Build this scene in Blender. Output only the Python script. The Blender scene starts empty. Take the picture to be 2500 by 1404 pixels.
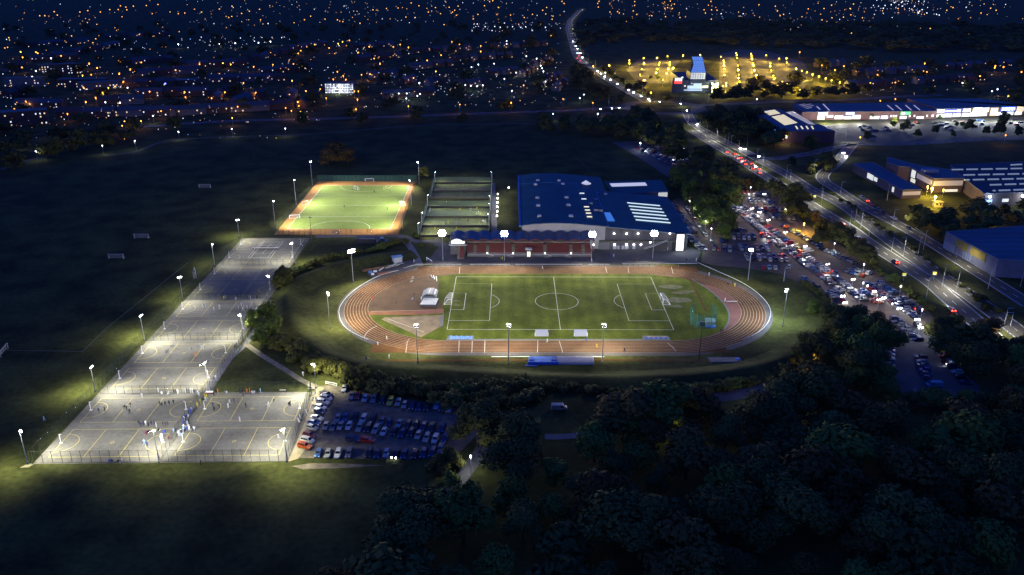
SKYTINT=(.15,.31,1.0,1); SKYSTR=2.0; DENOISE=True; LAMPF=.16; HAZE=.000013
import bpy, bmesh, math, random
from mathutils import Vector, Matrix
PI=math.pi
rnd=random.Random(7)
SC=bpy.context.scene
C=SC.collection
# ---------------------------------------------------------------- camera geometry (drone at 136 m)
CF,CP,CR,CH=2005.6,0.381098,0.001518,135.846
def G(px,py,z=0.0):
    """ground position (at height z) seen at photo pixel px,py (2500 x 1404)"""
    a=(px-1250)/CF; b=(py-702)/CF
    c,s=math.cos(CR),math.sin(CR)
    u=c*a+s*b; v=-s*a+c*b
    dy=math.cos(CP)-v*math.sin(CP); dz=-math.sin(CP)-v*math.cos(CP)
    t=(z-CH)/dz
    return (u*t,dy*t)
def pix(x,y,z):
    Z=z-CH; D=y*math.cos(CP)-Z*math.sin(CP); U=y*math.sin(CP)+Z*math.cos(CP)
    u=x/D; v=-U/D; c,s=math.cos(CR),math.sin(CR)
    return (1250+CF*(c*u-s*v),702+CF*(s*u+c*v))
def PG(pts,z=0.0): return [G(p[0],p[1],z) for p in pts]
# ---------------------------------------------------------------- materials
MATS={}
def mat(name,col,rough=.8,metal=0.,var=0.,scale=1.,col2=None,detail=4.,bump=0.,spec=None,stripe=None):
    if name in MATS: return MATS[name]
    m=bpy.data.materials.new(name); m.use_nodes=True
    nt=m.node_tree; b=nt.nodes['Principled BSDF']
    b.inputs['Roughness'].default_value=rough; b.inputs['Metallic'].default_value=metal
    if spec is not None: b.inputs['Specular IOR Level'].default_value=spec
    c1=(*col,1)
    if var>0 or col2 is not None:
        tc=nt.nodes.new('ShaderNodeTexCoord')
        n=nt.nodes.new('ShaderNodeTexNoise'); n.inputs['Scale'].default_value=scale; n.inputs['Detail'].default_value=detail
        nt.links.new(tc.outputs['Object'],n.inputs['Vector'])
        r=nt.nodes.new('ShaderNodeValToRGB')
        lo=tuple(max(0,x*(1-var)) for x in col); hi=col2 if col2 is not None else tuple(x*(1+var) for x in col)
        r.color_ramp.elements[0].position=.32; r.color_ramp.elements[1].position=.68
        r.color_ramp.elements[0].color=(*lo,1); r.color_ramp.elements[1].color=(*hi,1)
        nt.links.new(n.outputs['Fac'],r.inputs['Fac'])
        src=r.outputs['Color']
        # a second, finer grain
        n2=nt.nodes.new('ShaderNodeTexNoise'); n2.inputs['Scale'].default_value=scale*9; n2.inputs['Detail'].default_value=3
        nt.links.new(tc.outputs['Object'],n2.inputs['Vector'])
        mr=nt.nodes.new('ShaderNodeMapRange'); mr.inputs['From Min'].default_value=.3; mr.inputs['From Max'].default_value=.7
        mr.inputs['To Min'].default_value=1-.45*var-.06; mr.inputs['To Max'].default_value=1+.45*var+.06
        nt.links.new(n2.outputs['Fac'],mr.inputs['Value'])
        mx=nt.nodes.new('ShaderNodeMix'); mx.data_type='RGBA'; mx.blend_type='MULTIPLY'; mx.inputs['Factor'].default_value=1
        nt.links.new(src,mx.inputs['A']); nt.links.new(mr.outputs['Result'],mx.inputs['B'])
        src=mx.outputs['Result']
        if stripe:   # mown or laid bands along one axis: (axis, width, strength)
            w=nt.nodes.new('ShaderNodeTexWave'); w.wave_type='BANDS'; w.bands_direction=stripe[0]; w.inputs['Scale'].default_value=PI/10/stripe[1]
            w.inputs['Distortion'].default_value=.6
            nt.links.new(tc.outputs['Object'],w.inputs['Vector'])
            m2=nt.nodes.new('ShaderNodeMapRange'); m2.inputs['To Min'].default_value=1-stripe[2]; m2.inputs['To Max'].default_value=1+stripe[2]
            nt.links.new(w.outputs['Fac'],m2.inputs['Value'])
            m3=nt.nodes.new('ShaderNodeMix'); m3.data_type='RGBA'; m3.blend_type='MULTIPLY'; m3.inputs['Factor'].default_value=1
            nt.links.new(src,m3.inputs['A']); nt.links.new(m2.outputs['Result'],m3.inputs['B']); src=m3.outputs['Result']
        nt.links.new(src,b.inputs['Base Color'])
        if bump>0:
            bp=nt.nodes.new('ShaderNodeBump'); bp.inputs['Strength'].default_value=bump; bp.inputs['Distance'].default_value=.1
            nt.links.new(n2.outputs['Fac'],bp.inputs['Height']); nt.links.new(bp.outputs['Normal'],b.inputs['Normal'])
    else: b.inputs['Base Color'].default_value=c1
    MATS[name]=m; return m
def emis(name,col,strength,sample=False):
    if name in MATS: return MATS[name]
    m=bpy.data.materials.new(name); m.use_nodes=True
    nt=m.node_tree; b=nt.nodes['Principled BSDF']
    b.inputs['Base Color'].default_value=(*[min(.8,c) for c in col],1)
    b.inputs['Emission Color'].default_value=(*col,1); b.inputs['Emission Strength'].default_value=strength
    m.cycles.emission_sampling='FRONT' if sample else 'NONE'
    MATS[name]=m; return m
def wiremesh(name,col,alpha):
    """fine chain-link or netting: too fine to resolve, so part of the light passes"""
    if name in MATS: return MATS[name]
    m=bpy.data.materials.new(name); m.use_nodes=True
    b=m.node_tree.nodes['Principled BSDF']; b.inputs['Base Color'].default_value=(*col,1); b.inputs['Alpha'].default_value=alpha
    b.inputs['Roughness'].default_value=.6
    MATS[name]=m; return m
# ---------------------------------------------------------------- mesh builder
class MB:
    def __init__(s): s.v=[];s.f=[];s.m=[];s.mats=[]
    def mi(s,m):
        if m not in s.mats: s.mats.append(m)
        return s.mats.index(m)
    def face(s,pts,m):
        i=len(s.v); s.v+= [tuple(p) for p in pts]; s.f.append(tuple(range(i,i+len(pts)))); s.m.append(s.mi(m)); return s
    def poly(s,pts,z,m): return s.face([(p[0],p[1],z) for p in pts],m)
    def prism(s,pts,z0,z1,m,mt=None,bottom=False):
        a=sum(pts[i][0]*pts[(i+1)%len(pts)][1]-pts[(i+1)%len(pts)][0]*pts[i][1] for i in range(len(pts)))
        if a<0: pts=pts[::-1]
        n=len(pts)
        for i in range(n):
            p,q=pts[i],pts[(i+1)%n]
            s.face([(p[0],p[1],z0),(q[0],q[1],z0),(q[0],q[1],z1),(p[0],p[1],z1)],m)
        s.face([(p[0],p[1],z1) for p in pts],mt or m)
        if bottom: s.face([(p[0],p[1],z0) for p in pts[::-1]],m)
        return s
    def box(s,c,d,m,rz=0.,mt=None):
        cs,sn=math.cos(rz),math.sin(rz); x,y=d[0]/2,d[1]/2
        pts=[(c[0]+cs*u-sn*v,c[1]+sn*u+cs*v) for u,v in((-x,-y),(x,-y),(x,y),(-x,y))]
        return s.prism(pts,c[2]-d[2]/2,c[2]+d[2]/2,m,mt,True)
    def tube(s,p0,p1,r0,m,r1=None,n=6,cap=True):
        p0=Vector(p0);p1=Vector(p1); r1=r0 if r1 is None else r1
        d=(p1-p0).normalized(); a=d.orthogonal().normalized(); b=d.cross(a)
        k=len(s.v); mi=s.mi(m)
        for p,r in((p0,r0),(p1,r1)):
            for i in range(n):
                t=2*PI*i/n; s.v.append(tuple(p+a*(r*math.cos(t))+b*(r*math.sin(t))))
        for i in range(n):
            j=(i+1)%n; s.f.append((k+i,k+j,k+n+j,k+n+i)); s.m.append(mi)
        if cap:
            s.f.append(tuple(k+i for i in range(n))[::-1]); s.m.append(mi)
            s.f.append(tuple(k+n+i for i in range(n))); s.m.append(mi)
        return s
    def ball(s,c,r,m,n=8,k=5,sz=1.):
        rings=[]
        for j in range(1,k):
            t=PI*j/k; rings.append([(c[0]+r*math.sin(t)*math.cos(2*PI*i/n),c[1]+r*math.sin(t)*math.sin(2*PI*i/n),c[2]+sz*r*math.cos(t)) for i in range(n)])
        b=len(s.v); mi=s.mi(m)
        s.v.append((c[0],c[1],c[2]+sz*r))
        for R in rings: s.v+=R
        s.v.append((c[0],c[1],c[2]-sz*r)); last=len(s.v)-1
        for i in range(n):
            s.f.append((b,b+1+i,b+1+(i+1)%n)); s.m.append(mi)
            s.f.append((last,b+1+(k-2)*n+(i+1)%n,b+1+(k-2)*n+i)); s.m.append(mi)
            for j in range(k-2):
                a=b+1+j*n; s.f.append((a+i,a+n+i,a+n+(i+1)%n,a+(i+1)%n)); s.m.append(mi)
        return s
    def strip(s,path,w,z,m,closed=False,zs=None):
        """flat band of width w along a path"""
        L,Rr=offset(path,w/2,closed),offset(path,-w/2,closed)
        n=len(path); k=len(s.v); mi=s.mi(m)
        for i in range(n):
            zz=z if zs is None else zs[i]
            s.v.append((L[i][0],L[i][1],zz)); s.v.append((Rr[i][0],Rr[i][1],zz))
        for i in range(n if closed else n-1):
            j=(i+1)%n; s.f.append((k+2*i,k+2*i+1,k+2*j+1,k+2*j)); s.m.append(mi)
        return s
    def band(s,A,B,z,m,closed=False):
        n=len(A); k=len(s.v); mi=s.mi(m)
        for i in range(n): s.v.append((*A[i][:2],z)); s.v.append((*B[i][:2],z))
        for i in range(n if closed else n-1):
            j=(i+1)%n; s.f.append((k+2*i,k+2*i+1,k+2*j+1,k+2*j)); s.m.append(mi)
        return s
    def mesh(s,name,smooth=False):
        me=bpy.data.meshes.new(name); me.from_pydata(s.v,[],s.f); me.update()
        for m in s.mats: me.materials.append(m)
        me.polygons.foreach_set('material_index',s.m)
        if smooth: me.polygons.foreach_set('use_smooth',[True]*len(s.f))
        return me
    def build(s,name,parent=None,smooth=False,flatup=False):
        me=s.mesh(name,smooth)
        if flatup:
            for p in me.polygons:
                if p.normal.z<0: p.flip()
        o=bpy.data.objects.new(name,me); C.objects.link(o)
        if parent is not None: o.parent=parent
        return o
def offset(path,d,closed=False):
    n=len(path); out=[]
    for i in range(n):
        p=path[i]
        a=path[(i-1)%n] if (closed or i>0) else p
        b=path[(i+1)%n] if (closed or i<n-1) else p
        tx,ty=b[0]-a[0],b[1]-a[1]; l=math.hypot(tx,ty) or 1
        out.append((p[0]-ty/l*d,p[1]+tx/l*d))
    return out
def smooth_path(pts,n=8,closed=False):
    out=[]; N=len(pts)
    for i in range(N if closed else N-1):
        p0=pts[(i-1)%N] if (closed or i>0) else pts[0]; p1=pts[i]; p2=pts[(i+1)%N]; p3=pts[(i+2)%N] if (closed or i<N-2) else pts[-1]
        for k in range(n):
            t=k/n
            out.append(tuple(.5*((2*p1[j])+(-p0[j]+p2[j])*t+(2*p0[j]-5*p1[j]+4*p2[j]-p3[j])*t*t+(-p0[j]+3*p1[j]-3*p2[j]+p3[j])*t**3) for j in range(2)))
    if not closed: out.append(tuple(pts[-1]))
    return out
def lerp(a,b,t): return (a[0]+(b[0]-a[0])*t,a[1]+(b[1]-a[1])*t)
def dist(a,b): return math.hypot(a[0]-b[0],a[1]-b[1])
def walk(path,step):
    """points every step metres along a path, with heading"""
    out=[];acc=0
    for i in range(len(path)-1):
        a,b=path[i],path[i+1]; L=dist(a,b)
        if L==0: continue
        h=math.atan2(b[1]-a[1],b[0]-a[0])
        while acc<=L: out.append((*lerp(a,b,acc/L),h)); acc+=step
        acc-=L
    return out
def tag(o,label=None,cat=None,group=None,kind=None):
    if label: o['label']=label
    if cat: o['category']=cat
    if group: o['group']=group
    if kind: o['kind']=kind
    return o
def empty(name,x,y,z=0.,rz=0.,label=None,cat=None,group=None):
    o=bpy.data.objects.new(name,None); C.objects.link(o); o.location=(x,y,z); o.rotation_euler=(0,0,rz); o.empty_display_size=.5
    return tag(o,label,cat,group)
def struct(mb,name,smooth=False,flatup=True): return tag(mb.build(name,None,smooth,flatup),kind='structure')
def copy_tree(o,parent=None):
    c=o.copy(); C.objects.link(c)
    if parent is not None: c.parent=parent
    for ch in CH_.get(o.name,[]): copy_tree(ch,c)
    return c
CH_={}
def reg(o,*kids): CH_.setdefault(o.name,[]).extend(kids)
def dup(proto,kids,x,y,z,rz,label,group=None,scale=None,mats=None):
    """a copy of a thing and of each of its parts (mesh data shared)"""
    c=proto.copy(); C.objects.link(c); c.location=(x,y,z); c.rotation_euler=(0,0,rz)
    if scale: c.scale=scale
    c['label']=label
    if group: c['group']=group
    for k,subs in kids:
        d=k.copy(); C.objects.link(d); d.parent=c
        for s_ in subs:
            e=s_.copy(); C.objects.link(e); e.parent=d
    return c
ORD=['nearest','second nearest','third nearest','fourth nearest','fifth nearest','sixth nearest','seventh nearest','eighth nearest','ninth nearest','tenth nearest']
NTH=['first','second','third','fourth','fifth','sixth','seventh','eighth','ninth','tenth','eleventh','twelfth','thirteenth','fourteenth','fifteenth','sixteenth','seventeenth','eighteenth','nineteenth','twentieth']
def nth(i):
    if i<20: return NTH[i]
    t=['twenty','thirty','forty','fifty','sixty','seventy','eighty','ninety'][(i+1)//10-2]; r=(i+1)%10
    return t[:-1]+'ieth' if r==0 else t+'-'+NTH[r-1]
# ---------------------------------------------------------------- camera
cam=bpy.data.cameras.new('camera'); camo=bpy.data.objects.new('camera',cam); C.objects.link(camo)
cam.sensor_width=36; cam.lens=36*CF/2500; cam.clip_start=1; cam.clip_end=20000
camo.matrix_world=Matrix.Translation((0,0,CH))@Matrix.Rotation(PI/2-CP,4,'X')@Matrix.Rotation(CR,4,'Z')
SC.camera=camo
# ---------------------------------------------------------------- dusk sky
W=bpy.data.worlds.new('World'); SC.world=W; W.use_nodes=True
nt=W.node_tree; bg=nt.nodes['Background']
sky=nt.nodes.new('ShaderNodeTexSky'); sky.sky_type='NISHITA'; sky.sun_disc=False
sky.sun_elevation=math.radians(-1); sky.sun_rotation=math.radians(250); sky.altitude=100; sky.ozone_density=3
tint=nt.nodes.new('ShaderNodeMix'); tint.data_type='RGBA'; tint.blend_type='MULTIPLY'; tint.inputs['Factor'].default_value=1
tint.inputs['B'].default_value=SKYTINT
nt.links.new(sky.outputs['Color'],tint.inputs['A']); nt.links.new(tint.outputs['Result'],bg.inputs['Color'])
bg.inputs['Strength'].default_value=SKYSTR
SC.view_settings.view_transform='Standard'; SC.view_settings.look='None'; SC.view_settings.gamma=1; SC.view_settings.exposure=0
SC.render.engine='CYCLES'
cy=SC.cycles; cy.max_bounces=4; cy.diffuse_bounces=0; cy.glossy_bounces=2; cy.transmission_bounces=2; cy.transparent_max_bounces=16
cy.caustics_reflective=False; cy.caustics_refractive=False; cy.sample_clamp_indirect=1.0; cy.sample_clamp_direct=0
cy.use_light_tree=True; cy.use_adaptive_sampling=False
cy.use_denoising=DENOISE
try: cy.denoiser='OPENIMAGEDENOISE'
except Exception: pass
LIGHTS=[]
def spot(x,y,z,tx,ty,tz,power,col,ang=2.75,blend=1.0,size=.5,parent=None):
    d=bpy.data.lights.new('floodlight_beam','SPOT'); d.energy=power; d.color=col; d.spot_size=ang; d.spot_blend=blend; d.shadow_soft_size=size
    o=bpy.data.objects.new('floodlight_beam',d); C.objects.link(o)
    v=Vector((tx-x,ty-y,tz-z)); o.rotation_mode='QUATERNION'
    q=v.to_track_quat('-Z','Y')
    if parent is not None:
        o.parent=parent; M=Matrix.Translation(parent.location)@Matrix.Rotation(parent.rotation_euler.z,4,'Z')
        o.matrix_basis=M.inverted()@(Matrix.Translation((x,y,z))@q.to_matrix().to_4x4())
        o.rotation_mode='QUATERNION'
    else: o.location=(x,y,z); o.rotation_quaternion=q
    return o
def point(x,y,z,power,col,size=.25,parent=None):
    d=bpy.data.lights.new('lamp_glow','POINT'); d.energy=power; d.color=col; d.shadow_soft_size=size
    o=bpy.data.objects.new('lamp_glow',d); C.objects.link(o)
    if parent is not None: o.parent=parent; o.location=(x,y,z)
    else: o.location=(x,y,z)
    return o
# ================================================================ materials of the setting
grass=mat('grass',(.046,.052,.013),.95,var=.5,scale=.06,col2=(.078,.085,.020),bump=.3,spec=.1)
lawn=mat('infield_grass',(.070,.100,.010),.95,var=.34,scale=.09,col2=(.105,.128,.016),bump=.3,stripe=('X',5.5,.09),spec=.08)
dryg=mat('worn_grass',(.20,.18,.10),.95,var=.3,scale=.5)
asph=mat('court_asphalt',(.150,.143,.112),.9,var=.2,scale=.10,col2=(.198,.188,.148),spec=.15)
tarm=mat('tarmac',(.075,.068,.068),.9,var=.25,scale=.15)
road=mat('road_asphalt',(.065,.060,.036),.8,var=.18,scale=.2)
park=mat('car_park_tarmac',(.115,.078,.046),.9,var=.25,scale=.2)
concrete=mat('pale_paving',(.13,.13,.135),.9,var=.15,scale=.3)
gravel=mat('gravel',(.120,.098,.068),.95,var=.45,scale=.35,col2=(.175,.14,.095),bump=.5)
sand=mat('sandy_soil',(.30,.25,.14),.95,var=.25,scale=.4)
trackm=mat('running_track_rubber',(.108,.046,.016),.95,var=.26,scale=.12,col2=(.130,.062,.023),spec=.1)
trackd=mat('worn_track_rubber',(.085,.040,.014),.9,var=.25,scale=.2)
orange=mat('orange_turf',(.31,.140,.026),.95,var=.1,scale=.3)
turf=mat('green_turf',(.140,.195,.042),.95,var=.12,scale=.05,col2=(.175,.225,.06),spec=.1)
cage_t=mat('five_a_side_turf',(.120,.142,.036),.95,var=.2,scale=.25,col2=(.165,.18,.06))
white=mat('white_line_paint',(.72,.72,.68),.8)
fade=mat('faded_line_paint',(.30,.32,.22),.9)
yel=mat('yellow_line_paint',(.62,.52,.10),.8)
# ================================================================ ground
g=MB(); g.poly([(-6500,-60),(6500,-60),(6500,14000),(-6500,14000)],0,grass); struct(g,'ground')
# netball courts
cs=MB(); cs.poly(PG([(80,1133),(706,1127),(760,957),(507,957),(757,581),(592,581)]),.02,asph); struct(cs,'court_surface')
TH=.0176
COURTS={'A1':(-135.67,204.77),'A2':(-135.94,224.22),'B1':(-99.13,205.57),'B2':(-99.39,225.05),'C1':(-136.2,245.83),'C2':(-136.47,265.35),
 'D1':(-136.72,286.9),'D2':(-136.99,306.6),'E1':(-137.3,328.4),'E2':(-137.6,348.0),'F1':(-137.86,370.13),'F2':(-138.38,389.67)}
def loc(o,u,v,th=TH):
    c,s=math.cos(th),math.sin(th); return (o[0]+c*u-s*v,o[1]+s*u+c*v)
def line(mb,pts,w,z,m,closed=False): mb.strip(pts,w,z,m,closed)
mk=MB(); LW=.13
for k,o in COURTS.items():
    Wd,Hd=30.5,15.25
    L=lambda a,b: line(mk,[loc(o,*a),loc(o,*b)],LW,.035,yel)
    L((0,0),(Wd,0));L((0,Hd),(Wd,Hd));L((0,0),(0,Hd));L((Wd,0),(Wd,Hd));L((Wd/3,0),(Wd/3,Hd));L((2*Wd/3,0),(2*Wd/3,Hd))
    line(mk,[loc(o,4.9*math.cos(t),Hd/2+4.9*math.sin(t)) for t in [-PI/2+PI*i/24 for i in range(25)]],LW,.037,yel)
    line(mk,[loc(o,Wd-4.9*math.cos(t),Hd/2+4.9*math.sin(t)) for t in [-PI/2+PI*i/24 for i in range(25)]],LW,.037,yel)
    line(mk,[loc(o,Wd/2+.5*math.cos(2*PI*i/14),Hd/2+.5*math.sin(2*PI*i/14)) for i in range(14)],LW*1.2,.037,yel,True)
TEN={}
for nm,(cx,cy_) in {'F':(649,609.5),'E':(594,684)}.items():
    x,y=G(cx,cy_); TEN[nm]=(x,y); m=white if nm=='F' else fade
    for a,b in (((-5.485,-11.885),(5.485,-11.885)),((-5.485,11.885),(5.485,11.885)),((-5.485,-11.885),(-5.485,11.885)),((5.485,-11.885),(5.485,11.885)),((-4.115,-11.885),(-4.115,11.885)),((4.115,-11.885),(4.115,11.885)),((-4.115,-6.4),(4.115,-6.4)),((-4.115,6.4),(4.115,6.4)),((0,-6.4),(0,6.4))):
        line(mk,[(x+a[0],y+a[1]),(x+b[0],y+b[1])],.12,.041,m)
struct(mk,'court_markings')
# hockey pitch
hp=MB(); HO=PG([(668,573),(972.5,574),(1017.4,443.3),(776,442.5)])
hp.poly(HO,.02,orange); struct(hp,'hockey_run_off')
HX0,HX1,HY0,HY1=-121.4,-65.8,423.6,515.2
hp=MB(); hp.poly([(HX0,HY0),(HX1,HY0),(HX1,HY1),(HX0,HY1)],.04,turf); struct(hp,'hockey_pitch')
hm=MB(); wl=white; lw=.16
hc=(HX0+HX1)/2
for a,b in (((HX0,HY0),(HX1,HY0)),((HX0,HY1),(HX1,HY1)),((HX0,HY0),(HX0,HY1)),((HX1,HY0),(HX1,HY1)),((HX0,(HY0+HY1)/2),(HX1,(HY0+HY1)/2)),((HX0,HY0+22.9),(HX1,HY0+22.9)),((HX0,HY1-22.9),(HX1,HY1-22.9))):
    line(hm,[a,b],lw,.06,wl)
for yb,sg in ((HY0,1),(HY1,-1)):
    line(hm,[(hc-16.4+0*i,yb) if i<0 else (hc+(-1.83 if i<=15 else 1.83)+14.63*math.cos(PI-PI*i/31),yb+sg*14.63*math.sin(PI*i/31)) for i in range(32)],lw,.064,wl)
struct(hm,'hockey_markings')
# five-a-side cages: each row is (px y of front board foot, px y of back board foot)
CAGE=[(579,555),(554,532),(531,508),(486,468.5),(468,449)]
def cageX(y): return (G(1021+ (579.5-y)*.312,y)[0],G(1193.5+(575-y)*.05,y)[0])
CAGES=[]
cg=MB()
for f,b in CAGE:
    (xl,yf),(xr,_)=G(1022+(579-f)*.30,f),G(1193+(579-f)*.06,f); yb=G(1100,b)[1]
    CAGES.append((xl,xr,yf,yb)); cg.poly([(xl,yf),(xr,yf),(xr,yb),(xl,yb)],.02,cage_t)
struct(cg,'five_a_side_pitch')
cm=MB()
for xl,xr,yf,yb in CAGES:
    xc=(xl+xr)/2; yc=(yf+yb)/2; line(cm,[(xc,yf),(xc,yb)],.15,.035,fade)
    for s,x in((1,xl),(-1,xr)): line(cm,[(x+s*6*math.cos(-PI/2+PI*i/14),yc+6*math.sin(-PI/2+PI*i/14)) for i in range(15)],.15,.035,fade)
struct(cm,'five_a_side_markings')
# ================================================================ athletics stadium
TX,TY,TL,TR=17.7,320.2,42.2,36.0
def stad(r,n=40,a0=None):
    p=[]
    for i in range(n+1):
        t=-PI/2+PI*i/n; p.append((TX+TL+r*math.cos(t),TY+r*math.sin(t)))
    for i in range(n+1):
        t=PI/2+PI*i/n; p.append((TX-TL+r*math.cos(t),TY+r*math.sin(t)))
    return p
st=MB(); st.poly(stad(TR+12.6),.012,tarm); struct(st,'stadium_path')
st=MB(); st.poly(stad(TR+9.9),.03,trackm)
# sprint and hurdle chutes at the ends of the straights
def chute(pts,z): st.poly(PG(pts),z,trackm)
chute([(903,861),(1100,861),(1100,846),(912,838)],.026); chute([(1022,652),(1140,652),(1140,664),(1014,664)],.026)
chute([(1600,649.5),(1698,649.5),(1706,668),(1600,664)],.026); chute([(1600,861),(1778,861),(1772,846),(1700,840)],.026)
struct(st,'running_track')
st=MB(); st.poly(stad(TR-.1),.045,lawn); struct(st,'infield')
ln=MB(); lane=mat('lane_paint',(.50,.44,.36),.8)
for k in range(9): ln.strip(stad(TR+1.22*k+.02),.09,.05,lane,True)
def xline(px0,px1): line(ln,[G(*px0),G(*px1)],.12,.055,white)
for x in (1121,1153,1184,1313): xline((x,832),(x-1,861))
xline((1365,832),(1374,861));xline((1123,652),(1121,668));xline((1639,652),(1643,668));xline((1533,652),(1535,666));xline((1478,652),(1482,666))
# stagger curves across the lanes
for P_ in ([(888,824),(896,812),(908,802),(921,796.5)],[(993,843),(995,834),(1000,827)],[(991,861),(992,850),(994,842)],[(1630,838),(1642,848),(1650,858)]): line(ln,smooth_path(PG(P_),5),.12,.056,white)
struct(ln,'lane_markings')
# brown field-event area inside the left bend, its grass, throwing sector and runway
fe=MB()
bend=[(TX-TL+(TR-.2)*math.cos(t),TY+(TR-.2)*math.sin(t)) for t in [PI*.5+PI*i/40 for i in range(41)]]
yr=G(900,769)[1]
arc=[p for p in bend if p[1]>yr]
fe.poly(arc+[G(897,769),G(1081,764),G(1080,740),G(1069,735),G(1071,690),G(1062,676)],.06,trackd)
fe.poly(PG([(1014,769),(1083,764.5),(1083,754.5),(1014,757.5)]),.066,mat('runway_rubber',(.20,.065,.040),.9,var=.15,scale=.3))
struct(fe,'field_event_area')
fe=MB(); fe.poly(PG([(899,769),(1014,769.3),(1014,758),(899,761)]),.066,mat('runway_worn',(.22,.08,.03),.9,var=.2,scale=.3)); struct(fe,'javelin_runway')
line(fe:=MB(),PG([(905,760.5),(1060,757)]),.1,.075,white); struct(fe,'runway_marking')
fe=MB(); fe.poly(PG([(931,780),(939,775),(1076,769.5),(1083,772),(1077,797),(1028,824)]),.055,mat('throwing_sector_grit',(.21,.155,.095),.95,var=.25,scale=.3)); 
fe.poly(PG([(1076,770),(1084,766),(1082,795),(1071,801)]),.06,concrete); struct(fe,'throwing_sector')
line(fe:=MB(),PG([(946,778.5),(1035,811)]),.14,.075,white); line(fe,PG([(950,777),(1070,779.5)]),.08,.075,fade); struct(fe,'sector_marking')
fe=MB(); fe.poly(PG([(1681,679),(1688,684),(1728,761),(1722,761)]),.058,trackm); struct(fe,'steeplechase_runway')
fe=MB()
# D at the right end: red apron between kerb and the lanes
a=[G(*p) for p in [(1690,682),(1730,707),(1760,733),(1778,760),(1779,785),(1766,806)]]
b=[(TX+TL+(TR-.05)*math.cos(t),TY+(TR-.05)*math.sin(t)) for t in [PI/2*.93-PI*.83*i/40 for i in range(41)]]
fe.poly(smooth_path(a,6)+b[::-1],.056,mat('bend_rubber',(.17,.06,.045),.9,var=.15,scale=.2)); struct(fe,'right_bend_apron')
fe=MB(); fe.strip(smooth_path(a,6),.7,.07,concrete); struct(fe,'infield_kerb')
# football pitch
FX,FY,FA,FB=19.09,323.2,44.66,28.8
fm=MB(); w_=.15
fp=lambda u,v:(FX+u,FY+v)
for a,b in (((-FA,-FB),(FA,-FB)),((-FA,FB),(FA,FB)),((-FA,-FB),(-FA,FB)),((FA,-FB),(FA,FB)),((0,-FB),(0,FB))): line(fm,[fp(*a),fp(*b)],w_,.065,white)
for s in (-1,1):
    for d,h in ((16.5,20.16),(5.5,9.16)):
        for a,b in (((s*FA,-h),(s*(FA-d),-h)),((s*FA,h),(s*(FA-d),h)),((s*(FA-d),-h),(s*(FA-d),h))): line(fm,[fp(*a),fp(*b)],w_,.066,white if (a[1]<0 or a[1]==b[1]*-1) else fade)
    line(fm,[fp(s*(FA-11-9.15*math.cos(t)),9.15*math.sin(t)) for t in [-.925+1.85*i/14 for i in range(15)]],w_,.068,white)
line(fm,[fp(9.15*math.cos(2*PI*i/48),9.15*math.sin(2*PI*i/48)) for i in range(48)],w_,.068,white,True)
struct(fm,'football_markings')
wn=MB()
for cx,cy_,r in ((1112,735,3),(1116,745,2.2),(1640,700,7),(1660,733,9),(1665,715,5),(1648,748,5),(1680,712,4)):
    x,y=G(cx,cy_); wn.poly([(x+r*(.55+.45*rnd.random())*math.cos(2*PI*i/13),y+.45*r*(.5+.5*rnd.random())*math.sin(2*PI*i/13)) for i in range(13)],.058,mat('bare_infield',(.115,.115,.05),.95,var=.3,scale=.5))
struct(wn,'worn_turf')
lj=MB(); lj.strip(PG([(1100,829.8),(1580,829.8)]),1.3,.06,concrete); struct(lj,'long_jump_runway')
lj=MB(); lj.strip(PG([(870,880),(1290,879)]),1.2,.03,trackm); lj.strip(PG([(1446,878.5),(1740,879.5)]),1.2,.03,trackm); struct(lj,'outer_jump_runway')
lj=MB(); lj.strip(PG([(1200,871),(1292,870.5)]),.35,.03,white);lj.strip(PG([(1444,870.5),(1475,871)]),.35,.03,white); struct(lj,'runway_edging')
# apron in front of the stand, footpaths
ap=MB(); ap.poly(PG([(1032,645.5),(1700,644),(1712,612),(1668,600),(1500,606),(1110,606),(1060,600),(1062,575),(1095,600),(1098,640)]),.018,tarm); ap.poly(PG([(1037,646),(1098,646),(1100,600),(1075,598)]),.017,tarm); struct(ap,'stadium_apron')
dimp=mat('dim_path',(.075,.072,.045),.95,var=.3,scale=.3)  # paving colour lowered so the path stays dim away from lamps
def path(name,pts,w,m,z=.02,n=6): 
    b=MB(); b.strip(smooth_path(PG(pts),n),w,z,m); return struct(b,name)
path('footpath',[(1026,650),(1012,620),(1000,600),(985,585)],3.5,concrete)
path('footpath',[(1090,600),(1060,590),(1010,588),(960,575),(770,577)],5,tarm,.016)
path('footpath',[(598,838),(640,868),(700,905),(740,930),(772,945)],2.2,mat('trodden_earth',(.20,.17,.12),.95,var=.3,scale=.5),.025)
path('footpath',[(507,957),(560,878),(600,838),(650,765),(668,735)],2.4,concrete,.024)
path('footpath',[(1203,447),(1206,520),(1207,575)],3.0,concrete,.024)
path('footpath',[(1093,1212),(1120,1175),(1150,1135),(1172,1105),(1180,1080),(1175,1050)],4.2,mat('footpath_tarmac',(.10,.095,.085),.95,var=.3,scale=.5),.022)
path('footpath',[(1330,1066),(1372,1066),(1420,1062)],3,concrete,.022)
path('footpath',[(1700,975),(1790,965),(1880,945),(1990,905),(2030,880)],6,tarm,.022)
path('footpath',[(0,415),(60,393),(110,385)],4,dimp,.022)
path('footpath',[(255,380),(330,370),(400,345),(480,338),(560,334),(700,330),(800,324),(900,316),(1010,307),(1200,303),(1330,300)],3.0,dimp,.022)
path('footpath',[(140,1300),(0,1240)],.5,concrete,-.3)
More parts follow.
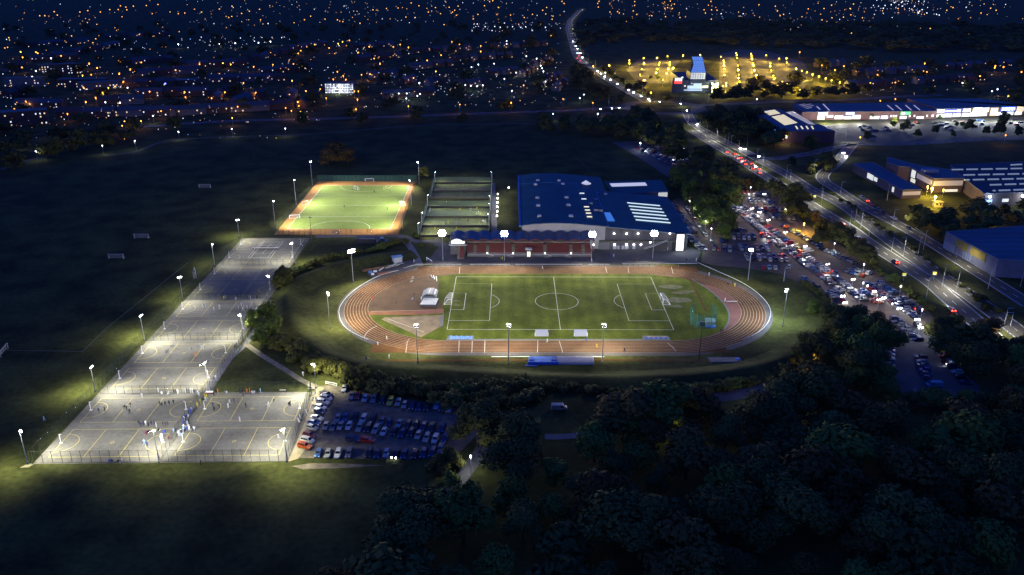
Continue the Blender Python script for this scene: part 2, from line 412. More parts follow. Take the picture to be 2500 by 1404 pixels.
# gravel car park and its sandy edge
gv=MB(); gv.poly(PG([(768,944),(815,938),(860,955),(1000,975),(1150,1000),(1175,1050),(1110,1118),(1000,1122),(720,1118),(703,1127)]),.016,gravel); struct(gv,'gravel_car_park')
gv=MB(); e=[(702,1128),(722,1085),(740,1040),(755,1000),(768,960),(771,944)]; f=[(728,1120),(752,1085),(762,1040),(775,1000),(787,962),(790,946)]
gv.band(smooth_path(PG(e),5),smooth_path(PG(f),5),.03,sand); struct(gv,'sandy_verge')
gv=MB(); gv.poly(PG([(712,1138),(760,1131),(840,1132),(940,1136),(850,1142),(740,1146)]),.012,gravel); gv.poly(PG([(48,1142),(62,1135),(75,1131),(82,1134),(70,1141)]),.012,dryg); gv.poly(PG([(930,641),(998,634),(1030,646),(1000,656),(915,684),(895,668)]),.014,tarm); struct(gv,'bare_ground')
# football pitches marked out on the dark playing field
fl=MB()
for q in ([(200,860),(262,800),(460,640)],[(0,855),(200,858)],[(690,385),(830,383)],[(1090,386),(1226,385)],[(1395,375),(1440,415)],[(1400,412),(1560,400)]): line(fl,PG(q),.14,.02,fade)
struct(fl,'playing_field_markings')
# ================================================================ grass bank round the stadium (a low ridge)
bank=smooth_path(PG([(1012,606),(950,615),(870,632),(790,654),(725,683),(700,720),(712,775),(752,830),(808,868),(880,889),(1000,900),(1150,910),(1300,918),(1500,922),(1700,914),(1850,893),(1945,858),(1995,810),(2008,765),(1985,715),(1930,675)],2.6),6)
bm=MB(); prof=[(-10,-.05),(-6.5,.7),(-3.5,1.9),(-1.2,2.6),(1,2.65),(3,1.6),(5.2,.5),(7,-.05)]
nB=len(bank); cols=[]
for off,h in prof: cols.append(offset(bank,-off))
k0=0
for i in range(nB):
    tap=min(1,i/8,(nB-1-i)/8)
    for c,(off,h) in zip(cols,prof): bm.v.append((c[i][0],c[i][1],h*tap if h>0 else h))
n=len(prof); mi=bm.mi(grass)
for i in range(nB-1):
    for j in range(n-1): bm.f.append((i*n+j,i*n+j+1,(i+1)*n+j+1,(i+1)*n+j)); bm.m.append(mi)
struct(bm,'grass_bank',True)
# ================================================================ roads and other car parks
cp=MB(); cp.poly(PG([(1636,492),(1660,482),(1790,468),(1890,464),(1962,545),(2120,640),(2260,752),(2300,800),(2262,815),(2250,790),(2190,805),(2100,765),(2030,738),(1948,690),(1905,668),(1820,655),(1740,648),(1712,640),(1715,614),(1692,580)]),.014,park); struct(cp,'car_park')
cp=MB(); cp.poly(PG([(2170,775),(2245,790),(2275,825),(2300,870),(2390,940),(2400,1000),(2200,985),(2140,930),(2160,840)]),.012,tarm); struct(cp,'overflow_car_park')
cp=MB(); cp.strip(smooth_path(PG([(1540,345),(1600,375),(1690,430)])),34,.012,tarm); struct(cp,'staff_car_park')
cp=MB(); cp.poly(PG([(2010,306),(2140,292),(2520,285),(2520,342),(2330,345),(2200,350),(2030,350)]),.012,road); struct(cp,'retail_car_park')
cp=MB(); cp.poly(PG([(1758,132),(1800,120),(1870,124),(1960,150),(1985,190),(1955,222),(1800,216),(1755,216)]),.012,road); cp.poly(PG([(1528,168),(1560,145),(1660,148),(1645,166),(1632,204),(1556,204)]),.012,road); struct(cp,'office_car_park')
RL=[(1690,318),(1726,342),(1759.5,362),(1805.6,389),(1841.6,412),(1901,450),(2002,514),(2069,554),(2119,591),(2196,641),(2270,688),(2320,731),(2363,768),(2420,820)]
RR=[(1676,262),(1680,282),(1690,298),(1700.5,308.6),(1755,339),(1813,367.7),(1870,399),(1928,429.6),(1976,460),(2057,500),(2130,555),(2209,614),(2303,678),(2380,731),(2450,782),(2520,835)]
RN=[(1420,22),(1396,45),(1388,66),(1392,85),(1402,120),(1412,141),(1433,160),(1476,188),(1524,216.6),(1572,243),(1590,250)]
def roadway(name,pts,w,m=road,z=.03,kerb=True,marks='dash',n=6):
    p=smooth_path(PG(pts),n); b=MB(); b.strip(p,w,z,m); o=struct(b,name)
    if kerb:
        k=MB()
        for s in (1,-1):
            e=offset(p,s*(w/2+.12)); L,Rr=offset(e,.12),offset(e,-.12)
            for i in range(len(p)-1):
                for A,B,z0,z1 in ((L,Rr,.13,.13),(L,L,0,.13),(Rr,Rr,0,.13)):
                    k.face([(*A[i],z0),(*B[i],z1),(*B[i+1],z1),(*A[i+1],z0)],concrete)
        struct(k,'kerb',flatup=False)
    q=MB()
    if marks:
        for s in (1,-1): q.strip(offset(p,s*(w/2-.35)),.22,z+.025,white)
        if marks=='dash':
            for x,y,h in walk(p,9):
                q.strip([(x,y),(x+4*math.cos(h),y+4*math.sin(h))],.22,z+.03,white)
        struct(q,'road_markings')
    return p
PL=roadway('dual_carriageway',RL,9.2); PR=roadway('dual_carriageway',RR,9.2); PN=roadway('main_road',RN,11.5)
rc=G(1617,262); RO=[(rc[0]+36*math.cos(2*PI*i/48),rc[1]+36*math.sin(2*PI*i/48)) for i in range(48)]
b=MB(); b.strip(RO,13,.034,road,True); struct(b,'roundabout')
b=MB(); b.poly([(rc[0]+28*math.cos(2*PI*i/40),rc[1]+28*math.sin(2*PI*i/40)) for i in range(40)],.14,grass); struct(b,'roundabout_island')
PE=roadway('side_road',[(1668,258),(1716,256.5),(1780,254),(1850,251),(1950,247),(2080,243),(2200,236),(2300,232)],10)
PWs=roadway('side_road',[(1566,258),(1524,260),(1428,268),(1330,272),(1200,276),(1000,284),(800,290),(560,296),(350,310)],8)
PS=roadway('service_road',[(2082,350),(2062,375),(2040,400),(2010,425),(2012,442),(2035,457),(2102,500),(2203,554),(2286,601),(2370,654),(2437,695),(2520,748)],8.5)
PT=roadway('retail_road',[(1825,378),(1880,388),(1960,378),(2040,360),(2082,353),(2200,352),(2330,345),(2510,335)],8)
struct(MB().strip(PG([(1975,188),(2017,212)]),14,.02,grass),'lit_verge')
# ================================================================ shared materials of things
dkm=mat('dark_steel',(.018,.020,.020),.6); galv=mat('galvanised_steel',(.42,.43,.44),.45,.3); whp=mat('white_paint',(.78,.78,.76),.6)
blk=mat('black_plastic',(.012,.012,.014),.5); net=wiremesh('white_netting',(.6,.62,.6),.22); chain=wiremesh('chain_link',(.020,.040,.036),.20)
gnet=wiremesh('green_netting',(.03,.22,.16),.34); bluem=mat('blue_roof_metal',(.014,.100,.090),.6,var=.26,scale=.10,stripe=('X',1.4,.16))
brickm=mat('dark_brick',(.085,.070,.068),.9,var=.15,scale=.6); paleW=mat('pale_cladding',(.42,.40,.42),.8,var=.06,scale=.3)
glassm=mat('dark_glass',(.012,.015,.02),.15,spec=.7)
FLO=emis('floodlight_lens',(.93,.95,1),60); FLOX=mat('unlit_lens',(.30,.31,.33),.3)
def hgt(bx,by,ty):
    x,y=G(bx,by); lo,hi=0.,90.
    for _ in range(40):
        m=(lo+hi)/2
        if pix(x,y,m)[1]>ty: lo=m
        else: hi=m
    return lo
def PV(px,py,Y):
    """point on the upright plane y=Y seen at a photo pixel: (x,z)"""
    a=(px-1250)/CF; b=(py-702)/CF
    u=CR*b+a; v=b-CR*a
    dy=math.cos(CP)-v*math.sin(CP); dz=-math.sin(CP)-v*math.cos(CP); t=Y/dy
    return (u*t,CH+dz*t)
# ================================================================ floodlight masts
def floodlight(bpx,tpy,tgt,power,label,group,heads=3,lit=True,col=(.96,.97,1),hw=.8,hh=.55,rows=1,ang=2.75,spill=.05,reach=0,H_=None,polem=None):
    bx,by=G(*bpx); h=H_ or hgt(bpx[0],bpx[1],tpy)
    az=math.atan2(tgt[1]-by,tgt[0]-bx)
    r=empty('floodlight_mast',bx,by,0,az,label,'floodlight',group)
    b=MB(); b.tube((0,0,0),(0,0,h),.17,polem or galv,.085,8); b.box((0,0,.25),(.5,.5,.5),concrete); b.build('pole',r)
    wid=(heads-1)*(hw+.12)
    b=MB()
    for j in range(rows): b.tube((.06,-wid/2-.2,h-.15-j*(hh+.25)),(.06,wid/2+.2,h-.15-j*(hh+.25)),.055,dkm)
    b.build('crossbar',r)
    down=math.radians(32)
    for j in range(rows):
        nh=heads-1 if (rows==3 and j!=1) else heads
        for i in range(nh):
            y=-(nh-1)*(hw+.12)/2+i*(hw+.12); z=h-.1-j*(hh+.25)
            # a shallow housing tilted down along +x with its lens in front
            cd,sd=math.cos(down),math.sin(down)
            def pt(a,bq,c): # a forward, bq side, c up in head frame
                return (.30+a*cd+c*sd*1.0,y+bq,z-a*sd+c*cd)
            def bx8(m,a0,a1,w2,h2,h3):
                q=[pt(a0,-w2,-h2),pt(a0,w2,-h2),pt(a0,w2,h2),pt(a0,-w2,h2),pt(a1,-w2*1.0,-h3),pt(a1,w2,-h3),pt(a1,w2,h3),pt(a1,-w2,h3)]
                for f in((0,3,2,1),(4,5,6,7),(0,1,5,4),(3,7,6,2),(0,4,7,3),(1,2,6,5)): m.face([q[k] for k in f],cur)
                return m
            # round drum housing with a round lens in front
            rr=hh/2 if hw<1.1 else hw*.50
            def disc(a0): return [pt(a0,rr*hw/max(hh,.01)*math.cos(2*PI*t/12) if hw<1.1 else rr*math.cos(2*PI*t/12),rr*math.sin(2*PI*t/12)) for t in range(12)]
            def drum(a0,a1,m):
                d0,d1=disc(a0),disc(a1); q=MB()
                for t in range(12): q.face([d0[t],d0[(t+1)%12],d1[(t+1)%12],d1[t]],m)
                q.face(d0[::-1],m); q.face(d1,m); return q
            hd=drum(-.22,.10,dkm).build('lamp_head',r); drum(.103,.15,FLO if lit else FLOX).build('lens',hd)
    if reach:
        d_=math.hypot(tgt[0]-bx,tgt[1]-by); tgt=(bx+(tgt[0]-bx)*min(1,reach/d_),by+(tgt[1]-by)*min(1,reach/d_))
    if lit:
        cs,sn=math.cos(az),math.sin(az)
        spot(bx+cs*1.1,by+sn*1.1,h-.1,tgt[0],tgt[1],0,power,col,ang,1.0,.45)
        point(bx,by,h+.55,power*spill,col,.3) if spill<.1 else spot(bx,by,h+.3,bx-cs*2,by-sn*2,0,power*spill,(1,1,.76) if col==CW else col,2.45,1.0,.4)  # second lamp per mast, added for stray light on the ground around
    return r
CW=(1,.985,.90)
gl='floodlight masts along the netball courts'
cc=lambda px,py:G(px,py)
PWC=44000
floodlight((68,1133),1053,cc(230,1080),PWC,'slim court floodlight at the near left corner of the netball courts',gl,2,col=CW,spill=.72,ang=2.3,reach=18)
floodlight((233.5,956),895,cc(400,960),PWC,'court floodlight left of the fence between the two nearest left courts blocks',gl,2,col=CW,spill=.72,ang=2.3,reach=18)
floodlight((353,830.5),769.6,cc(470,850),PWC,'court floodlight on the left fence, third from the near corner',gl,2,col=CW,spill=.72,ang=2.3,reach=18)
floodlight((446.4,730.7),675.4,cc(500,790),PWC*.6,'court floodlight on the left fence beside the dark unlit court',gl,2,col=CW,spill=.72,ang=2.3,reach=18)
floodlight((524.2,649),596,cc(620,640),PWC*.30,'court floodlight with dark back on the left fence, second from its far end',gl,2,col=CW,spill=.72,ang=2.3,reach=18)
floodlight((585,582.5),536,cc(650,615),PWC*.55,'court floodlight at the far left corner of the netball courts',gl,2,col=CW,spill=.72,ang=2.3,reach=18)
floodlight((772.4,948),888.7,cc(660,1000),PWC,'court floodlight by the hedge at the corner of the gravel car park',gl,2,col=CW,spill=.72,ang=2.3,reach=18)
floodlight((701.3,1128),1048.6,cc(590,1060),PWC,'court floodlight at the near right corner beside the red car',gl,2,col=CW,spill=.72,ang=2.3,reach=18)
floodlight((389,1130),1051.8,cc(385,1060),PWC*1.0,'court floodlight with a row of four heads at the middle of the near fence',gl,4,col=CW,spill=.22,ang=2.3,reach=18)
floodlight((510.8,955),886.6,cc(400,920),PWC*.9,'court floodlight with four heads above the courtside crowd and gate',gl,4,col=CW,spill=.22,ang=2.3,reach=18)
floodlight((595,830),768,cc(470,820),PWC*.75,'court floodlight rising beside the tall bush right of the courts',gl,2,col=CW,spill=.72,ang=2.3,reach=18)
floodlight((662,727),673,cc(560,770),PWC*.16,'court floodlight with bluish lamp at the right of the dark court',gl,2,col=CW,spill=.72,ang=2.3,reach=18)
floodlight((718,645),593.7,cc(640,630),PWC*.7,'court floodlight with round lit head at the right of the tennis court',gl,2,col=CW,spill=.72,ang=2.3,reach=18)
floodlight((761,582.5),530.6,cc(820,560),0,'unlit black court floodlight in front of the green hockey pitch fence',gl,2,lit=False,polem=dkm)
gh='floodlight masts round the green hockey pitch'
HC=(1,.97,.86); PWH=90000
for b,t,g_,l in (((672.9,558),490.6,(760,540),'left side nearest'),((723.3,500.2),438.5,(810,500),'left side middle'),((762.6,453),394.7,(840,465),'far left corner'),
  ((1023.8,453),395.2,(930,470),'far right corner'),((1004.6,502.6),440.9,(910,505),'right side middle'),((982.9,559.5),492.2,(880,545),'right side nearest')):
    floodlight(b,t,cc(*g_),PWH,'tall hockey pitch floodlight, '+l+' of the green turf',gh,2,col=HC,ang=2.25)
gt='floodlight masts round the athletics track'
TW=(1,.95,.74); PWT=74000
floodlight((862.8,689.3),609,cc(930,740),PWT*.8,'bright track floodlight left of the sheds at the top left bend',gt,3,col=TW,rows=2,hw=1.0,hh=.8)
floodlight((806.2,801.7),714.7,cc(930,770),PWT*.8,'track floodlight on the grass left of the left bend',gt,2,col=TW,rows=2,hw=.7,spill=.4)
floodlight((1020.2,886),792.3,cc(1010,790),PWT,'near side track floodlight in front of the throwing sector',gt,2,col=TW,rows=2,hw=.9)
floodlight((1241.4,888),791.7,cc(1240,780),PWT,'near side track floodlight left of the blue covered mat',gt,2,col=TW,rows=2,hw=.9)
floodlight((1469.8,887),791.9,cc(1470,780),PWT,'near side track floodlight right of the white covered mat',gt,2,col=TW,rows=2,hw=.9)
floodlight((1705.8,885.6),789.2,cc(1680,760),0,'unlit dark track floodlight in front of the hammer cage',gt,2,lit=False,rows=2,hw=.9,polem=dkm)
floodlight((1910.4,796.7),706.3,cc(1840,765),PWT*.75,'track floodlight with bluish head outside the right bend',gt,2,col=(.72,.88,1),rows=2,hw=.7,spill=.5)
floodlight((1826,684.6),606.9,cc(1790,720),PWT*.22,'track floodlight between the right bend and the full car park',gt,2,col=TW,rows=2,hw=.9)
floodlight((1913,688),652.8,cc(1880,720),0,'unlit grey lamp post on the hedge right of the track',gt,1,lit=False)
for b,t,l in (((1081.4,636),562.4,'left of the grandstand control room'),((1231.4,637.7),564,'left of the lit tunnel in the stand'),((1443.5,636),565.5,'at the right end of the red seats'),((1593,633.4),563,'in front of the dark block with lit doors')):
    floodlight(b,t,cc(b[0]+(1250-b[0])*-.02,765),PWT*.95,'dazzling stadium floodlight '+l,gt,4,col=TW,rows=3,hw=.85,hh=.85,spill=.012)  # head clusters enlarged and rounded: lens bloom built into their shape
gc='floodlight masts on the five-a-side cages'
for i,(b,ty) in enumerate([((1062,447),419),((1044,504),475.6),((1030,550),519),((1021.5,577),544),((1201,447),419),((1197,503),477),((1196,526),497.4),((1193.5,551),521.8)]):
    on=i in(0,1,2,3,4,5,6,7); tg=G(1115,b[1]-3)
    floodlight(b,ty,tg,10000 if i in(0,4) else 13000,('left' if i<4 else 'right')+' side five-a-side floodlight, '+nth(3-i if i<4 else 7-i)+' from the stand end',gc,1,col=(1,.98,.74),hw=.7,polem=whp,spill=.02)
# ================================================================ fences
POST={}
def fence(a,b,h,label,step=2.75,mesh=chain,name='chain_link_fence',group='chain link fences round the courts',postm=dkm,z0=0):
    A,B=G(*a),G(*b); L=dist(A,B); az=math.atan2(B[1]-A[1],B[0]-A[0])
    r=empty(name,A[0],A[1],0,az,label,'fence',group)
    m=MB(); m.face([(0,0,.03),(L,0,.03),(L,0,h),(0,0,h)],mesh); m.tube((0,0,h),(L,0,h),.03,postm,n=4); m.tube((0,0,.06),(L,0,.06),.04,dkm,n=4); m.build('mesh_panel',r)
    k=(h,postm.name)
    if k not in POST: POST[k]=MB().tube((0,0,0),(0,0,h+.06),.055,postm,n=5).mesh('post')
    n=max(1,round(L/step))
    for i in range(n+1):
        o=bpy.data.objects.new('post',POST[k]); C.objects.link(o); o.parent=r; o.location=(L*i/n,.06,0)
    return r
fence((82,1131),(389,1128),4,'tall dark fence along the near edge of the left front court')
fence((390,1128),(703,1127),4,'tall dark fence along the near edge of the right front court')
fence((703,1127),(760,957),4,'tall dark fence between the right front courts and the car park')
fence((390,1128),(504,959),4,'fence lined with spectators between the left and right front courts')
fence((245,962),(503,959),3,'low fence across the strip behind the left front courts')
fence((508,957),(760,957),4,'fence behind the right front courts before the grass triangle')
fence((76,1131),(353,829),4,'long dark fence down the left side of the nearest courts')
fence((353,829),(592,582),4,'long dark fence down the left side of the farther courts')
fence((515,955),(601,830),4,'fence between the middle courts and the grass triangle')
fence((601,830),(664,726),4,'fence hidden by the tall bush right of the middle courts')
fence((357,832),(592,829),3,'low fence across the strip between the two middle court blocks')
fence((450,732),(650,730),3,'low fence at the near edge of the dark court')
fence((531,648),(706,647),3,'low fence between the dark court and the tennis court')
fence((668,722),(761,582),4,'fence at the right side of the dark and tennis courts')
fence((594,581),(756,580.5),4,'fence at the far end of the netball courts before the hockey pitch')
gf='green fences round the hockey pitch'
teal=wiremesh('teal_chain_link',(.035,.12,.095),.40)
fence((668,574),(776,442.5),4,'tall fence along the left side of the hockey pitch',group=gf)
fence((776,442.5),(1017,443.3),4,'teal fence along the far end of the hockey pitch',mesh=teal,group=gf,postm=mat('green_post',(.08,.16,.13),.6))
fence((1017,443.3),(973,574),4,'dark fence along the right side of the hockey pitch',group=gf)
fence((668,574),(973,574),3.4,'dark fence across the near end of the hockey pitch',group=gf)
# white rails round the track
def rail(pts,label,step=2.6,closed=False):
    p=smooth_path(PG(pts),5) if len(pts)>2 else PG(pts); x0,y0=p[0]; r=empty('trackside_rail',x0,y0,0,0,label,'railing','white rails round the running track')
    b=MB()
    for i in range(len(p)-1): b.tube((p[i][0]-x0,p[i][1]-y0,1.1),(p[i+1][0]-x0,p[i+1][1]-y0,1.1),.085,whp,n=5)
    b.build('handrail',r)
    if 'up' not in POST: POST['up']=MB().tube((0,0,0),(0,0,1.1),.06,dkm,n=5).mesh('post')
    for x,y,h in walk(p,step):
        o=bpy.data.objects.new('post',POST['up']); C.objects.link(o); o.parent=r; o.location=(x-x0,y-y0,0)
rail([(1019,650.5),(1127,650.5)],'white rail at the left end of the far straight')
rail([(1147,650.5),(1245,650.5)],'white rail in front of the left half of the grandstand')
rail([(1257,650.5),(1420,650.5)],'white rail in front of the lit tunnel in the stand')
rail([(1436,650.5),(1487,650.5)],'short white rail right of the red seats')
rail([(1519,649.5),(1702,648.5)],'white rail at the right end of the far straight')
rail([(985,660),(1003,655),(1019,650.5)],'short bent white rail by the footpath at the top left bend',3)
rail([(973,665),(930,677),(890,697),(856,722),(834,748),(828,768),(834,792),(851,811),(878,826),(899,835)],'white rail curving round the left bend')
rail([(1703,646),(1750,667),(1801,690),(1840,714),(1868,740),(1880,763),(1877,787),(1862,808),(1838,824),(1811,835)],'white rail curving round the right bend')
# ================================================================ goals, netball posts, net
def goal(px,py,az,w,h,d,label,m=whp,xy=None,cat='goal',t=.085,g_='goals'):
    x,y=xy or G(px,py); r=empty('goal',x,y,0,az,label,cat,g_)
    b=MB()
    for s in (-1,1): b.tube((0,s*w/2,0),(0,s*w/2,h),t,m); b.tube((0,s*w/2,h),(-d*.4,s*w/2,h),t*.6,m,n=5); b.tube((-d*.4,s*w/2,h),(-d,s*w/2,0),t*.6,m,n=5); b.tube((0,s*w/2,.05),(-d,s*w/2,.05),t*.6,m,n=5)
    b.tube((0,-w/2-t,h),(0,w/2+t,h),t,m); b.tube((-d,-w/2,.05),(-d,w/2,.05),t*.6,m,n=5); b.build('frame',r)
    n_=MB(); w2=w/2
    n_.face([(-d,-w2,0),(-d,w2,0),(-d*.4,w2,h),(-d*.4,-w2,h)],net); n_.face([(-d*.4,-w2,h),(-d*.4,w2,h),(0,w2,h),(0,-w2,h)],net)
    for s in(-1,1): n_.face([(0,s*w2,0),(-d,s*w2,0),(-d*.4,s*w2,h),(0,s*w2,h)],net)
    n_.build('net',r); return r
gg='football goals'
goal(0,0,0,7.32,2.44,3.2,'white netted football goal at the left end of the stadium pitch',xy=(FX-FA,FY),t=.12)
goal(0,0,PI,7.32,2.44,3.2,'white netted football goal at the right end of the stadium pitch',xy=(FX+FA,FY),t=.12)
goal(902,444,-PI/2,5.5,2.2,1.5,'white goal standing against the far fence of the hockey pitch',t=.12)
goal(869,463,-2.3,3.66,2.1,1.2,'white hockey goal turned sideways on the far left turf')
goal(998,463,2.6,3.66,2.1,1.2,'white goal at the far right touchline of the turf')
goal(746,500,-.8,3.66,2.1,1.2,'white goal on the orange run-off halfway down the left')
goal(720,534,-1.3,5.5,2.2,1.3,'wide white goal with dark bag at the left touchline')
goal(981,502,2.4,3.66,2.1,1.2,'white goal under the right side hockey floodlight')
goal(820,572,PI/2,3.66,2.1,1.2,'dark goal stored on the near orange run-off',m=dkm)
for (x,y,a,l) in ((500,459,-PI/2,'far'),(345,582,-PI/2,'middle'),(283,632,-PI/2,'nearest')): goal(x,y,a,7.3,2.4,1.2,'faint goal frame on the dark playing field, '+l+' of three',m=galv)
goal(478,672,.4,7.3,2.4,1.0,'pale goal beside the court fence at the edge of the dark field')
goal(12,862,.2,7.3,2.4,1.0,'faint goal frame at the left edge of the dark playing field',m=galv)
k=0
for nm,o in COURTS.items():
    for s,(u,a) in enumerate(((-.08,0),(30.58,PI))):
        x,y=loc(o,u,7.62); r=empty('netball_post',x,y,0,a+TH,'white netball post at the '+('left' if s==0 else 'right')+' end of the '+{'A1':'near left court','A2':'left court second from the camera','B1':'near right court','B2':'right court beside the grass triangle','C1':'third court up the strip','C2':'fourth court up the strip','D1':'fifth court up the strip','D2':'court just before the dark court','E1':'near half of the dark court','E2':'far half of the dark court','F1':'near half of the tennis court','F2':'far half of the tennis court'}[nm],'netball post','netball posts')
        b=MB(); b.tube((0,0,0),(0,0,3.05),.085,whp,n=7); b.build('pole',r)
        b=MB(); b.box((0,0,.05),(.9,.6,.1),whp); b.build('base',r)
        b=MB(); q=[(.38+.2*math.cos(2*PI*i/10),.2*math.sin(2*PI*i/10),3.05) for i in range(10)]
        for i in range(10): b.tube(q[i],q[(i+1)%10],.03,whp,n=4)
        b.tube((0,0,3.05),(.18,0,3.05),.03,whp,n=4); b.build('hoop',r)
x,y=TEN['F']; r=empty('tennis_net',x,y,0,0,'long white topped tennis net across the far court','net')
b=MB(); b.face([(-6.4,0,.05),(6.4,0,.05),(6.4,0,.92),(-6.4,0,.92)],wiremesh('dark_net',(.05,.05,.05),.5)); b.build('mesh',r)
b=MB(); b.box((0,0,.96),(12.8,.12,.14),whp); b.build('headband',r)
for s in(-1,1): MB().tube((s*6.4,0,0),(s*6.4,0,1.05),.06,dkm).build('post',r)
# ================================================================ five-a-side cages
board=mat('kick_board',(.035,.032,.026),.8,var=.2,scale=.4); wood=mat('board_top',(.35,.33,.28),.7)
for i,(xl,xr,yf,yb) in enumerate(CAGES):
    r=empty('five_a_side_cage',(xl+xr)/2,yf,0,0,'floodlit five-a-side cage, '+nth(i)+' row back from the grandstand','sports cage','five-a-side cages')
    w=(xr-xl)/2; d=yb-yf
    for nm,c_,s_ in (('kick_board',(0,0,.6),(2*w,.12,1.2)),('kick_board',(0,d,.6),(2*w,.12,1.2)),('kick_board',(-w,d/2,.6),(.12,d-.13,1.2)),('kick_board',(w,d/2,.6),(.12,d-.13,1.2))):
        b=MB(); b.box(c_,s_,board); b.box((c_[0],c_[1],1.23),(s_[0],s_[1],.05),wood); b.build(nm,r)
    tn=wiremesh('pale_teal_net',(.20,.34,.30),.24)
    for s in(-1,1): MB().face([(s*w,0,1.25),(s*w,d,1.25),(s*w,d,4.5),(s*w,0,4.5)],tn).build('side_net',r)
    if i in(0,2,4,1): MB().face([(-w,d+.02,1.25),(w,d+.02,1.25),(w,d+.02,4.5),(-w,d+.02,4.5)],tn).build('end_net',r)
    for s in(-1,1):
        for t in(0,.33,.66,1): MB().tube((s*w,d*t,0),(s*w,d*t,4.6),.06,mat('teal_post',(.22,.36,.34),.5),n=5).build('post',r)
        MB().tube((s*w,0,4.5),(s*w,d,4.5),.045,mat('teal_post',(0,0,0)),n=5).build('top_rail',r)
# globe bollards beside the path
for i,(x,y) in enumerate([(1213.5,536.5),(1214,525),(1214.3,514),(1214.6,503.2),(1215,492.5),(1215.4,482),(1241.7,466)]):
    X,Y=G(x,y+3); r=empty('globe_lamp',X,Y,0,0,'white globe lamp '+('alone on the lawn left of the blue roof' if i==6 else 'beside the cage path, '+nth(i)+' from the grandstand'),'lamp','globe lamps beside the five-a-side cages')
    MB().tube((0,0,0),(0,0,2.6),.06,dkm).build('pole',r); MB().ball((0,0,2.85),.42,emis('globe_glass',(1,.98,.92),9)).build('globe',r,True); point(X,Y,3.4,1500,(1,.95,.82),.3)
# ================================================================ leisure centre
YF=391.0; YB=492.0
def zr(x):
    if x<32.7: return 14-.0042*(x-22.5)**2
    return 13.57-.0918*(x-32.7)
lc=empty('leisure_centre',45,YF,0,0,'large leisure centre with a long curved dark blue metal roof','building')
def L_(b,name,par=lc,smooth=False):
    o=b.build(name,par,smooth); o.location=(-45,-YF,0) if par is lc else (0,0,0); return o
WX0,WX1=5.2,88.0
wallm=mat('grey_render',(.095,.088,.10),.9,var=.12,scale=.3)
b=MB()
xs=[WX0+(WX1-WX0)*i/40 for i in range(41)]
for i in range(40):
    x0,x1=xs[i],xs[i+1]; m=paleW if x1<48 else wallm
    b.face([(x0,YF+.6,0),(x1,YF+.6,0),(x1,YF+.6,zr(x1)-.35),(x0,YF+.6,zr(x0)-.35)],m)
    b.face([(x0,YB-.6,0),(x1,YB-.6,0),(x1,YB-.6,zr(x1)-.35),(x0,YB-.6,zr(x0)-.35)][::-1],wallm) if x1<54 else None
b.face([(WX0,YB-.6,0),(WX0,YF+.6,0),(WX0,YF+.6,zr(WX0)-.35),(WX0,YB-.6,zr(WX0)-.35)],wallm)
YR=G(1496,473,10.0)[1]   # back edge of the right-hand roof
b.face([(WX1,YF+.6,0),(WX1,YR,0),(WX1,YR,zr(WX1)-.35),(WX1,YF+.6,zr(WX1)-.35)],brickm)
L_(b,'wall')
def roofslab(name,xa,xb,ya,yb,n,mt,th=.35,dz=0):
    b=MB(); xs=[xa+(xb-xa)*i/n for i in range(n+1)]
    for i in range(n):
        p,q=xs[i],xs[i+1]; za,zb=zr(p)+dz,zr(q)+dz
        b.face([(p,ya,za),(q,ya,zb),(q,yb,zb),(p,yb,za)],mt)
        b.face([(p,ya,za-th),(q,ya,zb-th),(q,ya,zb),(p,ya,za)],trim); b.face([(p,yb,za),(q,yb,zb),(q,yb,zb-th),(p,yb,za-th)],trim)
        b.face([(p,ya,za-th),(p,yb,za-th),(q,yb,zb-th),(q,ya,zb-th)],trim)
    b.face([(xa,ya,zr(xa)+dz-th),(xa,ya,zr(xa)+dz),(xa,yb,zr(xa)+dz),(xa,yb,zr(xa)+dz-th)],trim)
    b.face([(xb,ya,zr(xb)+dz-th),(xb,yb,zr(xb)+dz-th),(xb,yb,zr(xb)+dz),(xb,ya,zr(xb)+dz)],trim)
    return L_(b,name)
trim=mat('roof_edge_metal',(.25,.30,.36),.5); bluet=mat('blue_fascia',(.05,.20,.42),.5)
roofslab('roof',4.2,47.9,YF-.9,YB,26,bluem); roofslab('roof',47.92,54,YR+.1,YB,4,bluem,dz=-.05)
roofslab('roof',47.92,89.6,YF-.9,YR,14,bluem,dz=-.12)
b=MB(); b.box((3.9,(YF+YB)/2-.5,zr(4.2)-.25),(.9,YB-YF+.9,.9),bluet); L_(b,'gutter')
b=MB(); b.box((47.9,(YF+YR)/2,zr(48)+.12),(.35,YR-YF,.5),bluet); L_(b,'roof_ridge_trim')
def onroof(px,py,zg=12.5,extra=0):
    z=zg
    for _ in range(6): x,y=G(px,py,z); z=zr(x)+extra
    return x,y,z
b=MB(); q=[onroof(1240+x*.1923,400+y*.1923) for x,y in((160,258),(400,243),(600,240),(885,255),(910,345),(1250,370))]
for p,r_ in zip(q,q[1:]): b.tube((p[0],p[1],p[2]+.1),(r_[0],r_[1],r_[2]+.1),.14,bluet,n=4)
L_(b,'roof_seam')
greyl=emis('dim_rooflight',(.42,.45,.50),.17); warm=emis('warm_rooflight',(1,.93,.55),1.0); whl=emis('white_rooflight',(.90,.97,.95),.95); strip_=emis('strip_rooflight',(.80,1,.92),.92); pallm=emis('pale_rooflight',(.85,.85,.80),.55)
def rl(x,y,m,w=1.9,d=2.6,h=.55):
    X,Y,Z=onroof(1240+x*.1923,400+y*.1923); b=MB()
    b.box((X,Y,Z+h/2-.1),(w+.3,d+.3,h),galv); b.box((X,Y,Z+h-.02),(w,d,.16),m); return L_(b,'rooflight')
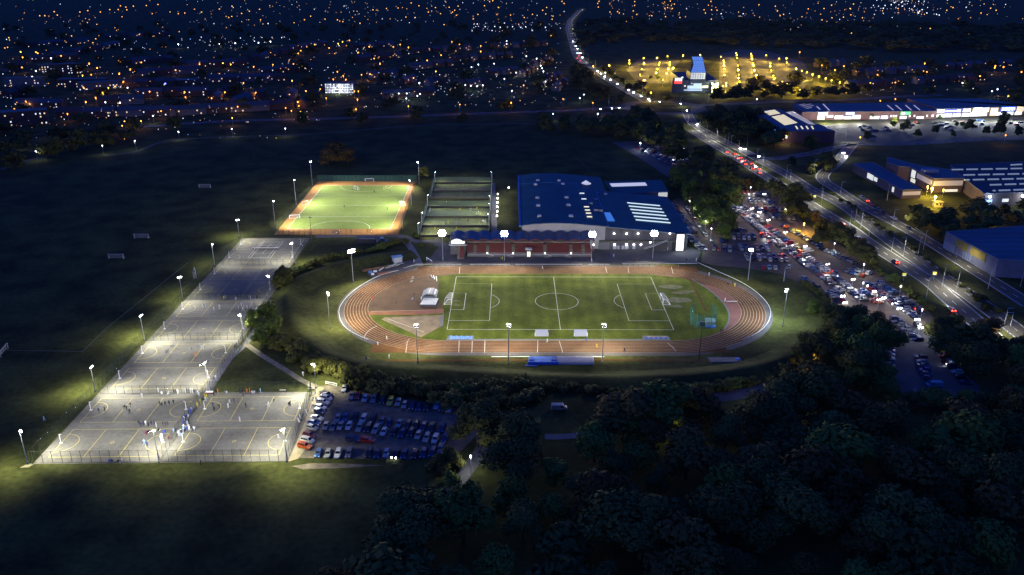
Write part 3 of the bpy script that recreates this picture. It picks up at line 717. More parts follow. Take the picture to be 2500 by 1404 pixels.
for x,y in((380,215),(350,265),(650,217),(700,260),(373,435),(743,432),(385,532),(768,527),(400,667),(800,665)): rl(x,y,greyl,1.9 if y>300 else 1.7,2.2)
for x,y in((1115,597),(1175,600)): rl(x,y,mat('plant_box',(.10,.06,.05),.7),2,1.8,1.2)
for x,y in((940,385),(965,457)): rl(x,y,whl,2.6,1.4)
for x,y in((997,557),(1010,599),(1023,638),(1036,683)): rl(x,y,warm,2.6,1.5)
for x,y in((1120,455),(1050,507),(1240,387)): rl(x,y,mat('plant_blue',(.03,.09,.2),.5),1.6,1.6,1)
X,Y,Z=onroof(1240+990*.1923,400+250*.1923); b=MB()
for i in range(8):
    a,c=2*PI*i/8,2*PI*(i+1)/8; b.face([(X+3.2*math.cos(a),Y+3.2*math.sin(a),Z),(X+3.2*math.cos(c),Y+3.2*math.sin(c),Z),(X,Y,Z+2)],pallm)
L_(b,'pyramid_rooflight')
for a,c in (((1515,497),(1930,533)),((1537,540),(1955,574)),((1557,582),(1982,617)),((1580,625),(2010,660)),((1600,668),(2037,707)),((1623,713),(2063,750))):
    p=onroof(1240+a[0]*.1923,400+a[1]*.1923); q=onroof(1240+c[0]*.1923,400+c[1]*.1923)
    y=(p[1]+q[1])/2; b=MB(); n=1
    for i in range(n):
        x0=p[0]; x1=q[0]
        b.face([(x0,y-1.0,zr(x0)+.12),(x1,y-1.0,zr(x1)+.12),(x1,y+1.0,zr(x1)+.12),(x0,y+1.0,zr(x0)+.12)],strip_)
    L_(b,'strip_rooflight')
X,Y,Z=onroof(1240+1280*.1923,400+690*.1923); b=MB(); b.face([(X-1.2,Y-6,Z+.2),(X+2.6,Y-6,Z+.2),(X+1.2,Y+5,Z+1.6),(X-2.0,Y+5,Z+1.6)],emis('blue_rooflight',(.10,.38,.85),.35)); b.box((X,Y,Z-.1),(2.6,9,.5),bluet); L_(b,'sloping_rooflight')
# rear wing with its own roof, lit end wall and long rooflight
x3,y3=G(1630,488); z3=hgt(1630,488,466.5)
A,B_=G(1495.8,472,z3),G(1632,467,z3); zb=z3+2.4; Cc,D_=G(1615,439,zb),G(1474,443,zb)
rearw=mat('grey_block_wall',(.13,.125,.14),.9,var=.15,scale=.5)
b=MB(); b.face([(*A,0),(*B_,0),(*B_,z3-.25),(*A,z3-.25)],rearw); b.face([(*B_,0),(*Cc,0),(*Cc,zb-.25),(*B_,z3-.25)],rearw); L_(b,'annexe_wall')
b=MB(); b.face([(*A,z3),(*B_,z3),(*Cc,zb),(*D_,zb)],bluem); b.face([(*A,z3-.3),(*B_,z3-.3),(*B_,z3),(*A,z3)],trim); b.face([(*B_,z3-.3),(*Cc,zb-.3),(*Cc,zb),(*B_,z3)],bluet); L_(b,'annexe_roof')
def r3(u,v): # point on rear roof
    p=lerp(lerp(A,B_,u),lerp(D_,Cc,u),v); return (p[0],p[1],z3+(zb-z3)*v)
b=MB()
for i in range(1):
    u0,u1=.07,.69; p=[r3(u0,.52),r3(u1,.52),r3(u1,.80),r3(u0,.80)]; b.face([(a[0],a[1],a[2]+.12) for a in p],pallm)
L_(b,'rooflight')
p,q=lerp(A,B_,.82),lerp(A,B_,.985); b=MB(); b.face([(p[0],p[1]-.2,.6),(q[0],q[1]-.2,.6),(q[0],q[1]-.2,z3-.6),(p[0],p[1]-.2,z3-.6)],emis('lit_hall_window',(.86,.88,.70),.55)); L_(b,'lit_window')
# storey ledge, lower storey, doors, lamps and glass entrance of the front wall
lx0=PV(1462,600,YF)[0]; b=MB(); b.box(((lx0+87)/2,YF-.7,4.6),(87-lx0,1.7,.35),mat('mossy_ledge',(.12,.12,.07),.9,var=.3,scale=.5)); L_(b,'ledge')
b=MB(); b.box(((lx0+80)/2,YF-.5,2.2),(80-lx0,1.1,4.4),wallm); L_(b,'storey_wall')
lampm=emis('wall_lamp_glass',(.96,.98,1),14)
for x,y in((1348,885),(1507,887),(1653,885),(2058,882)):
    X,Z=PV(1240+x*.1923,400+y*.1923,YF); b=MB(); b.ball((X,YF-.1,Z),.42,lampm); L_(b,'wall_lamp'); point(X,YF-.9,Z-.5,25,(.95,.97,1))
for x,y in((1355,1027),(1507,1027),(1600,1027),(1690,1027),(1810,997),(1085,1030),(1995,1055)):
    X,Z=PV(1240+x*.1923,400+y*.1923,YF-1.6); b=MB(); b.ball((X,YF-1.4,Z),.42,lampm); L_(b,'wall_lamp'); point(X,YF-2.3,Z-.5,25,(.95,.97,1))
doorm=mat('pale_door',(.42,.43,.45),.7)
for x0,x1,y0,y1 in((1335,1378,1040,1085),(1392,1415,1040,1085),(1445,1470,1040,1085),(1483,1530,1035,1085),(1583,1617,1040,1082),(1150,1287,998,1087),(1975,2030,1060,1112)):
    (X0,Z1),(X1,Z0)=PV(1240+x0*.1923,400+y0*.1923,YF-1.15),PV(1240+x1*.1923,400+y1*.1923,YF-1.15)
    b=MB(); b.box(((X0+X1)/2,YF-1.12,max(.0,Z0)/2+Z1/2),(X1-X0,.12,Z1-max(0,Z0)),mat('louvre_grey',(.2,.2,.21),.8) if x0==1150 else doorm); L_(b,'door')
(X0,Z1),(X1,_)=PV(1653,572,YF-2),PV(1671,572,YF-2)
b=MB(); b.face([(X0,YF-2,.1),(X1,YF-2,.1),(X1,YF-2,Z1),(X0,YF-2,Z1)],emis('lit_entrance_glass',(.88,.97,1),1.5,True)); L_(b,'lit_entrance')
b=MB()
for x in(X0-.25,X1+.25): b.box((x,YF-1.4,Z1/2),(.4,2.2,Z1+.3),dkm)
b.box(((X0+X1)/2,YF-1.4,Z1+.25),(X1-X0+.9,2.2,.4),dkm); b.box(((X0+X1)/2,YF-2.1,2.2),(X1-X0,.12,.14),dkm); b.box(((X0+X1)/2,YF-2.1,1.1),(.14,.12,2.2),dkm); L_(b,'entrance_frame')
point(X1+6,YF-4,5,1200,(.80,.95,1),.6); point((X0+X1)/2,YF-6,4,900,(.80,.93,1),.6)
# outside stair with white rails
a,c=PV(1240+1730*.1923,400+1112*.1923,YF-3),PV(1240+2030*.1923,400+1000*.1923,YF-3)
b=MB(); n=12
for i in range(n):
    x=a[0]+(c[0]-a[0])*(i+.5)/n; z=(max(0,a[1])*0+4.6*(i+1)/n); b.box((x,YF-2.4,z/2),((c[0]-a[0])/n,1.6,z),tarm)
L_(b,'outside_stair')
b=MB()
for dy in(-3.3,-1.6): b.tube((a[0],YF+dy,1.0),(c[0],YF+dy,5.6),.09,whp)
L_(b,'stair_rail')
# plant yard at the left corner
b=MB(); b.box((1.4,396.5,2.5),(4.2,6,5),mat('green_grey_cladding',(.06,.09,.10),.7)); b.box((2.4,398,5.6),(2,2.5,1.2),bluet); L_(b,'plant_room')
# ================================================================ grandstand
gs=empty('grandstand',0,379,0,0,'small grandstand with rows of red seats under a scalloped canopy','grandstand')
def S_(b,name): o=b.build(name,gs); o.location=(0,-379,0); return o
seatm=mat('red_seat_plastic',(.19,.022,.022),.5); stepm=mat('stand_concrete',(.16,.15,.155),.9,var=.15,scale=.4); ais=mat('yellow_aisle',(.36,.32,.14),.9,var=.15,scale=.6)
SX0,SX1=PV(1141,600,383)[0],PV(1443,600,383)[0]; LX0=PV(1100,600,383)[0]
NR=7; Y0,Z0=380.0,1.15; DY,DZ=.95,.46
b=MB()
for i in range(NR):
    b.box(((SX0+SX1)/2,Y0+DY*(i+.5),(Z0+DZ*i)/2),(SX1-SX0,DY,Z0+DZ*i),stepm)
b.box(((LX0+SX1)/2,Y0+DY*NR+2,2.1),(SX1-LX0,4,4.2),stepm); S_(b,'terrace')
ax=[PV(x,605,383)[0] for x in(1159.5,1190.5,1253.5,1330,1394,1424)]
edges=[SX0]+sum([[x-.75,x+.75] for x in ax],[])+[SX1]
for k in range(0,len(edges),2):
    xa,xb=edges[k]+.1,edges[k+1]-.1; n=int((xb-xa)/.56)
    if n<1: continue
    b=MB()
    for i in range(NR):
        for j in range(n):
            x=xa+(j+.5)*(xb-xa)/n; y=Y0+DY*(i+.62); z=Z0+DZ*i
            b.box((x,y,z+.42),(.46,.44,.08),seatm); b.box((x,y+.22,z+.66),(.46,.07,.44),seatm)
    S_(b,'seat_block')
for x in ax:
    b=MB()
    for i in range(NR): b.box((x,Y0+DY*(i+.5),Z0+DZ*i+.03),(1.4,DY,.08),ais)
    S_(b,'aisle')
b=MB(); b.tube((SX0,Y0-.1,Z0+.9),(SX1,Y0-.1,Z0+.9),.06,galv); b.tube((SX0,Y0-.1,Z0+.1),(SX1,Y0-.1,Z0+.1),.09,whp); S_(b,'handrail')
b=MB(); b.tube((SX0,Y0+DY*NR,Z0+DZ*NR+.8),(SX1,Y0+DY*NR,Z0+DZ*NR+.8),.10,whp); S_(b,'handrail')
for x,s in((1190,1),(1253,-1),(1330,1),(1394,-1)):
    X=PV(x,618,380)[0]; b=MB(); b.box((X+s*1.2,379.2,.5),(2.4,1,1),stepm); b.tube((X-s*.3,378.7,1.5),(X+s*1.0,378.7,1.5),.10,whp); b.tube((X+s*1.0,378.7,1.5),(X+s*3.2,378.7,.7),.10,whp); S_(b,'steps')
    b=MB(); b.ball((X,379.3,2.0),.22,lampm); S_(b,'step_lamp')
# tunnel hut with lit doors among the seats
X=PV(1291,605,380)[0]; b=MB(); b.box((X,380.6,1.9),(2.6,2.6,3.8),stepm); b.box((X,380.2,4.0),(3.2,3.2,.25),whp); S_(b,'tunnel_hut')
b=MB(); 
for dx in(-.42,.42): b.box((X+dx,379.26,1.5),(.5,.06,2.4),emis('tunnel_door_light',(1,.92,.72),2.0))
S_(b,'lit_door')
# left bay of seats, control room
xa,xb=PV(1117,612,380)[0],PV(1134,612,380)[0]
b=MB()
for i in range(8): b.box(((xa+xb)/2,376.2+.95*i,(.6+.5*i)/2),(xb-xa,.95,.6+.5*i),stepm)
S_(b,'terrace')
b=MB()
for i in range(8):
    b.box((xa+.5,376.2+.95*i,.64+.5*i),(1.0,.9,.08),ais)
    for j in range(4): x=xa+1.3+j*(xb-xa-1.5)/4+.2; b.box((x,376.2+.95*i,.6+.5*i+.42),(.46,.44,.08),seatm); b.box((x,376.42+.95*i,.6+.5*i+.66),(.46,.07,.44),seatm)
S_(b,'seat_block')
(xa,zt),(xb,zq)=PV(1099,579,383),PV(1137,597,383)
b=MB(); b.box(((xa+xb)/2,385.5,(zt+.3)/2),(xb-xa,5,zt+.3),stepm); b.box(((xa+xb)/2,384.6,zq-.1),(xb-xa+1.5,5.2,.25),whp); S_(b,'control_room')
b=MB(); n=6
for i in range(n):
    x0=xa+.5+(xb-xa-1)*i/n; x1=x0+(xb-xa-1)/n*.86; b.face([(x0,382.9,zq+.6),(x1,382.9,zq+.6),(x1,382.9,zt-.4),(x0,382.9,zt-.4)],emis('control_room_light',(.95,1,.97),2.4))
S_(b,'control_room_window')
# canopy: a row of shallow vaults, deep blue, over curved red trusses
NV=11; CX0,CX1=PV(1101,573,384)[0],PV(1450,573,384)[0]; bw=(CX1-CX0)/NV; zc=8.6
b=MB(); M_=10
for v in range(NV):
    for i in range(M_):
        t0,t1=i/M_,(i+1)/M_; p=lambda t:(CX0+bw*(v+t),zc+1.15*math.sin(PI*t))
        (x0,z0),(x1,z1)=p(t0),p(t1); b.face([(x0,379.2,z0-.3),(x1,379.2,z1-.3),(x1,390.3,z1+.4),(x0,390.3,z0+.4)],mat('canopy_blue',(.028,.06,.12),.5,var=.25,scale=.4)); b.face([(x0,379.2,z0-.42),(x1,379.2,z1-.42),(x1,390.3,z1+.28),(x0,390.3,z0+.28)][::-1],dkm)
S_(b,'canopy')
b=MB(); redt=mat('red_truss_paint',(.30,.04,.035),.5)
for v in range(NV):
    for i in range(M_):
        t0,t1=i/M_,(i+1)/M_; b.tube((CX0+bw*(v+t0),379.0,zc-.5+1.1*math.sin(PI*t0)),(CX0+bw*(v+t1),379.0,zc-.5+1.1*math.sin(PI*t1)),.12,redt,n=4,cap=False)
S_(b,'truss')
for v in range(NV+1): S_(MB().tube((CX0+bw*v,387,0),(CX0+bw*v,387,zc+.1),.16,redt if v%2 else dkm),'canopy_post')
b=MB(); b.box(((LX0+SX1)/2,389.6,4.5),(SX1-LX0,.3,9),brickm); S_(b,'brick_wall')
# ================================================================ trackside equipment
def tent(name,px,py,w,d,h,label,cat,cm,group=None,rz=0,profile='box',parts=2):
    x,y=G(px,py); r=empty(name,x,y,0,rz,label,cat,group); return r
# pole vault landing shelters inside the left bend
x,y=G(1050,722); r=empty('mat_shelter',x,y,0,-.03,'grey roofed landing mat shelter with one pale panel','shelter'); 
b=MB(); b.box((0,0,.5),(6.0,7.0,1.0),mat('mat_blue_grey',(.12,.14,.18),.8)); b.build('base',r); b=MB()
for x0,x1,z0,z1 in((-3.2,-1.2,1.0,2.2),(-1.2,1.4,2.2,2.2),(1.4,3.2,2.2,1.0)): b.face([(x0,-3.7,z0),(x1,-3.7,z1),(x1,3.7,z1),(x0,3.7,z0)],mat('shelter_grey',(.20,.22,.26),.5))
b.build('roof',r); MB().face([(-.2,-2.6,2.23),(2.6,-2.6,1.7),(2.6,3.4,1.7),(-.2,3.4,2.23)][::1],whp).build('pale_panel',r)
x,y=G(1048,741); r=empty('covered_landing_mat',x,y,0,-.03,'white topped landing mat beside the brown field event area','mat')
b=MB(); b.prism([(-3.4,-3.6),(3.2,-3.6),(3.6,3.4),(-2.8,3.6)],.1,1.05,mat('mat_dark_side',(.03,.035,.06),.7),mat('mat_cover_white',(.55,.56,.57),.7)); b.build('mat',r); 
b=MB(); b.box((-1.8,1.6,1.1),(.35,.3,.12),blk); b.box((2.2,-1.4,1.1),(.5,.3,.12),blk); b.build('strap',r)
def hatch(px,py,w,d,h,cm,label,name,n=2,group=None):
    x,y=G(px,py); r=empty(name,x,y,0,0,label,'mat',group); b=MB(); M=8
    for s in range(n):
        x0=-w/2+w*s/n+.03; x1=-w/2+w*(s+1)/n-.03
        pts=[(d/2*math.cos(PI*i/M),.4+(h-.4)*math.sin(PI*i/M)) for i in range(M+1)]; pts=[(d/2,0)]+pts+[(-d/2,0)]
        for i in range(len(pts)-1): b.face([(x0,pts[i][0],pts[i][1]),(x1,pts[i][0],pts[i][1]),(x1,pts[i+1][0],pts[i+1][1]),(x0,pts[i+1][0],pts[i+1][1])][::-1],cm)
        for X in(x0,x1): b.face([(X,p[0],p[1]) for p in pts],cm)
    b.build('cover',r); return r
r=hatch(1404,884,13.2,4.6,2.1,mat('beige_cover',(.55,.50,.42),.6),'long beige rounded shelter beside the blue mat','mat_cover',3)
x,y=G(1326,884); r=empty('high_jump_mat',x,y,0,0,'bright blue pole vault mat with sagging cover','mat')
b=MB(); bl=mat('mat_blue',(.10,.24,.62),.6,var=.15,scale=1.2); b.prism([(-5.5,-2.4),(5.4,-2.4),(5.2,2.2),(-5.0,2.2)],.1,1.2,bl); b.build('mat',r); b=MB()
for s in(-1,1): b.prism([(s*3.2-.2,-1.2),(s*5.0,-1.2),(s*4.9,1.3),(s*3.2,.8)],1.2,1.55,mat('mat_deep_blue',(.04,.12,.45),.6))
b.build('side_pad',r); MB().prism([(-6.6,-3.2),(-2,-3.6),(-2,-3.2),(-6.4,-2.7)],.02,.25,bl).build('folded_cover',r)
for (x,y,l) in ((1125,826.5,'rumpled blue sand pit cover at the left end of the long jump runway'),(1602,826,'blue and sand coloured pit cover at the right end of the long jump runway')):
    X,Y=G(x,y); r=empty('sand_pit',X,Y,0,0,l,'sand pit','long jump sand pits'); b=MB(); b.prism([(-5.6,-2.2),(5.4,-2.2),(4.9,2.1),(-5,2.1)],.02,.12,concrete); b.build('surround',r)
    b=MB(); n=14
    top=[(-4.3+8.8*i/n,1.35+.3*math.sin(i*1.9)+(.5 if i in(0,n) else 0)) for i in range(n+1)]; bot=[(-4.1+8.6*i/n,-1.1+.25*math.sin(i*2.3)-(.3 if i in(0,n) else 0)) for i in range(n+1)]
    if x>1400: top=[(p[0],p[1]-1.2) for p in top]
    for i in range(n): b.face([(*bot[i],.2+.15*(i%3)),(*bot[i+1],.2+.15*((i+1)%3)),(*top[i+1],.25+.15*((i+2)%3)),(*top[i],.25+.15*((i+1)%3))],bl if x<1400 else mat('tarp_deep_blue',(.02,.10,.42),.6))
    b.build('cover',r); 
    if x>1400: MB().prism([(-3.8,.2),(4.2,.2),(4.0,1.7),(-4.0,1.7)],.12,.2,sand).build('sand',r)
for (x,y,l) in((862,880,'dim outer sand pit at the left end of the near jump runway'),(1770,879,'dim outer sand pit at the right end of the near jump runway')):
    X,Y=G(x,y); r=empty('sand_pit',X,Y,0,0,l,'sand pit','long jump sand pits'); MB().prism([(-6,-2.1),(6,-2.1),(5.6,2.1),(-6,2.1)],.02,.16,concrete).build('surround',r); MB().prism([(-5.3,-1.6),(5.3,-1.6),(5,1.6),(-5.3,1.6)],.1,.2,sand).build('sand',r); MB().box((-4 if x<1000 else 4.6,.2,.35),(1.6,1.3,.4),bl).build('cover',r)
for (x,l) in((1322,'left grey team dugout beside the halfway line'),(1417,'right grey team dugout beside the pitch')):
    X,Y=G(x,819); r=empty('dugout',X,Y,0,0,l,'dugout','team dugouts'); b=MB(); b.face([(-2.5,-.9,0),(2.5,-.9,0),(2.5,-.8,1.5),(-2.5,-.8,1.5)],mat('dugout_grey',(.20,.22,.30),.5)); b.face([(-2.5,-.8,1.5),(2.5,-.8,1.5),(2.5,.8,2.25),(-2.5,.8,2.25)],mat('dugout_grey',(0,0,0))); b.build('shell',r)
    for s in(-1,1): MB().face([(s*2.5,-.9,0),(s*2.5,.6,0),(s*2.5,.8,2.25),(s*2.5,-.8,1.5)],mat('dugout_side',(.10,.11,.14),.5)).build('side_panel',r)
    b=MB()
    for s in(-1,1): b.tube((s*2.55,-.95,0),(s*2.55,-.85,1.55),.07,whp)
    b.build('frame',r)
# hammer and discus cage
x,y=G(1716,790); r=empty('throwing_cage',x,y,0,0,'tall green netted hammer cage inside the right bend','cage'); ring=[(5.2*math.cos(t),5.0*math.sin(t)) for t in[math.radians(d) for d in(128,160,195,230,262,295,328,360,400)]]
for i in range(len(ring)-1):
    a,c=ring[i],ring[i+1]; h=7 if i in(0,1,6,7) else 5.5; MB().face([(*a,0),(*c,0),(*c,h),(*a,h)],gnet).build('net_panel',r)
for i,a in enumerate(ring): MB().tube((*a,0),(*a,7.2 if i in(0,1,2,7,8) else 5.7),.09,mat('cage_green',(.05,.20,.16),.5)).build('post',r)
MB().poly([(2.6*math.cos(2*PI*i/20),2.6*math.sin(2*PI*i/20)) for i in range(20)],.09,concrete).build('throwing_circle',r)
x,y=G(1733,788); r=empty('folded_net',x,y,0,0,'pale sheet of spare netting stacked inside the throwing cage','net'); MB().prism([(-2.2,-2.4),(1.6,-2.6),(2.6,1.6),(-1.4,2.4)],.1,1.3,mat('pale_green_sheet',(.32,.48,.38),.7)).build('sheet',r)
x,y=G(1735,800); r=empty('crash_pad',x,y,0,0,'blue pads lying against the throwing cage','mat'); MB().box((0,0,.4),(4,1.2,.8),bl).build('pad',r)
# store hut, hurdles, jump stands
x,y=G(970,639); r=empty('store_hut',x,y,0,.45,'small white store hut with bright blue roof beside the hurdles','hut'); MB().box((0,0,1.3),(4.2,3,2.6),mat('hut_white',(.50,.50,.53),.8)).build('wall',r); MB().prism([(-2.5,-1.8),(2.5,-1.8),(2.5,1.8),(-2.5,1.8)],2.6,2.85,mat('hut_blue',(.04,.25,.45),.5)).build('roof',r)
hurd=MB(); 
for s in(-.55,.55): hurd.tube((s,0,0),(s,0,.95),.03,dkm,n=4); hurd.tube((s,-.35,.03),(s,.3,.03),.035,dkm,n=4)
hurd.box((0,0,.98),(1.2,.05,.14),whp); HM=hurd.mesh('hurdle')
def hurdle(x,y,rz,label,g_='hurdles'):
    o=bpy.data.objects.new('hurdle',HM); C.objects.link(o); o.location=(x,y,.05); o.rotation_euler=(0,0,rz); return tag(o,label,'hurdle',g_)
for i in range(30):
    px=944+40*((i*7)%30)/30+rnd.uniform(-2,2); py=657-.30*(px-944)+rnd.uniform(-3.5,3.5); X,Y=G(px,py); hurdle(X,Y,.5+rnd.uniform(-.4,.4),'white topped hurdle jumbled in the pile below the store hut','hurdles in the pile by the store hut')
for i,(px,py) in enumerate([(1008.5,681.5),(1007,684.5),(1006,689.5),(1004.5,693)]): X,Y=G(px,py); hurdle(X,Y,0,nth(i)+' hurdle of the short row on the brown area')
for i in range(8): X,Y=G(1776+3*i,741); hurdle(X,Y,.1,nth(i)+' hurdle from the left in the row on the right bend')
for i,(a,c) in enumerate((((926,662),(941,652)),((1051,673),(1056,680)),((1058.5,675),(1061,683)),((1065,677),(1066.5,688)))):
    A_,B2=G(*a),G(*c); o=MB().tube((*A_,.35),(*B2,.35),.22,whp).build('steeple_beam'); tag(o,['long white beam lying beside the hurdle pile','first white steeplechase beam behind the grey shelter','middle white steeplechase beam behind the grey shelter','last white steeplechase beam with bars behind the grey shelter'][i],'beam','steeplechase beams')
x,y=G(938,669); r=empty('timber_stack',x,y,0,.5,'orange brown stack of boards beside the hurdle pile','stack'); MB().box((0,0,.35),(6,1.4,.7),mat('stack_orange',(.28,.10,.035),.8,var=.3,scale=2)).build('boards',r)
x,y=G(926,660); r=empty('earth_wall',x,y,0,.52,'brown timber retaining wall behind the hurdle pile','wall'); MB().box((1,2.0,.5),(17,1.0,1.0),mat('earth_brown',(.13,.075,.03),.9,var=.3,scale=.8)).build('wall',r)
for i,(px,py,c_,l) in enumerate(((904,666,bl,'blue crate at the end of the hurdle compound'),(910,671,whp,'white drum at the end of the hurdle compound'),(916,664,whp,'white board near the blue crate'))):
    x,y=G(px,py); b=MB(); b.box((0,0,.4),(1.6,1.0,.8),c_,.4) if i!=1 else b.tube((0,0,0),(0,0,.7),.7,c_,n=12); o=b.build('crate' if i!=1 else 'drum'); o.location=(x,y,0); tag(o,l,'crate' if i!=1 else 'drum')
x,y=G(1046,640); r=empty('barrier_arm',x,y,0,0,'white raised barrier beam at the corner of the stadium apron','barrier'); MB().tube((-1.2,2.8,1.4),(1.8,-.9,.9),.22,whp).build('beam',r); MB().tube((-1.0,2.5,0),(-1.0,2.5,1.5),.16,whp).build('post',r)
# barbecue yard / sheds between the hockey pitch and the courts
x,y=G(896,592); r=empty('open_shed',x,y,0,0,'dark open shed with white rails below the hockey pitch','shed')
b=MB(); b.box((0,0,1.3),(10,6,2.6),mat('shed_dark',(.035,.032,.035),.8,var=.2,scale=.5)); b.build('wall',r); MB().prism([(-5.4,-3.4),(5.4,-3.4),(5.4,3.4),(-5.4,3.4)],2.6,2.8,mat('shed_roof',(.05,.048,.052),.7,var=.3,scale=.5)).build('roof',r)
for dy in(-2.2,1.8): MB().box((.4,dy,2.9),(7.5,.3,.15),galv).build('rail',r)
x,y=G(930,588); r=empty('equipment_heap',x,y,0,0,'heap of bluish equipment under covers right of the open shed','heap')
for i in range(9): MB().box((rnd.uniform(-4,4),rnd.uniform(-3,3),.6),(rnd.uniform(.8,2.4),rnd.uniform(.8,2),rnd.uniform(.7,1.6)),rnd.choice([dkm,galv,bluet,mat('heap_grey',(.16,.17,.2),.7)]),rnd.uniform(0,3)).build('cover',r)
# ================================================================ cars
PAINT={'white':(.54,.52,.42),'silver':(.28,.28,.23),'grey':(.11,.115,.125),'black':(.012,.012,.014),'navy':(.012,.022,.075),'blue':(.015,.06,.19),'red':(.38,.018,.012),'maroon':(.10,.008,.012),'yellow':(.42,.40,.03),'orange':(.48,.09,.012),'pale blue':(.18,.27,.32),'beige':(.36,.30,.20)}
def paint(c): return mat('car_paint_'+c.replace(' ','_'),PAINT[c],.28,0,spec=.6)
tyre=mat('tyre_rubber',(.012,.012,.012),.8); rimm=mat('wheel_rim',(.30,.30,.32),.35,.6); hlm=mat('headlight_glass',(.55,.58,.62),.15,spec=.8); tlm=mat('tail_light_red',(.25,.01,.01),.3)
HLON=emis('headlight_on',(.88,.93,1),55); TLON=emis('tail_light_on',(1,.05,.02),14)
# type: length, width, bonnet z, belt z, roof z, belt x rear/front, roof x rear/front
CT={'hatchback':(4.05,1.76,.80,.96,1.48,-1.93,1.02,-1.50,.28),'estate':(4.65,1.82,.80,.97,1.50,-2.22,.98,-1.95,.20),'saloon':(4.60,1.80,.80,.95,1.44,-1.62,1.02,-.95,.15),'off-roader':(4.55,1.88,.98,1.12,1.74,-2.18,1.05,-1.98,.42),'small car':(3.60,1.64,.80,.96,1.50,-1.72,.95,-1.40,.35),'minivan':(4.5,1.82,.88,1.02,1.66,-2.16,1.35,-1.95,.55)}
CTN=['hatchback','estate','saloon','off-roader','hatchback','small car','minivan','hatchback']
def body_bm(t):
    L,Wd,zb,zl,zr_,bx0,bx1,rx0,rx1=CT[t]; w=Wd/2; bm=bmesh.new()
    st=[(-L/2,.32,zl-.16,w*.90),(-L/2+.10,.24,zl-.02,w*.97),(bx0+.25,.22,zl,w),(0,.20,zl,w),(bx1,.22,zl-.02,w),(L/2-.55,.24,zb,w*.97),(L/2-.08,.28,zb-.14,w*.88),(L/2,.34,zb-.26,w*.80)]
    rings=[]
    for x,z0,z1,h in st:
        zm=(z0+z1)/2+.05; rings.append([bm.verts.new(p) for p in((x,-h*.93,z0),(x,-h,zm),(x,-h*.94,z1),(x,h*.94,z1),(x,h,zm),(x,h*.93,z0))])
    for a,b in zip(rings,rings[1:]):
        for i in range(6):
            j=(i+1)%6; bm.faces.new((a[i],b[i],b[j],a[j]))
    bm.faces.new(rings[0]); bm.faces.new(rings[-1][::-1])
    # cabin with roof
    lo=[bm.verts.new(p) for p in((bx0,-w*.93,zl-.03),(bx1,-w*.93,zl-.03),(bx1,w*.93,zl-.03),(bx0,w*.93,zl-.03))]
    hi=[bm.verts.new(p) for p in((rx0,-w*.74,zr_-.03),(rx1,-w*.74,zr_-.02),(rx1,w*.74,zr_-.02),(rx0,w*.74,zr_-.03))]
    tp=[bm.verts.new(p) for p in((rx0+.15,-w*.62,zr_),(rx1-.2,-w*.62,zr_+.01),(rx1-.2,w*.62,zr_+.01),(rx0+.15,w*.62,zr_))]
    for A,B in((lo,hi),(hi,tp)):
        for i in range(4): j=(i+1)%4; bm.faces.new((A[i],A[j],B[j],B[i]))
    bm.faces.new(tp)
    bmesh.ops.recalc_face_normals(bm,faces=bm.faces); return bm
def body_mesh(t,c):
    k=('b',t,c)
    if k not in CM:
        bm=body_bm(t); me=bpy.data.meshes.new('body'); bm.to_mesh(me); bm.free(); me.materials.append(paint(c)); CM[k]=me
    return CM[k]
CM={}
def win_mb(t,b):
    L,Wd,zb,zl,zr_,bx0,bx1,rx0,rx1=CT[t]; w=Wd/2
    lo=[(bx0,-w*.93,zl-.03),(bx1,-w*.93,zl-.03),(bx1,w*.93,zl-.03),(bx0,w*.93,zl-.03)]; hi=[(rx0,-w*.74,zr_-.03),(rx1,-w*.74,zr_-.02),(rx1,w*.74,zr_-.02),(rx0,w*.74,zr_-.03)]
    def quad(i,u0,u1,v0=.14,v1=.92,off=.018):
        j=(i+1)%4; A,B,Cq,D=map(Vector,(lo[i],lo[j],hi[j],hi[i])); n=(B-A).cross(D-A).normalized()*off
        f=lambda u,v:(A.lerp(B,u)).lerp(D.lerp(Cq,u),v)+n
        b.face([tuple(f(u0,v0)),tuple(f(u1,v0)),tuple(f(u1,v1)),tuple(f(u0,v1))],glassm)
    quad(1,.06,.94); quad(3,.08,.92,.25)
    for i in(0,2):
        quad(i,.08,.34); quad(i,.37,.62); quad(i,.65,.90)
def wheel_mb(b,x,y,r=.31):
    b.tube((x,y-.1,r),(x,y+.1,r),r,tyre,n=12); s=1 if y>0 else -1
    b.tube((x,y+s*.09,r),(x,y+s*.108,r),r*.6,rimm,n=10)
def lamp_mb(b,t,which,s,m):
    L,Wd,zb,zl=CT[t][:4]; w=Wd/2
    if which=='h': b.box((L/2-.12,s*w*.66,zb-.16),(.26,.36,.17),m)
    else: b.box((-L/2+.04,s*w*.72,zl-.16),(.14,.26,.26),m)
def simple_car(t,c,hl=None,tl=None):
    """whole small car as one mesh"""
    k=('s',t,c,hl,tl)
    if k in CM: return CM[k]
    bm=body_bm(t); b=MB(); pm=paint(c)
    for f in bm.faces: b.face([tuple(v.co) for v in f.verts],pm)
    bm.free(); win_mb(t,b); L=CT[t][0]
    for x in(-L*.30,L*.31):
        for s in(-1,1): b.tube((x,s*CT[t][1]*.45-.1,.31),(x,s*CT[t][1]*.45+.1,.31),.31,tyre,n=8)
    for s in(-1,1): lamp_mb(b,t,'h',s,HLON if hl else hlm); lamp_mb(b,t,'t',s,TLON if tl else tlm)
    if hl:
        for s in(-1,1): b.ball((L/2+.02,s*CT[t][1]*.34,.64),.30,HLON,6,4)
    if tl:
        for s in(-1,1): b.ball((-L/2-.02,s*CT[t][1]*.36,.84),.26,TLON,6,4)
    CM[k]=b; return b
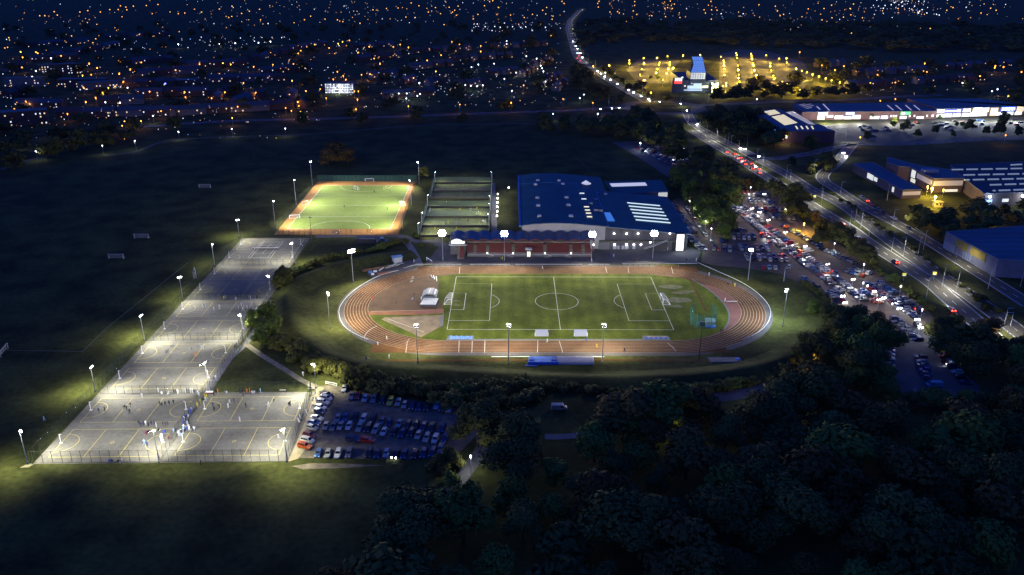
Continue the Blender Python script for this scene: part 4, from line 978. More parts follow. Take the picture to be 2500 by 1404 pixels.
NEARCARS=[];CARS=[]   # (x,y,heading,type,colour,row label, nth text)
def hd(px,py,vx,vy): a,b=G(px,py),G(px+vx,py+vy); return math.atan2(b[1]-a[1],b[0]-a[0])
z6=lambda x,y:(700+x*.168,930+y*.168)
def near(lst,vec,row,ends):
    for i,(x,y,c) in enumerate(lst):
        px,py=z6(x,y+22); X,Y=G(px,py); t=CTN[(i*5+len(lst)*3)%8]; NEARCARS.append((X,Y,hd(px,py,*vec)+rnd.uniform(-.05,.05),t,c,nth(i)+' '+ends+', '+row))
near([(590,200,'black'),(575,250,'white'),(530,310,'white'),(495,380,'white'),(475,440,'navy'),(440,540,'white'),(400,610,'blue'),(370,680,'silver'),(340,785,'maroon'),(305,865,'white'),(265,950,'orange')],(60,16),'line along the court fence','from the hedge end')
near([(840,110,'white'),(950,215,'grey'),(1040,215,'maroon'),(1140,255,'pale blue'),(1270,260,'grey'),(1400,280,'black'),(1510,300,'yellow'),(1625,310,'silver'),(1715,350,'silver'),(1830,360,'navy'),(1920,380,'navy'),(2040,385,'black'),(2180,355,'pale blue'),(2260,390,'black'),(2370,400,'silver')],(-22,50),'back row under the hedge','from the left')
near([(745,545,'silver'),(860,530,'blue'),(1000,530,'black'),(1120,555,'white'),(1250,560,'black'),(1385,585,'grey'),(1490,610,'navy'),(1635,620,'silver'),(1760,640,'black'),(1880,640,'black'),(1990,665,'navy'),(2115,680,'black'),(2260,690,'navy')],(-28,50),'upper middle row','from the left')
near([(575,655,'silver'),(685,660,'grey'),(790,655,'silver'),(910,655,'white'),(1060,675,'silver'),(1185,690,'black'),(1300,710,'silver'),(1415,740,'white'),(1560,740,'black'),(1680,760,'navy'),(1810,750,'black'),(1915,790,'silver'),(2035,825,'silver'),(2165,845,'white'),(2310,835,'navy')],(-28,50),'lower middle row','from the left')
near([(960,850,'navy'),(1175,865,'red')],(60,6),'gap between the gravel rows','from the left')
near([(465,1050,'blue'),(605,1055,'silver'),(750,1055,'white'),(915,1050,'grey'),(1200,1050,'black'),(1320,1060,'navy'),(1450,1055,'pale blue'),(1590,1060,'black'),(1710,1070,'navy'),(1860,1070,'maroon'),(1995,1050,'navy'),(2125,1040,'navy'),(2245,995,'grey')],(-22,50),'front row on the gravel edge','from the left')
WH={}
def full_car(x,y,rz,t,c,label,hl=False):
    r=empty('parked_car',x,y,.02,rz,label,'car','cars on the gravel car park')
    def add(nm,me,p=r,loc_=None):
        o=bpy.data.objects.new(nm,me); C.objects.link(o); o.parent=p
        if loc_: o.location=loc_
        return o
    add('body',body_mesh(t,c))
    k=('w',t)
    if k not in CM: b=MB(); win_mb(t,b); CM[k]=b.mesh('windows')
    add('windows',CM[k])
    if 'wheel' not in CM: b=MB(); wheel_mb(b,0,.001); CM['wheel']=b.mesh('wheel')
    L,Wd=CT[t][:2]
    for u in(-L*.30,L*.31):
        for s in(-1,1): o=add('wheel',CM['wheel'],r,(u,s*(Wd/2-.10),0)); o.rotation_euler=(0,0,0 if s>0 else PI)
    for wh,nm in(('h','headlight'),('t','tail_light')):
        for s in(-1,1):
            k=(wh,t,s,hl)
            if k not in CM: b=MB(); lamp_mb(b,t,wh,s,(HLON if hl else hlm) if wh=='h' else tlm); (b.ball((L/2+.03,s*Wd*.33,.64),.16,HLON,6,4) if hl and wh=='h' else 0); CM[k]=b.mesh(nm)
            add(nm,CM[k])
for i,(x,y,h,t,c,l) in enumerate(NEARCARS): full_car(x,y,h,t,c,c+' '+t+', '+l,hl=('eighth' in l and 'front row' in l))
# ---- the big car park, row by row
COLS=['white','silver','black','grey','navy','blue','grey','silver','red','black','silver','beige','white','grey','navy','pale blue','black','silver','maroon','black','orange','grey','navy','white']
def row(p0,p1,rowname,ends,step=2.6,face='across',deep=1,fill=.94,jit=.1,side=0):
    A,B=G(*p0),G(*p1); L=dist(A,B); az=math.atan2(B[1]-A[1],B[0]-A[0]); n=max(1,int(L/step)+1)
    for d in range(deep):
        off=(d-(deep-1)/2)*5.1+side
        k=0
        for i in range(n):
            if rnd.random()>fill: continue
            u=i*step if n>1 else 0; x=A[0]+math.cos(az)*u-math.sin(az)*off; y=A[1]+math.sin(az)*u+math.cos(az)*off
            h=az+(PI/2 if face=='across' else 0)+(PI if rnd.random()<.4 else 0)+rnd.uniform(-.05,.05)
            nm=rowname if deep==1 else ('near' if off<0 else 'far')+' side of '+rowname
            if face=='across' and deep==2 and abs(math.sin(az))>.7: nm=('left' if off<0 else 'right')+' side of '+rowname
            CARS.append((x+rnd.uniform(-jit,jit),y+rnd.uniform(-jit,jit),h,CTN[rnd.randrange(8)],COLS[rnd.randrange(len(COLS))],nth(k)+' '+ends+', '+nm)); k+=1
fe_='from far end'
cl=[(1793,500),(1850,548),(1905,588),(1960,630),(2020,675),(2072,716)]
row(cl[0],cl[2],'first stretch of long double row',fe_,deep=2); row(cl[2],cl[4],'middle stretch of long double row',fe_,deep=2); row(cl[4],cl[5],'last stretch of long double row',fe_,deep=2)
row((1913,552),(1999,600),'row under the roadside trees',fe_); row((2002,607),(2092,646),'second row under the roadside trees',fe_)
for p0,p1,nm in(((1806,475),(1870,477),'farthest short bay'),((1832,493),(1893,495),'second short bay near the road'),((1847,512),(1923,514),'third short bay near the road'),((1888,531),(1945,533),'fourth short bay near the road'),((1790,579),(1852,582),'short bay below the big tree clump'),((1808,605),(1880,608),'bay behind the track floodlight'),((1824,630),(1918,633),'short bay above the stadium hedge'),((1743,606),(1793,610),'bay by the leisure centre lane')):
    row(p0,p1,nm,'from the left',deep=2)
row((1864,655),(1900,657),'short row on the stadium hedge','from the left'); row((1925,655),(1936,658),'pair of bays at the hedge corner','from the left')
row((1737,588),(1778,590),'four car row below the tree clump','from the left'); row((1785,552),(1816,566),'bay tucked beside the tree clump','from the left')
row((1677,511),(1724,578),'line along the grass strip by the trees',fe_,5.6,'along'); row((1642,503),(1694,570),'line along the leisure centre wall',fe_,2.9); row((1686,582),(1722,618),'bays by the lit entrance',fe_,3.2)
row((1964,684),(2010,712),'kerbside line above the right bend',fe_,5.2,'along')
row((2133,694),(2243,770),'row beside the road hedge',fe_,deep=2,fill=.85); row((2076,661),(2125,675),'cluster by the road trees','from the left',deep=2); row((2026,716),(2046,738),'cluster behind the dark trees',fe_,2.8)
row((2092,712),(2130,742),'rows above the dark trees',fe_,deep=2)
row((2186,780),(2240,832),'line by the car park exit',fe_,3.3)
row((2172,833),(2166,934),'left column of overflow car park',fe_,3.3); row((2244,867),(2268,933),'middle column of overflow car park',fe_,3.3); row((2308,874),(2366,950),'right column of overflow car park',fe_,4)
row((2196,953),(2290,978),'front scatter of overflow car park','from the left',5,fill=.7); row((2340,976),(2364,978),'front pair of overflow car park','from the left',4)
row((1566,362),(1668,412),'staff car park by leisure centre',fe_,2.6,deep=2); row((1590,352),(1690,402),'second line of the staff car park',fe_,2.6,deep=1)
rt=lambda x,y:(2150+x*.1425,220+y*.1425)
for i,(x,y) in enumerate([(935,570),(1050,555),(1120,585),(1040,615),(1200,635),(1260,545),(1120,655),(1210,690),(1430,560),(1470,585),(1600,530),(1700,530),(1770,548),(1735,590),(1610,635),(2310,515),(2220,580),(70,695),(95,645),(130,700),(600,560),(640,580),(540,610),(-280,620),(-200,650),(-150,700),(-80,705),(-230,790),(-300,690),(-350,640),(250,560),(2400,560),(2330,600),(-130,860),(-120,800)]):
    X,Y=G(*rt(x,y)); CARS.append((X,Y,rnd.choice([0,0,PI])+.1*rnd.uniform(-1,1),CTN[i%8],COLS[(i*7)%24],'retail '+str(i)))
CARS.sort(key=lambda c:c[0]**2+c[1]**2)
TRAF=[]
def traf(pts,path_,lane,hl,tl,rowname,rev=False):
    for i,p in enumerate(pts):
        X,Y=G(*p); j=min(range(len(path_)-1),key=lambda k:dist(path_[k],(X,Y))); a,b=path_[j],path_[j+1]; h=math.atan2(b[1]-a[1],b[0]-a[0])+(PI if rev else 0)
        TRAF.append((X,Y,h,CTN[(i*3+len(pts))%8],COLS[(i*5+3)%24],nth(i)+' '+rowname,hl,tl))
o8=lambda x,y:(1640+.144*x,300+.144*y); o4=lambda x,y:(1380+.16026*x,90+.16026*y); o3=lambda x,y:(2050+.18*x,360+.18*y)
traf([o8(*p) for p in((915,505),(1060,540),(1110,612),(1150,598),(1175,658),(1215,648),(1235,706),(1340,698),(1350,782),(1405,752),(1460,786),(1475,852),(1700,998))]+[(2055,548),(2094,585),(2185,641),(2322,758)],PL,0,False,True,'from far end among red lights, dual carriageway',True)
traf([(1700,305)]+[o8(*p) for p in((1145,445),(1215,445),(1460,575))],PR,0,True,False,'oncoming from far end, dual carriageway')
traf([o4(*p) for p in((115,72),(145,120),(160,150),(185,184),(190,255),(230,255),(258,317),(487,528),(537,566),(597,608),(680,658),(785,722),(957,815),(1035,853),(1148,911),(1262,953))],PN,0,True,False,'from far end among headlights, main road')
traf([o4(*p) for p in((210,295),(182,333),(228,373))],PN,0,False,True,'from far end among red lights, main road',True)
traf([o4(*p) for p in((1318,985),(1465,998),(1790,1028),(1880,1130))],PE,0,True,False,'from the left at the roundabout',True)
traf([o4(*p) for p in((510,1112),(625,1104),(675,1104),(750,1094),(790,1096))],PWs,0,True,False,'from left on road before roundabout',True)
traf([o3(*p) for p in((300,690),(425,780),(525,850),(605,895),(735,970),(940,1110))],PS,0,False,False,'from far end parked along service road')
traf([o3(355,727)],PS,0,False,True,'with red lights on the service road',True)
traf([(2060,374),(2066,383)],PS,0,True,False,'with headlights at the service road bend')
QL=PG([(2100,680),(2130,712),(2180,748),(2240,798)])
traf([(2115,697),(2128,710),(2152,727),(2176,741),(2189,752),(2232,778),(2240,797)],QL,0,True,False,'from far end in queue leaving car park')
traf([(2052,722),(2058,738),(1852,518),(2308,888)],QL,0,True,False,'with headlights on among parked cars')
traf([(2037,720),(1862,576),(1880,597),(1915,628),(1852,630),(2040,670),(2245,764)],QL,0,False,True,'with red tail lights on among parked cars')
NMAX=300-len(NEARCARS)-len(TRAF)
def place_simple(b,nm,x,y,h,label,group):
    k=id(b)
    if k not in WH: WH[k]=b.mesh(nm)
    o=bpy.data.objects.new(nm,WH[k]); C.objects.link(o); o.location=(x,y,.02); o.rotation_euler=(0,0,h); return tag(o,label,'car',group)
for x,y,h,t,c,l,hl,tl in TRAF:
    place_simple(simple_car(t,c,hl,tl),'moving_car',x,y,h,c+' '+t+', '+l,'cars with lights on the roads')
for x,y,h,t,c,l in CARS[:NMAX]: place_simple(simple_car(t,c),'parked_car',x,y,h,c+' '+t+', '+l,'cars in the full car park')
far=MB()
for x,y,h,t,c,l in CARS[NMAX:]:
    b=simple_car(t,c); cs_,sn_=math.cos(h),math.sin(h); k=len(far.v); far.v+=[(x+cs_*p[0]-sn_*p[1],y+sn_*p[0]+cs_*p[1],p[2]+.02) for p in b.v]
    mm=[far.mi(m) for m in b.mats]
    for f,mi_ in zip(b.f,b.m): far.f.append(tuple(k+i for i in f)); far.m.append(mm[mi_])
tag(far.build('distant_parked_cars'),'mass of small parked cars in the farther bays and retail park','cars',kind='stuff')
for i,(x,y,h,t,c,l,hl,tl) in enumerate(TRAF):
    if hl and (y<760 or i%3==0): spot(x+2.6*math.cos(h),y+2.6*math.sin(h),1.0,x+20*math.cos(h),y+20*math.sin(h),0,3200 if y<760 else 9000,(.85,.92,1),1.0,.8,.3)
    elif tl and y<760 and i%2==0: spot(x+2.6*math.cos(h),y+2.6*math.sin(h),1.0,x+20*math.cos(h),y+20*math.sin(h),0,3500,(.8,.9,1),1.1,.8,.3)
# vans
def van(px,py,h,c,label):
    x,y=G(px,py); r=empty('parked_van',x,y,.02,h,label,'van'); pm=paint(c)
    bm=bmesh.new()
    prof=[(-2.6,.35),(2.55,.35),(2.6,.95),(1.95,1.15),(1.35,1.95),(1.1,2.05),(-2.6,2.05)]
    A=[bm.verts.new((p[0],-.95,p[1])) for p in prof]; B=[bm.verts.new((p[0],.95,p[1])) for p in prof]
    for i in range(len(prof)): j=(i+1)%len(prof); bm.faces.new((A[i],A[j],B[j],B[i]))
    bm.faces.new(A[::-1]); bm.faces.new(B); bmesh.ops.recalc_face_normals(bm,faces=bm.faces); bmesh.ops.bevel(bm,geom=list(bm.edges),offset=.07,segments=1,affect='EDGES')
    me=bpy.data.meshes.new('body'); bm.to_mesh(me); bm.free(); me.materials.append(pm); o=bpy.data.objects.new('body',me); C.objects.link(o); o.parent=r
    b=MB(); b.face([(1.93,-.8,1.22),(1.93,.8,1.22),(1.42,.8,1.9),(1.42,-.8,1.9)],glassm); 
    for s in(-1,1): b.face([(.4,s*.96,1.25),(1.6,s*.96,1.25),(1.25,s*.96,1.85),(.4,s*.96,1.85)],glassm)
    b.build('windows',r)
    for u in(-1.6,1.6):
        for s in(-1,1): o=bpy.data.objects.new('wheel',CM['wheel']); C.objects.link(o); o.parent=r; o.location=(u,s*.88,0); o.rotation_euler=(0,0,0 if s>0 else PI)
van(2280,944,PI,'pale blue','long pale blue van at the foot of the middle overflow column'); van(1365,1000,.05,'silver','pale van parked alone under the trees beside the footpath'); van(1973,615,.2,'white','white van in the middle of the full car park')
# ================================================================ people
J=dict(pel=(0,0,.95),wa=(0,0,1.12),ch=(0,0,1.36),nk=(0,0,1.50),hd=(.01,0,1.62),tp=(.0,0,1.74),ns=(.10,0,1.61))
def fig(pose):
    j=dict(J)
    S={1:'l',-1:'r'}
    base={'hip':(0,.10,.92),'kn':(.02,.11,.50),'an':(-.02,.11,.08),'to':(.14,.12,.03),'sh':(0,.19,1.42),'el':(-.02,.26,1.14),'wr':(.06,.27,.90),'fi':(.08,.26,.78)}
    for s in(1,-1):
        for k,v in base.items(): j[k+S[s]]=(v[0],v[1]*s,v[2])
    if pose=='run':
        j.update(knl=(.30,.10,.62),anl=(.05,.10,.28),tol=(.18,.10,.20),knr=(-.10,-.10,.50),anr=(-.42,-.10,.22),tor=(-.36,-.10,.10),ell=(-.24,.26,1.20),wrl=(-.10,.24,1.02),fil=(-.02,.22,1.02),elr=(.18,-.26,1.18),wrr=(.36,-.20,1.28),fir=(.42,-.18,1.34),ch=(.08,0,1.36),nk=(.11,0,1.49),hd=(.15,0,1.61),tp=(.15,0,1.73),ns=(.25,0,1.60),shl=(.06,.19,1.42),shr=(.08,-.19,1.42))
    if pose=='reach':
        j.update(ell=(.12,.30,1.62),wrl=(.24,.24,1.86),fil=(.28,.22,1.97),elr=(.14,-.30,1.60),wrr=(.28,-.22,1.84),fir=(.32,-.20,1.95),anl=(-.05,.16,.08),tol=(.10,.18,.03))
    if pose=='stride':
        j.update(knl=(.20,.10,.52),anl=(.22,.11,.09),tol=(.38,.12,.04),knr=(-.08,-.10,.50),anr=(-.34,-.11,.16),tor=(-.24,-.12,.04),ell=(-.12,.30,1.16),wrl=(.02,.34,.96),fil=(.05,.33,.86),elr=(.12,-.28,1.16),wrr=(.28,-.28,1.00),fir=(.34,-.27,.92))
    if pose=='wide':
        j.update(knl=(.06,.30,.50),anl=(0,.42,.08),tol=(.14,.46,.03),knr=(.06,-.28,.50),anr=(0,-.40,.08),tor=(.14,-.43,.03),ell=(.08,.46,1.28),wrl=(.18,.64,1.36),fil=(.2,.73,1.40),elr=(.08,-.46,1.28),wrr=(.18,-.62,1.20),fir=(.20,-.70,1.16))
    if pose=='sit':
        for k,v in list(j.items()): j[k]=(v[0],v[1],v[2]-.80)
        j.update(knl=(.42,.16,.36),anl=(.62,.16,.07),tol=(.76,.18,.06),knr=(.42,-.16,.38),anr=(.60,-.16,.07),tor=(.74,-.18,.06),ell=(.10,.28,.36),wrl=(.34,.20,.36),fil=(.42,.18,.38),elr=(.10,-.28,.36),wrr=(.34,-.20,.38),fir=(.42,-.18,.40))
    return j
ED=[('pel','wa','torso'),('wa','ch','torso'),('ch','nk','torso'),('nk','hd','neck'),('hd','tp','head'),('hd','ns','face')]
for s in 'lr': ED+=[('pel','hip'+s,'short'),('hip'+s,'kn'+s,'short'),('kn'+s,'an'+s,'leg'),('an'+s,'to'+s,'shoe'),('ch','sh'+s,'torso'),('sh'+s,'el'+s,'sleeve'),('el'+s,'wr'+s,'arm'),('wr'+s,'fi'+s,'arm')]
RAD=dict(pel=.15,wa=.135,ch=.165,nk=.065,hd=.105,tp=.085,ns=.03,hip=.10,kn=.065,an=.045,to=.04,sh=.07,el=.05,wr=.036,fi=.025)
ROLES=['torso','short','leg','shoe','sleeve','arm','neck','head','face']
FM={}
def figure_mesh(pose):
    if pose in FM: return FM[pose]
    j=fig(pose); ks=list(j); me=bpy.data.meshes.new('figure'); me.from_pydata([j[k] for k in ks],[(ks.index(a),ks.index(b)) for a,b,_ in ED],[])
    o=bpy.data.objects.new('figure',me); C.objects.link(o); m=o.modifiers.new('skin','SKIN'); o.modifiers.new('sub','SUBSURF').levels=1
    for i,k in enumerate(ks):
        r=RAD.get(k) or RAD[k[:-1]]; me.skin_vertices[0].data[i].radius=(r,r)
    me.skin_vertices[0].data[ks.index('pel')].use_root=True
    o.update_tag(); dg=bpy.context.evaluated_depsgraph_get(); ev=o.evaluated_get(dg); nm=bpy.data.meshes.new_from_object(ev)
    bpy.data.objects.remove(o)
    segs=[(Vector(j[a]),Vector(j[b]),r) for a,b,r in ED]
    for p in nm.polygons:
        best=None
        for a,b,r in segs:
            d=b-a; t=max(0,min(1,(p.center-a).dot(d)/d.length_squared)); q=(p.center-(a+d*t)).length-(.06 if r=='torso' else 0)
            if best is None or q<best[0]: best=(q,r)
        p.material_index=ROLES.index(best[1]); p.use_smooth=True
    nm.materials.clear(); FM[pose]=nm; return nm
skin=mat('skin',(.50,.30,.21),.6); skin2=mat('skin_dark',(.16,.085,.05),.6); hair=mat('dark_hair',(.03,.02,.015),.7); shoe=mat('trainers',(.45,.45,.47),.7)
CLO={'white':(.75,.75,.73),'black':(.015,.015,.017),'navy':(.015,.02,.08),'royal blue':(.03,.08,.45),'yellow':(.65,.55,.04),'red':(.50,.03,.03),'grey':(.22,.22,.24),'orange':(.65,.18,.02),'sky blue':(.30,.45,.70),'maroon':(.16,.02,.04)}
PMX={}
def cloth(c): return mat('cloth_'+c.replace(' ','_'),CLO[c],.85)
def person(x,y,rz,pose,top,bot,label,group,bare=True,z=.03,sc=1.):
    k=(pose,top,bot,bare)
    if k not in PMX:
        nm=figure_mesh(pose).copy(); nm.name='person'; nm.materials.clear()
        sk=skin if (len(PMX)%5) else skin2
        for r in ROLES: nm.materials.append({'torso':cloth(top),'short':cloth(bot),'leg':sk if bare else cloth(bot),'shoe':shoe,'sleeve':cloth(top),'arm':sk if bare else cloth(top),'neck':sk,'head':hair,'face':sk}[r])
        PMX[k]=nm
    o=bpy.data.objects.new('person',PMX[k]); C.objects.link(o); o.location=(x,y,z); o.rotation_euler=(0,0,rz); o.scale=(sc,sc,sc)
    return tag(o,label,'person',group)
def people(pts,org,sc_,tops,bots,poses,what,group,bare=True,size=1.05):
    P_=sorted(pts,key=lambda p:p[0])
    for i,p in enumerate(P_):
        X,Y=G(org[0]+p[0]*sc_,org[1]+p[1]*sc_); t=p[2] if len(p)>2 else tops[(i*7+len(P_))%len(tops)]; b=bots[(i*5)%len(bots)]; po=p[3] if len(p)>3 else poses[(i*5+len(P_)+i//2)%len(poses)]
        verb={'run':'running','reach':'with raised arms','stride':'walking','wide':'with arms spread','sit':'sitting'}.get(po,'standing')
        lab='person in '+t+', '+verb+', '+(nth(i)+' from left, ' if len(P_)>1 else '')+what
        person(X,Y,rnd.uniform(0,6.28) if po!='sit' else -1.57+rnd.uniform(-.6,.6),po,t,b,lab,group,bare,sc=size*rnd.uniform(.95,1.05))
AC=['run','wide','reach','stride','stand','run','stride']; KIT=['white','black','navy','grey','black','white','black']
gp='players on the netball courts'; gsx='spectators and waiting teams at the netball courts'; K_=.16026
people([(1325,490),(1415,470),(1720,440),(1805,400),(1750,450),(1790,495),(2255,380),(2285,400),(2335,385),(2395,370),(2460,355)],(30,930),K_,KIT,['black','navy','grey'],AC,'on the second left court',gp)
people([(1980,255,'white','stand')],(30,930),K_,KIT,['black'],AC,'by low fence behind left courts',gsx)
people([(1930+38*i+rnd.uniform(-8,8),690+rnd.uniform(-14,14)) for i in range(8)]+[(2300,690),(2335,688),(2370,684)],(30,930),K_,['white','navy','navy','black'],['navy','black'],['stand','stand','stride'],'team between the near left courts',gsx)
people([(2050,835,'maroon'),(2065,995,'royal blue'),(2010,970,'sky blue'),(2270,920),(2318,822,'royal blue'),(2395,910,'maroon'),(2460,792,'sky blue')],(30,930),K_,['white','royal blue'],['navy','black'],AC,'on the nearest left court',gp)
people([(1480,1228,'royal blue','sit'),(1525,1232,'navy','sit'),(1620,1232,'black','sit'),(1670,1228,'white','sit')],(30,930),K_,['navy'],['navy'],['sit'],'sitting inside the near fence',gsx)
people([(490,612,'sky blue','stride')],(30,930),K_,['white'],['navy'],['stride'],'alone on the dark grass left of the courts',gsx,False)
people([(235+10*i+rnd.uniform(-10,22),840-12*i+rnd.uniform(-14,14)) for i in range(15)],(400,930),K_,['white','white','grey','black','sky blue'],['black','navy'],['stand','stand','sit','stride'],'white crowd at the centre fence',gsx,False)
people([(290+13*i+rnd.uniform(-8,8),640-17*i+rnd.uniform(-8,8)) for i in range(13)],(400,930),K_,['royal blue','royal blue','navy','white'],['navy'],['stand','sit','stand'],'blue crowd at the centre fence',gsx,False)
people([(515,400,'yellow'),(560,345,'yellow'),(610,330,'black'),(640,310,'white'),(655,275,'yellow'),(625,260,'yellow'),(590,300,'navy'),(540,240,'white'),(520,215,'white')],(400,930),K_,['yellow'],['black'],['stand','stand','stride'],'in the yellow crowd by the gate',gsx,False)
people([(160,196),(185,196),(215,196),(330,184),(355,182),(380,184),(410,184),(440,186),(470,200),(500,200)],(400,930),K_,['white','black','navy','white'],['black'],['stand'],'row at low fence left of gate',gsx,False)
people([(800,188),(825,190),(930,186),(960,186),(1165,184),(1200,180),(1270,184),(1310,178,'orange'),(1345,184),(1380,184,'white'),(1430,184),(1475,184,'sky blue'),(765,232)],(400,930),K_,['black','white','orange','navy','grey'],['black','navy'],['stand','stand','sit'],'row behind the second right court',gsx,False)
people([(755,400),(770,465),(850,420),(985,410),(1005,352),(1075,342),(1255,412),(1590,412),(1600,385),(1680,335),(1910,392),(1928,384),(1215,255)],(400,930),K_,['black','white','black','navy','white'],['black','navy'],AC,'on the second right court',gp)
people([(1160,622,'white','stand')],(400,930),K_,['white'],['black'],['stand'],'alone sideline between the right courts',gsx)
people([(1750,885,'white','run'),(360,765,'royal blue'),(395,768,'white'),(440,765,'navy'),(465,760,'white')],(400,930),K_,['white'],['navy'],AC,'on the nearest right court',gp)
people([(570,1288,'black','stand')],(400,930),K_,['black'],['black'],['stand'],'standing on the lit grass outside the near fence',gsx,False)
people([(1120,575),(1150,560),(1040,660),(1070,640),(1335,552),(1430,612),(1530,577),(1565,542,'white'),(1600,582,'white'),(1480,690,'orange')],(240,760),K_,KIT,['black','navy'],AC,'on the fourth court up the strip',gp)
people([(915,1240,'white'),(965,1256,'white','sit'),(1075,1256,'white','sit')],(240,760),K_,['white'],['black'],['stand'],'low fence behind second left court',gsx,False)
people([(2140,522,'white'),(2085,572),(2270,495,'black'),(1765,1062),(1790,1042,'white')],(240,760),K_,['white','navy'],['black'],['stand','stride'],'path beside the grass triangle',gsx,False)
people([(310,1322),(470,1322),(512,1312),(640,1362),(725,1332),(1015,1342),(1060,1292),(1095,1332),(1080,1372),(1150,1342),(1190,1322),(1215,1292)],(420,540),K_,KIT,['black','navy'],AC,'sixth court before the dark one',gp)
people([(770,1192),(790,1196),(815,1182),(975,1212,'white'),(1000,1164),(1170,1182),(1200,1192),(1215,1186),(1295,1182),(1330,1186)],(420,540),K_,['white','yellow','black','navy'],['black'],['stand','stand','stride'],'row at the dark court fence',gsx,False)
people([(1710,572,'black'),(1955,562,'grey'),(1885,502,'yellow'),(1855,524,'yellow'),(1253,797,'black'),(1910,832,'black')],(640,380),K_,['black'],['black'],AC,'on the green hockey turf','players on the hockey pitch')
people([(1610,1162,'black'),(1645,1160,'black'),(1355,1175,'black')],(640,380),K_,['black'],['black'],['stand'],'on the near orange run-off','players on the hockey pitch')
people([(385,930),(392,895),(962,905,'yellow'),(990,965,'yellow'),(1165,895,'sky blue'),(1260,965,'grey'),(1285,885,'yellow'),(1340,985,'yellow'),(655,1164,'yellow'),(738,1146,'yellow'),(1115,1118,'black'),(1400,1134,'white'),(895,1264,'yellow'),(485,1264,'yellow'),(1440,1134,'white')],(1000,400),.1282,['white'],['black','navy'],AC,'in the five-a-side cages','players in the five-a-side cages',True,1.15)
ga='athletes and coaches at the track'
people([(775,1312,'white','run'),(640,1396,'white','run'),(555,702,'red'),(920,772,'black'),(1245,772,'black'),(1305,705,'white'),(1195,642,'black'),(1290,720,'grey'),(1170,692,'sky blue','sit')],(820,620),K_,['white'],['navy','black'],AC,'in and around the left bend',ga)
people([(1190,138,'white','stride')],(820,620),K_,['white'],['black'],['stride'],'on the footpath corner by the far straight',ga,False)
people([(975,232,'grey','run'),(1440,338,'white'),(1490,332,'black'),(1720,482,'black','run'),(1742,494,'black','run'),(1797,464,'navy','run'),(1832,505,'yellow','run'),(1865,514,'navy','run'),(1615,1204,'black','run'),(1652,1204,'maroon','run'),(1685,724,'white'),(1535,704,'navy')],(1500,620),K_,['black'],['black'],AC,'on the right bend of the track',ga)
people([(135,216,'white','run'),(497,206,'royal blue','run'),(595,264,'yellow','run'),(850,302,'navy','run')],(1300,780),.264,['white'],['black'],['run'],'running on the near straight',ga)
people([(650,277,'white'),(372,306,'navy')],(820,820),.2002,['white'],['navy'],['stand'],'on the grass below the near straight',ga,False)
people([(440,1342,'white','run')],(1240,400),.1923,['white'],['black'],['run'],'running on the far straight',ga)
people([(1285,1192,'navy'),(1300,1182,'royal blue'),(1342,1187,'white'),(1040,1247,'navy'),(1062,1252,'white'),(1097,1237,'navy'),(450,1150,'white'),(475,1152,'white'),(930,1172,'black'),(1085,1110,'yellow'),(1025,1192,'red'),(1640,1240,'orange'),(2265,1240,'black'),(2390,1240,'white')],(1240,400),.1923,['white'],['navy','black'],['stand','stride'],'on the apron before the grandstand',ga,False)
people([(1050,702,'grey'),(1078,702,'yellow')],(1080,540),.136,['grey'],['black'],['stand'],'at the foot of the floodlight by the seats',ga,False)
people([(418,352,'white','stride')],(600,800),.3348,['white'],['navy'],['stride'],'walking on the earth path above the gravel',gsx,False)
# benches, gazebo and bags at the courts
def bench(px,py,rz,label,w=2.2):
    x,y=G(px,py); r=empty('bench',x,y,0,rz,label,'bench','benches and tables'); MB().box((0,0,.44),(w,.4,.07),wood).build('seat',r)
    for s in(-1,1): MB().box((s*w*.4,0,.2),(.08,.36,.4),dkm).build('leg',r)
bench(760,952,0,'pale bench at the back corner of the right courts'); bench(690,955,0,'dark bench behind the second right court')
x,y=G(512,961); r=empty('kit_table',x,y,0,0,'long white covered table beside the courtside gate','table'); MB().box((0,0,.72),(2.4,1.0,.12),whp).build('tabletop',r); MB().box((0,0,.34),(2.1,.7,.62),mat('red_cloth_side',(.28,.06,.05),.8)).build('cloth_side',r)
for i,(px,py) in enumerate([(766,970),(761,985),(758,1004),(752,1017),(744,1023),(735,1036),(738,1028)]):
    x,y=G(px,py); r=empty('feather_flag',x,y,0,rnd.uniform(0,3),'white feather banner leaning by the court fence, '+nth(i)+' from the hedge','banner','white banners along the car park fence'); MB().tube((0,0,0),(.7,0,2.4),.03,dkm,n=4).build('pole',r); MB().face([(.1,0,.7),(.75,.05,.9),(1.0,.05,2.3),(.7,0,2.4)],whp).build('flag',r)
x,y=G(809,941); r=empty('height_barrier',x,y,0,-.35,'white metal gate at the head of the gravel car park','gate'); b=MB(); b.tube((-2.2,0,1.1),(2.2,0,1.1),.08,whp); b.tube((-2.2,0,.4),(2.2,0,.4),.06,whp); b.build('bar',r)
for s in(-1,1): MB().tube((s*2.2,0,0),(s*2.2,0,1.2),.09,whp).build('post',r)
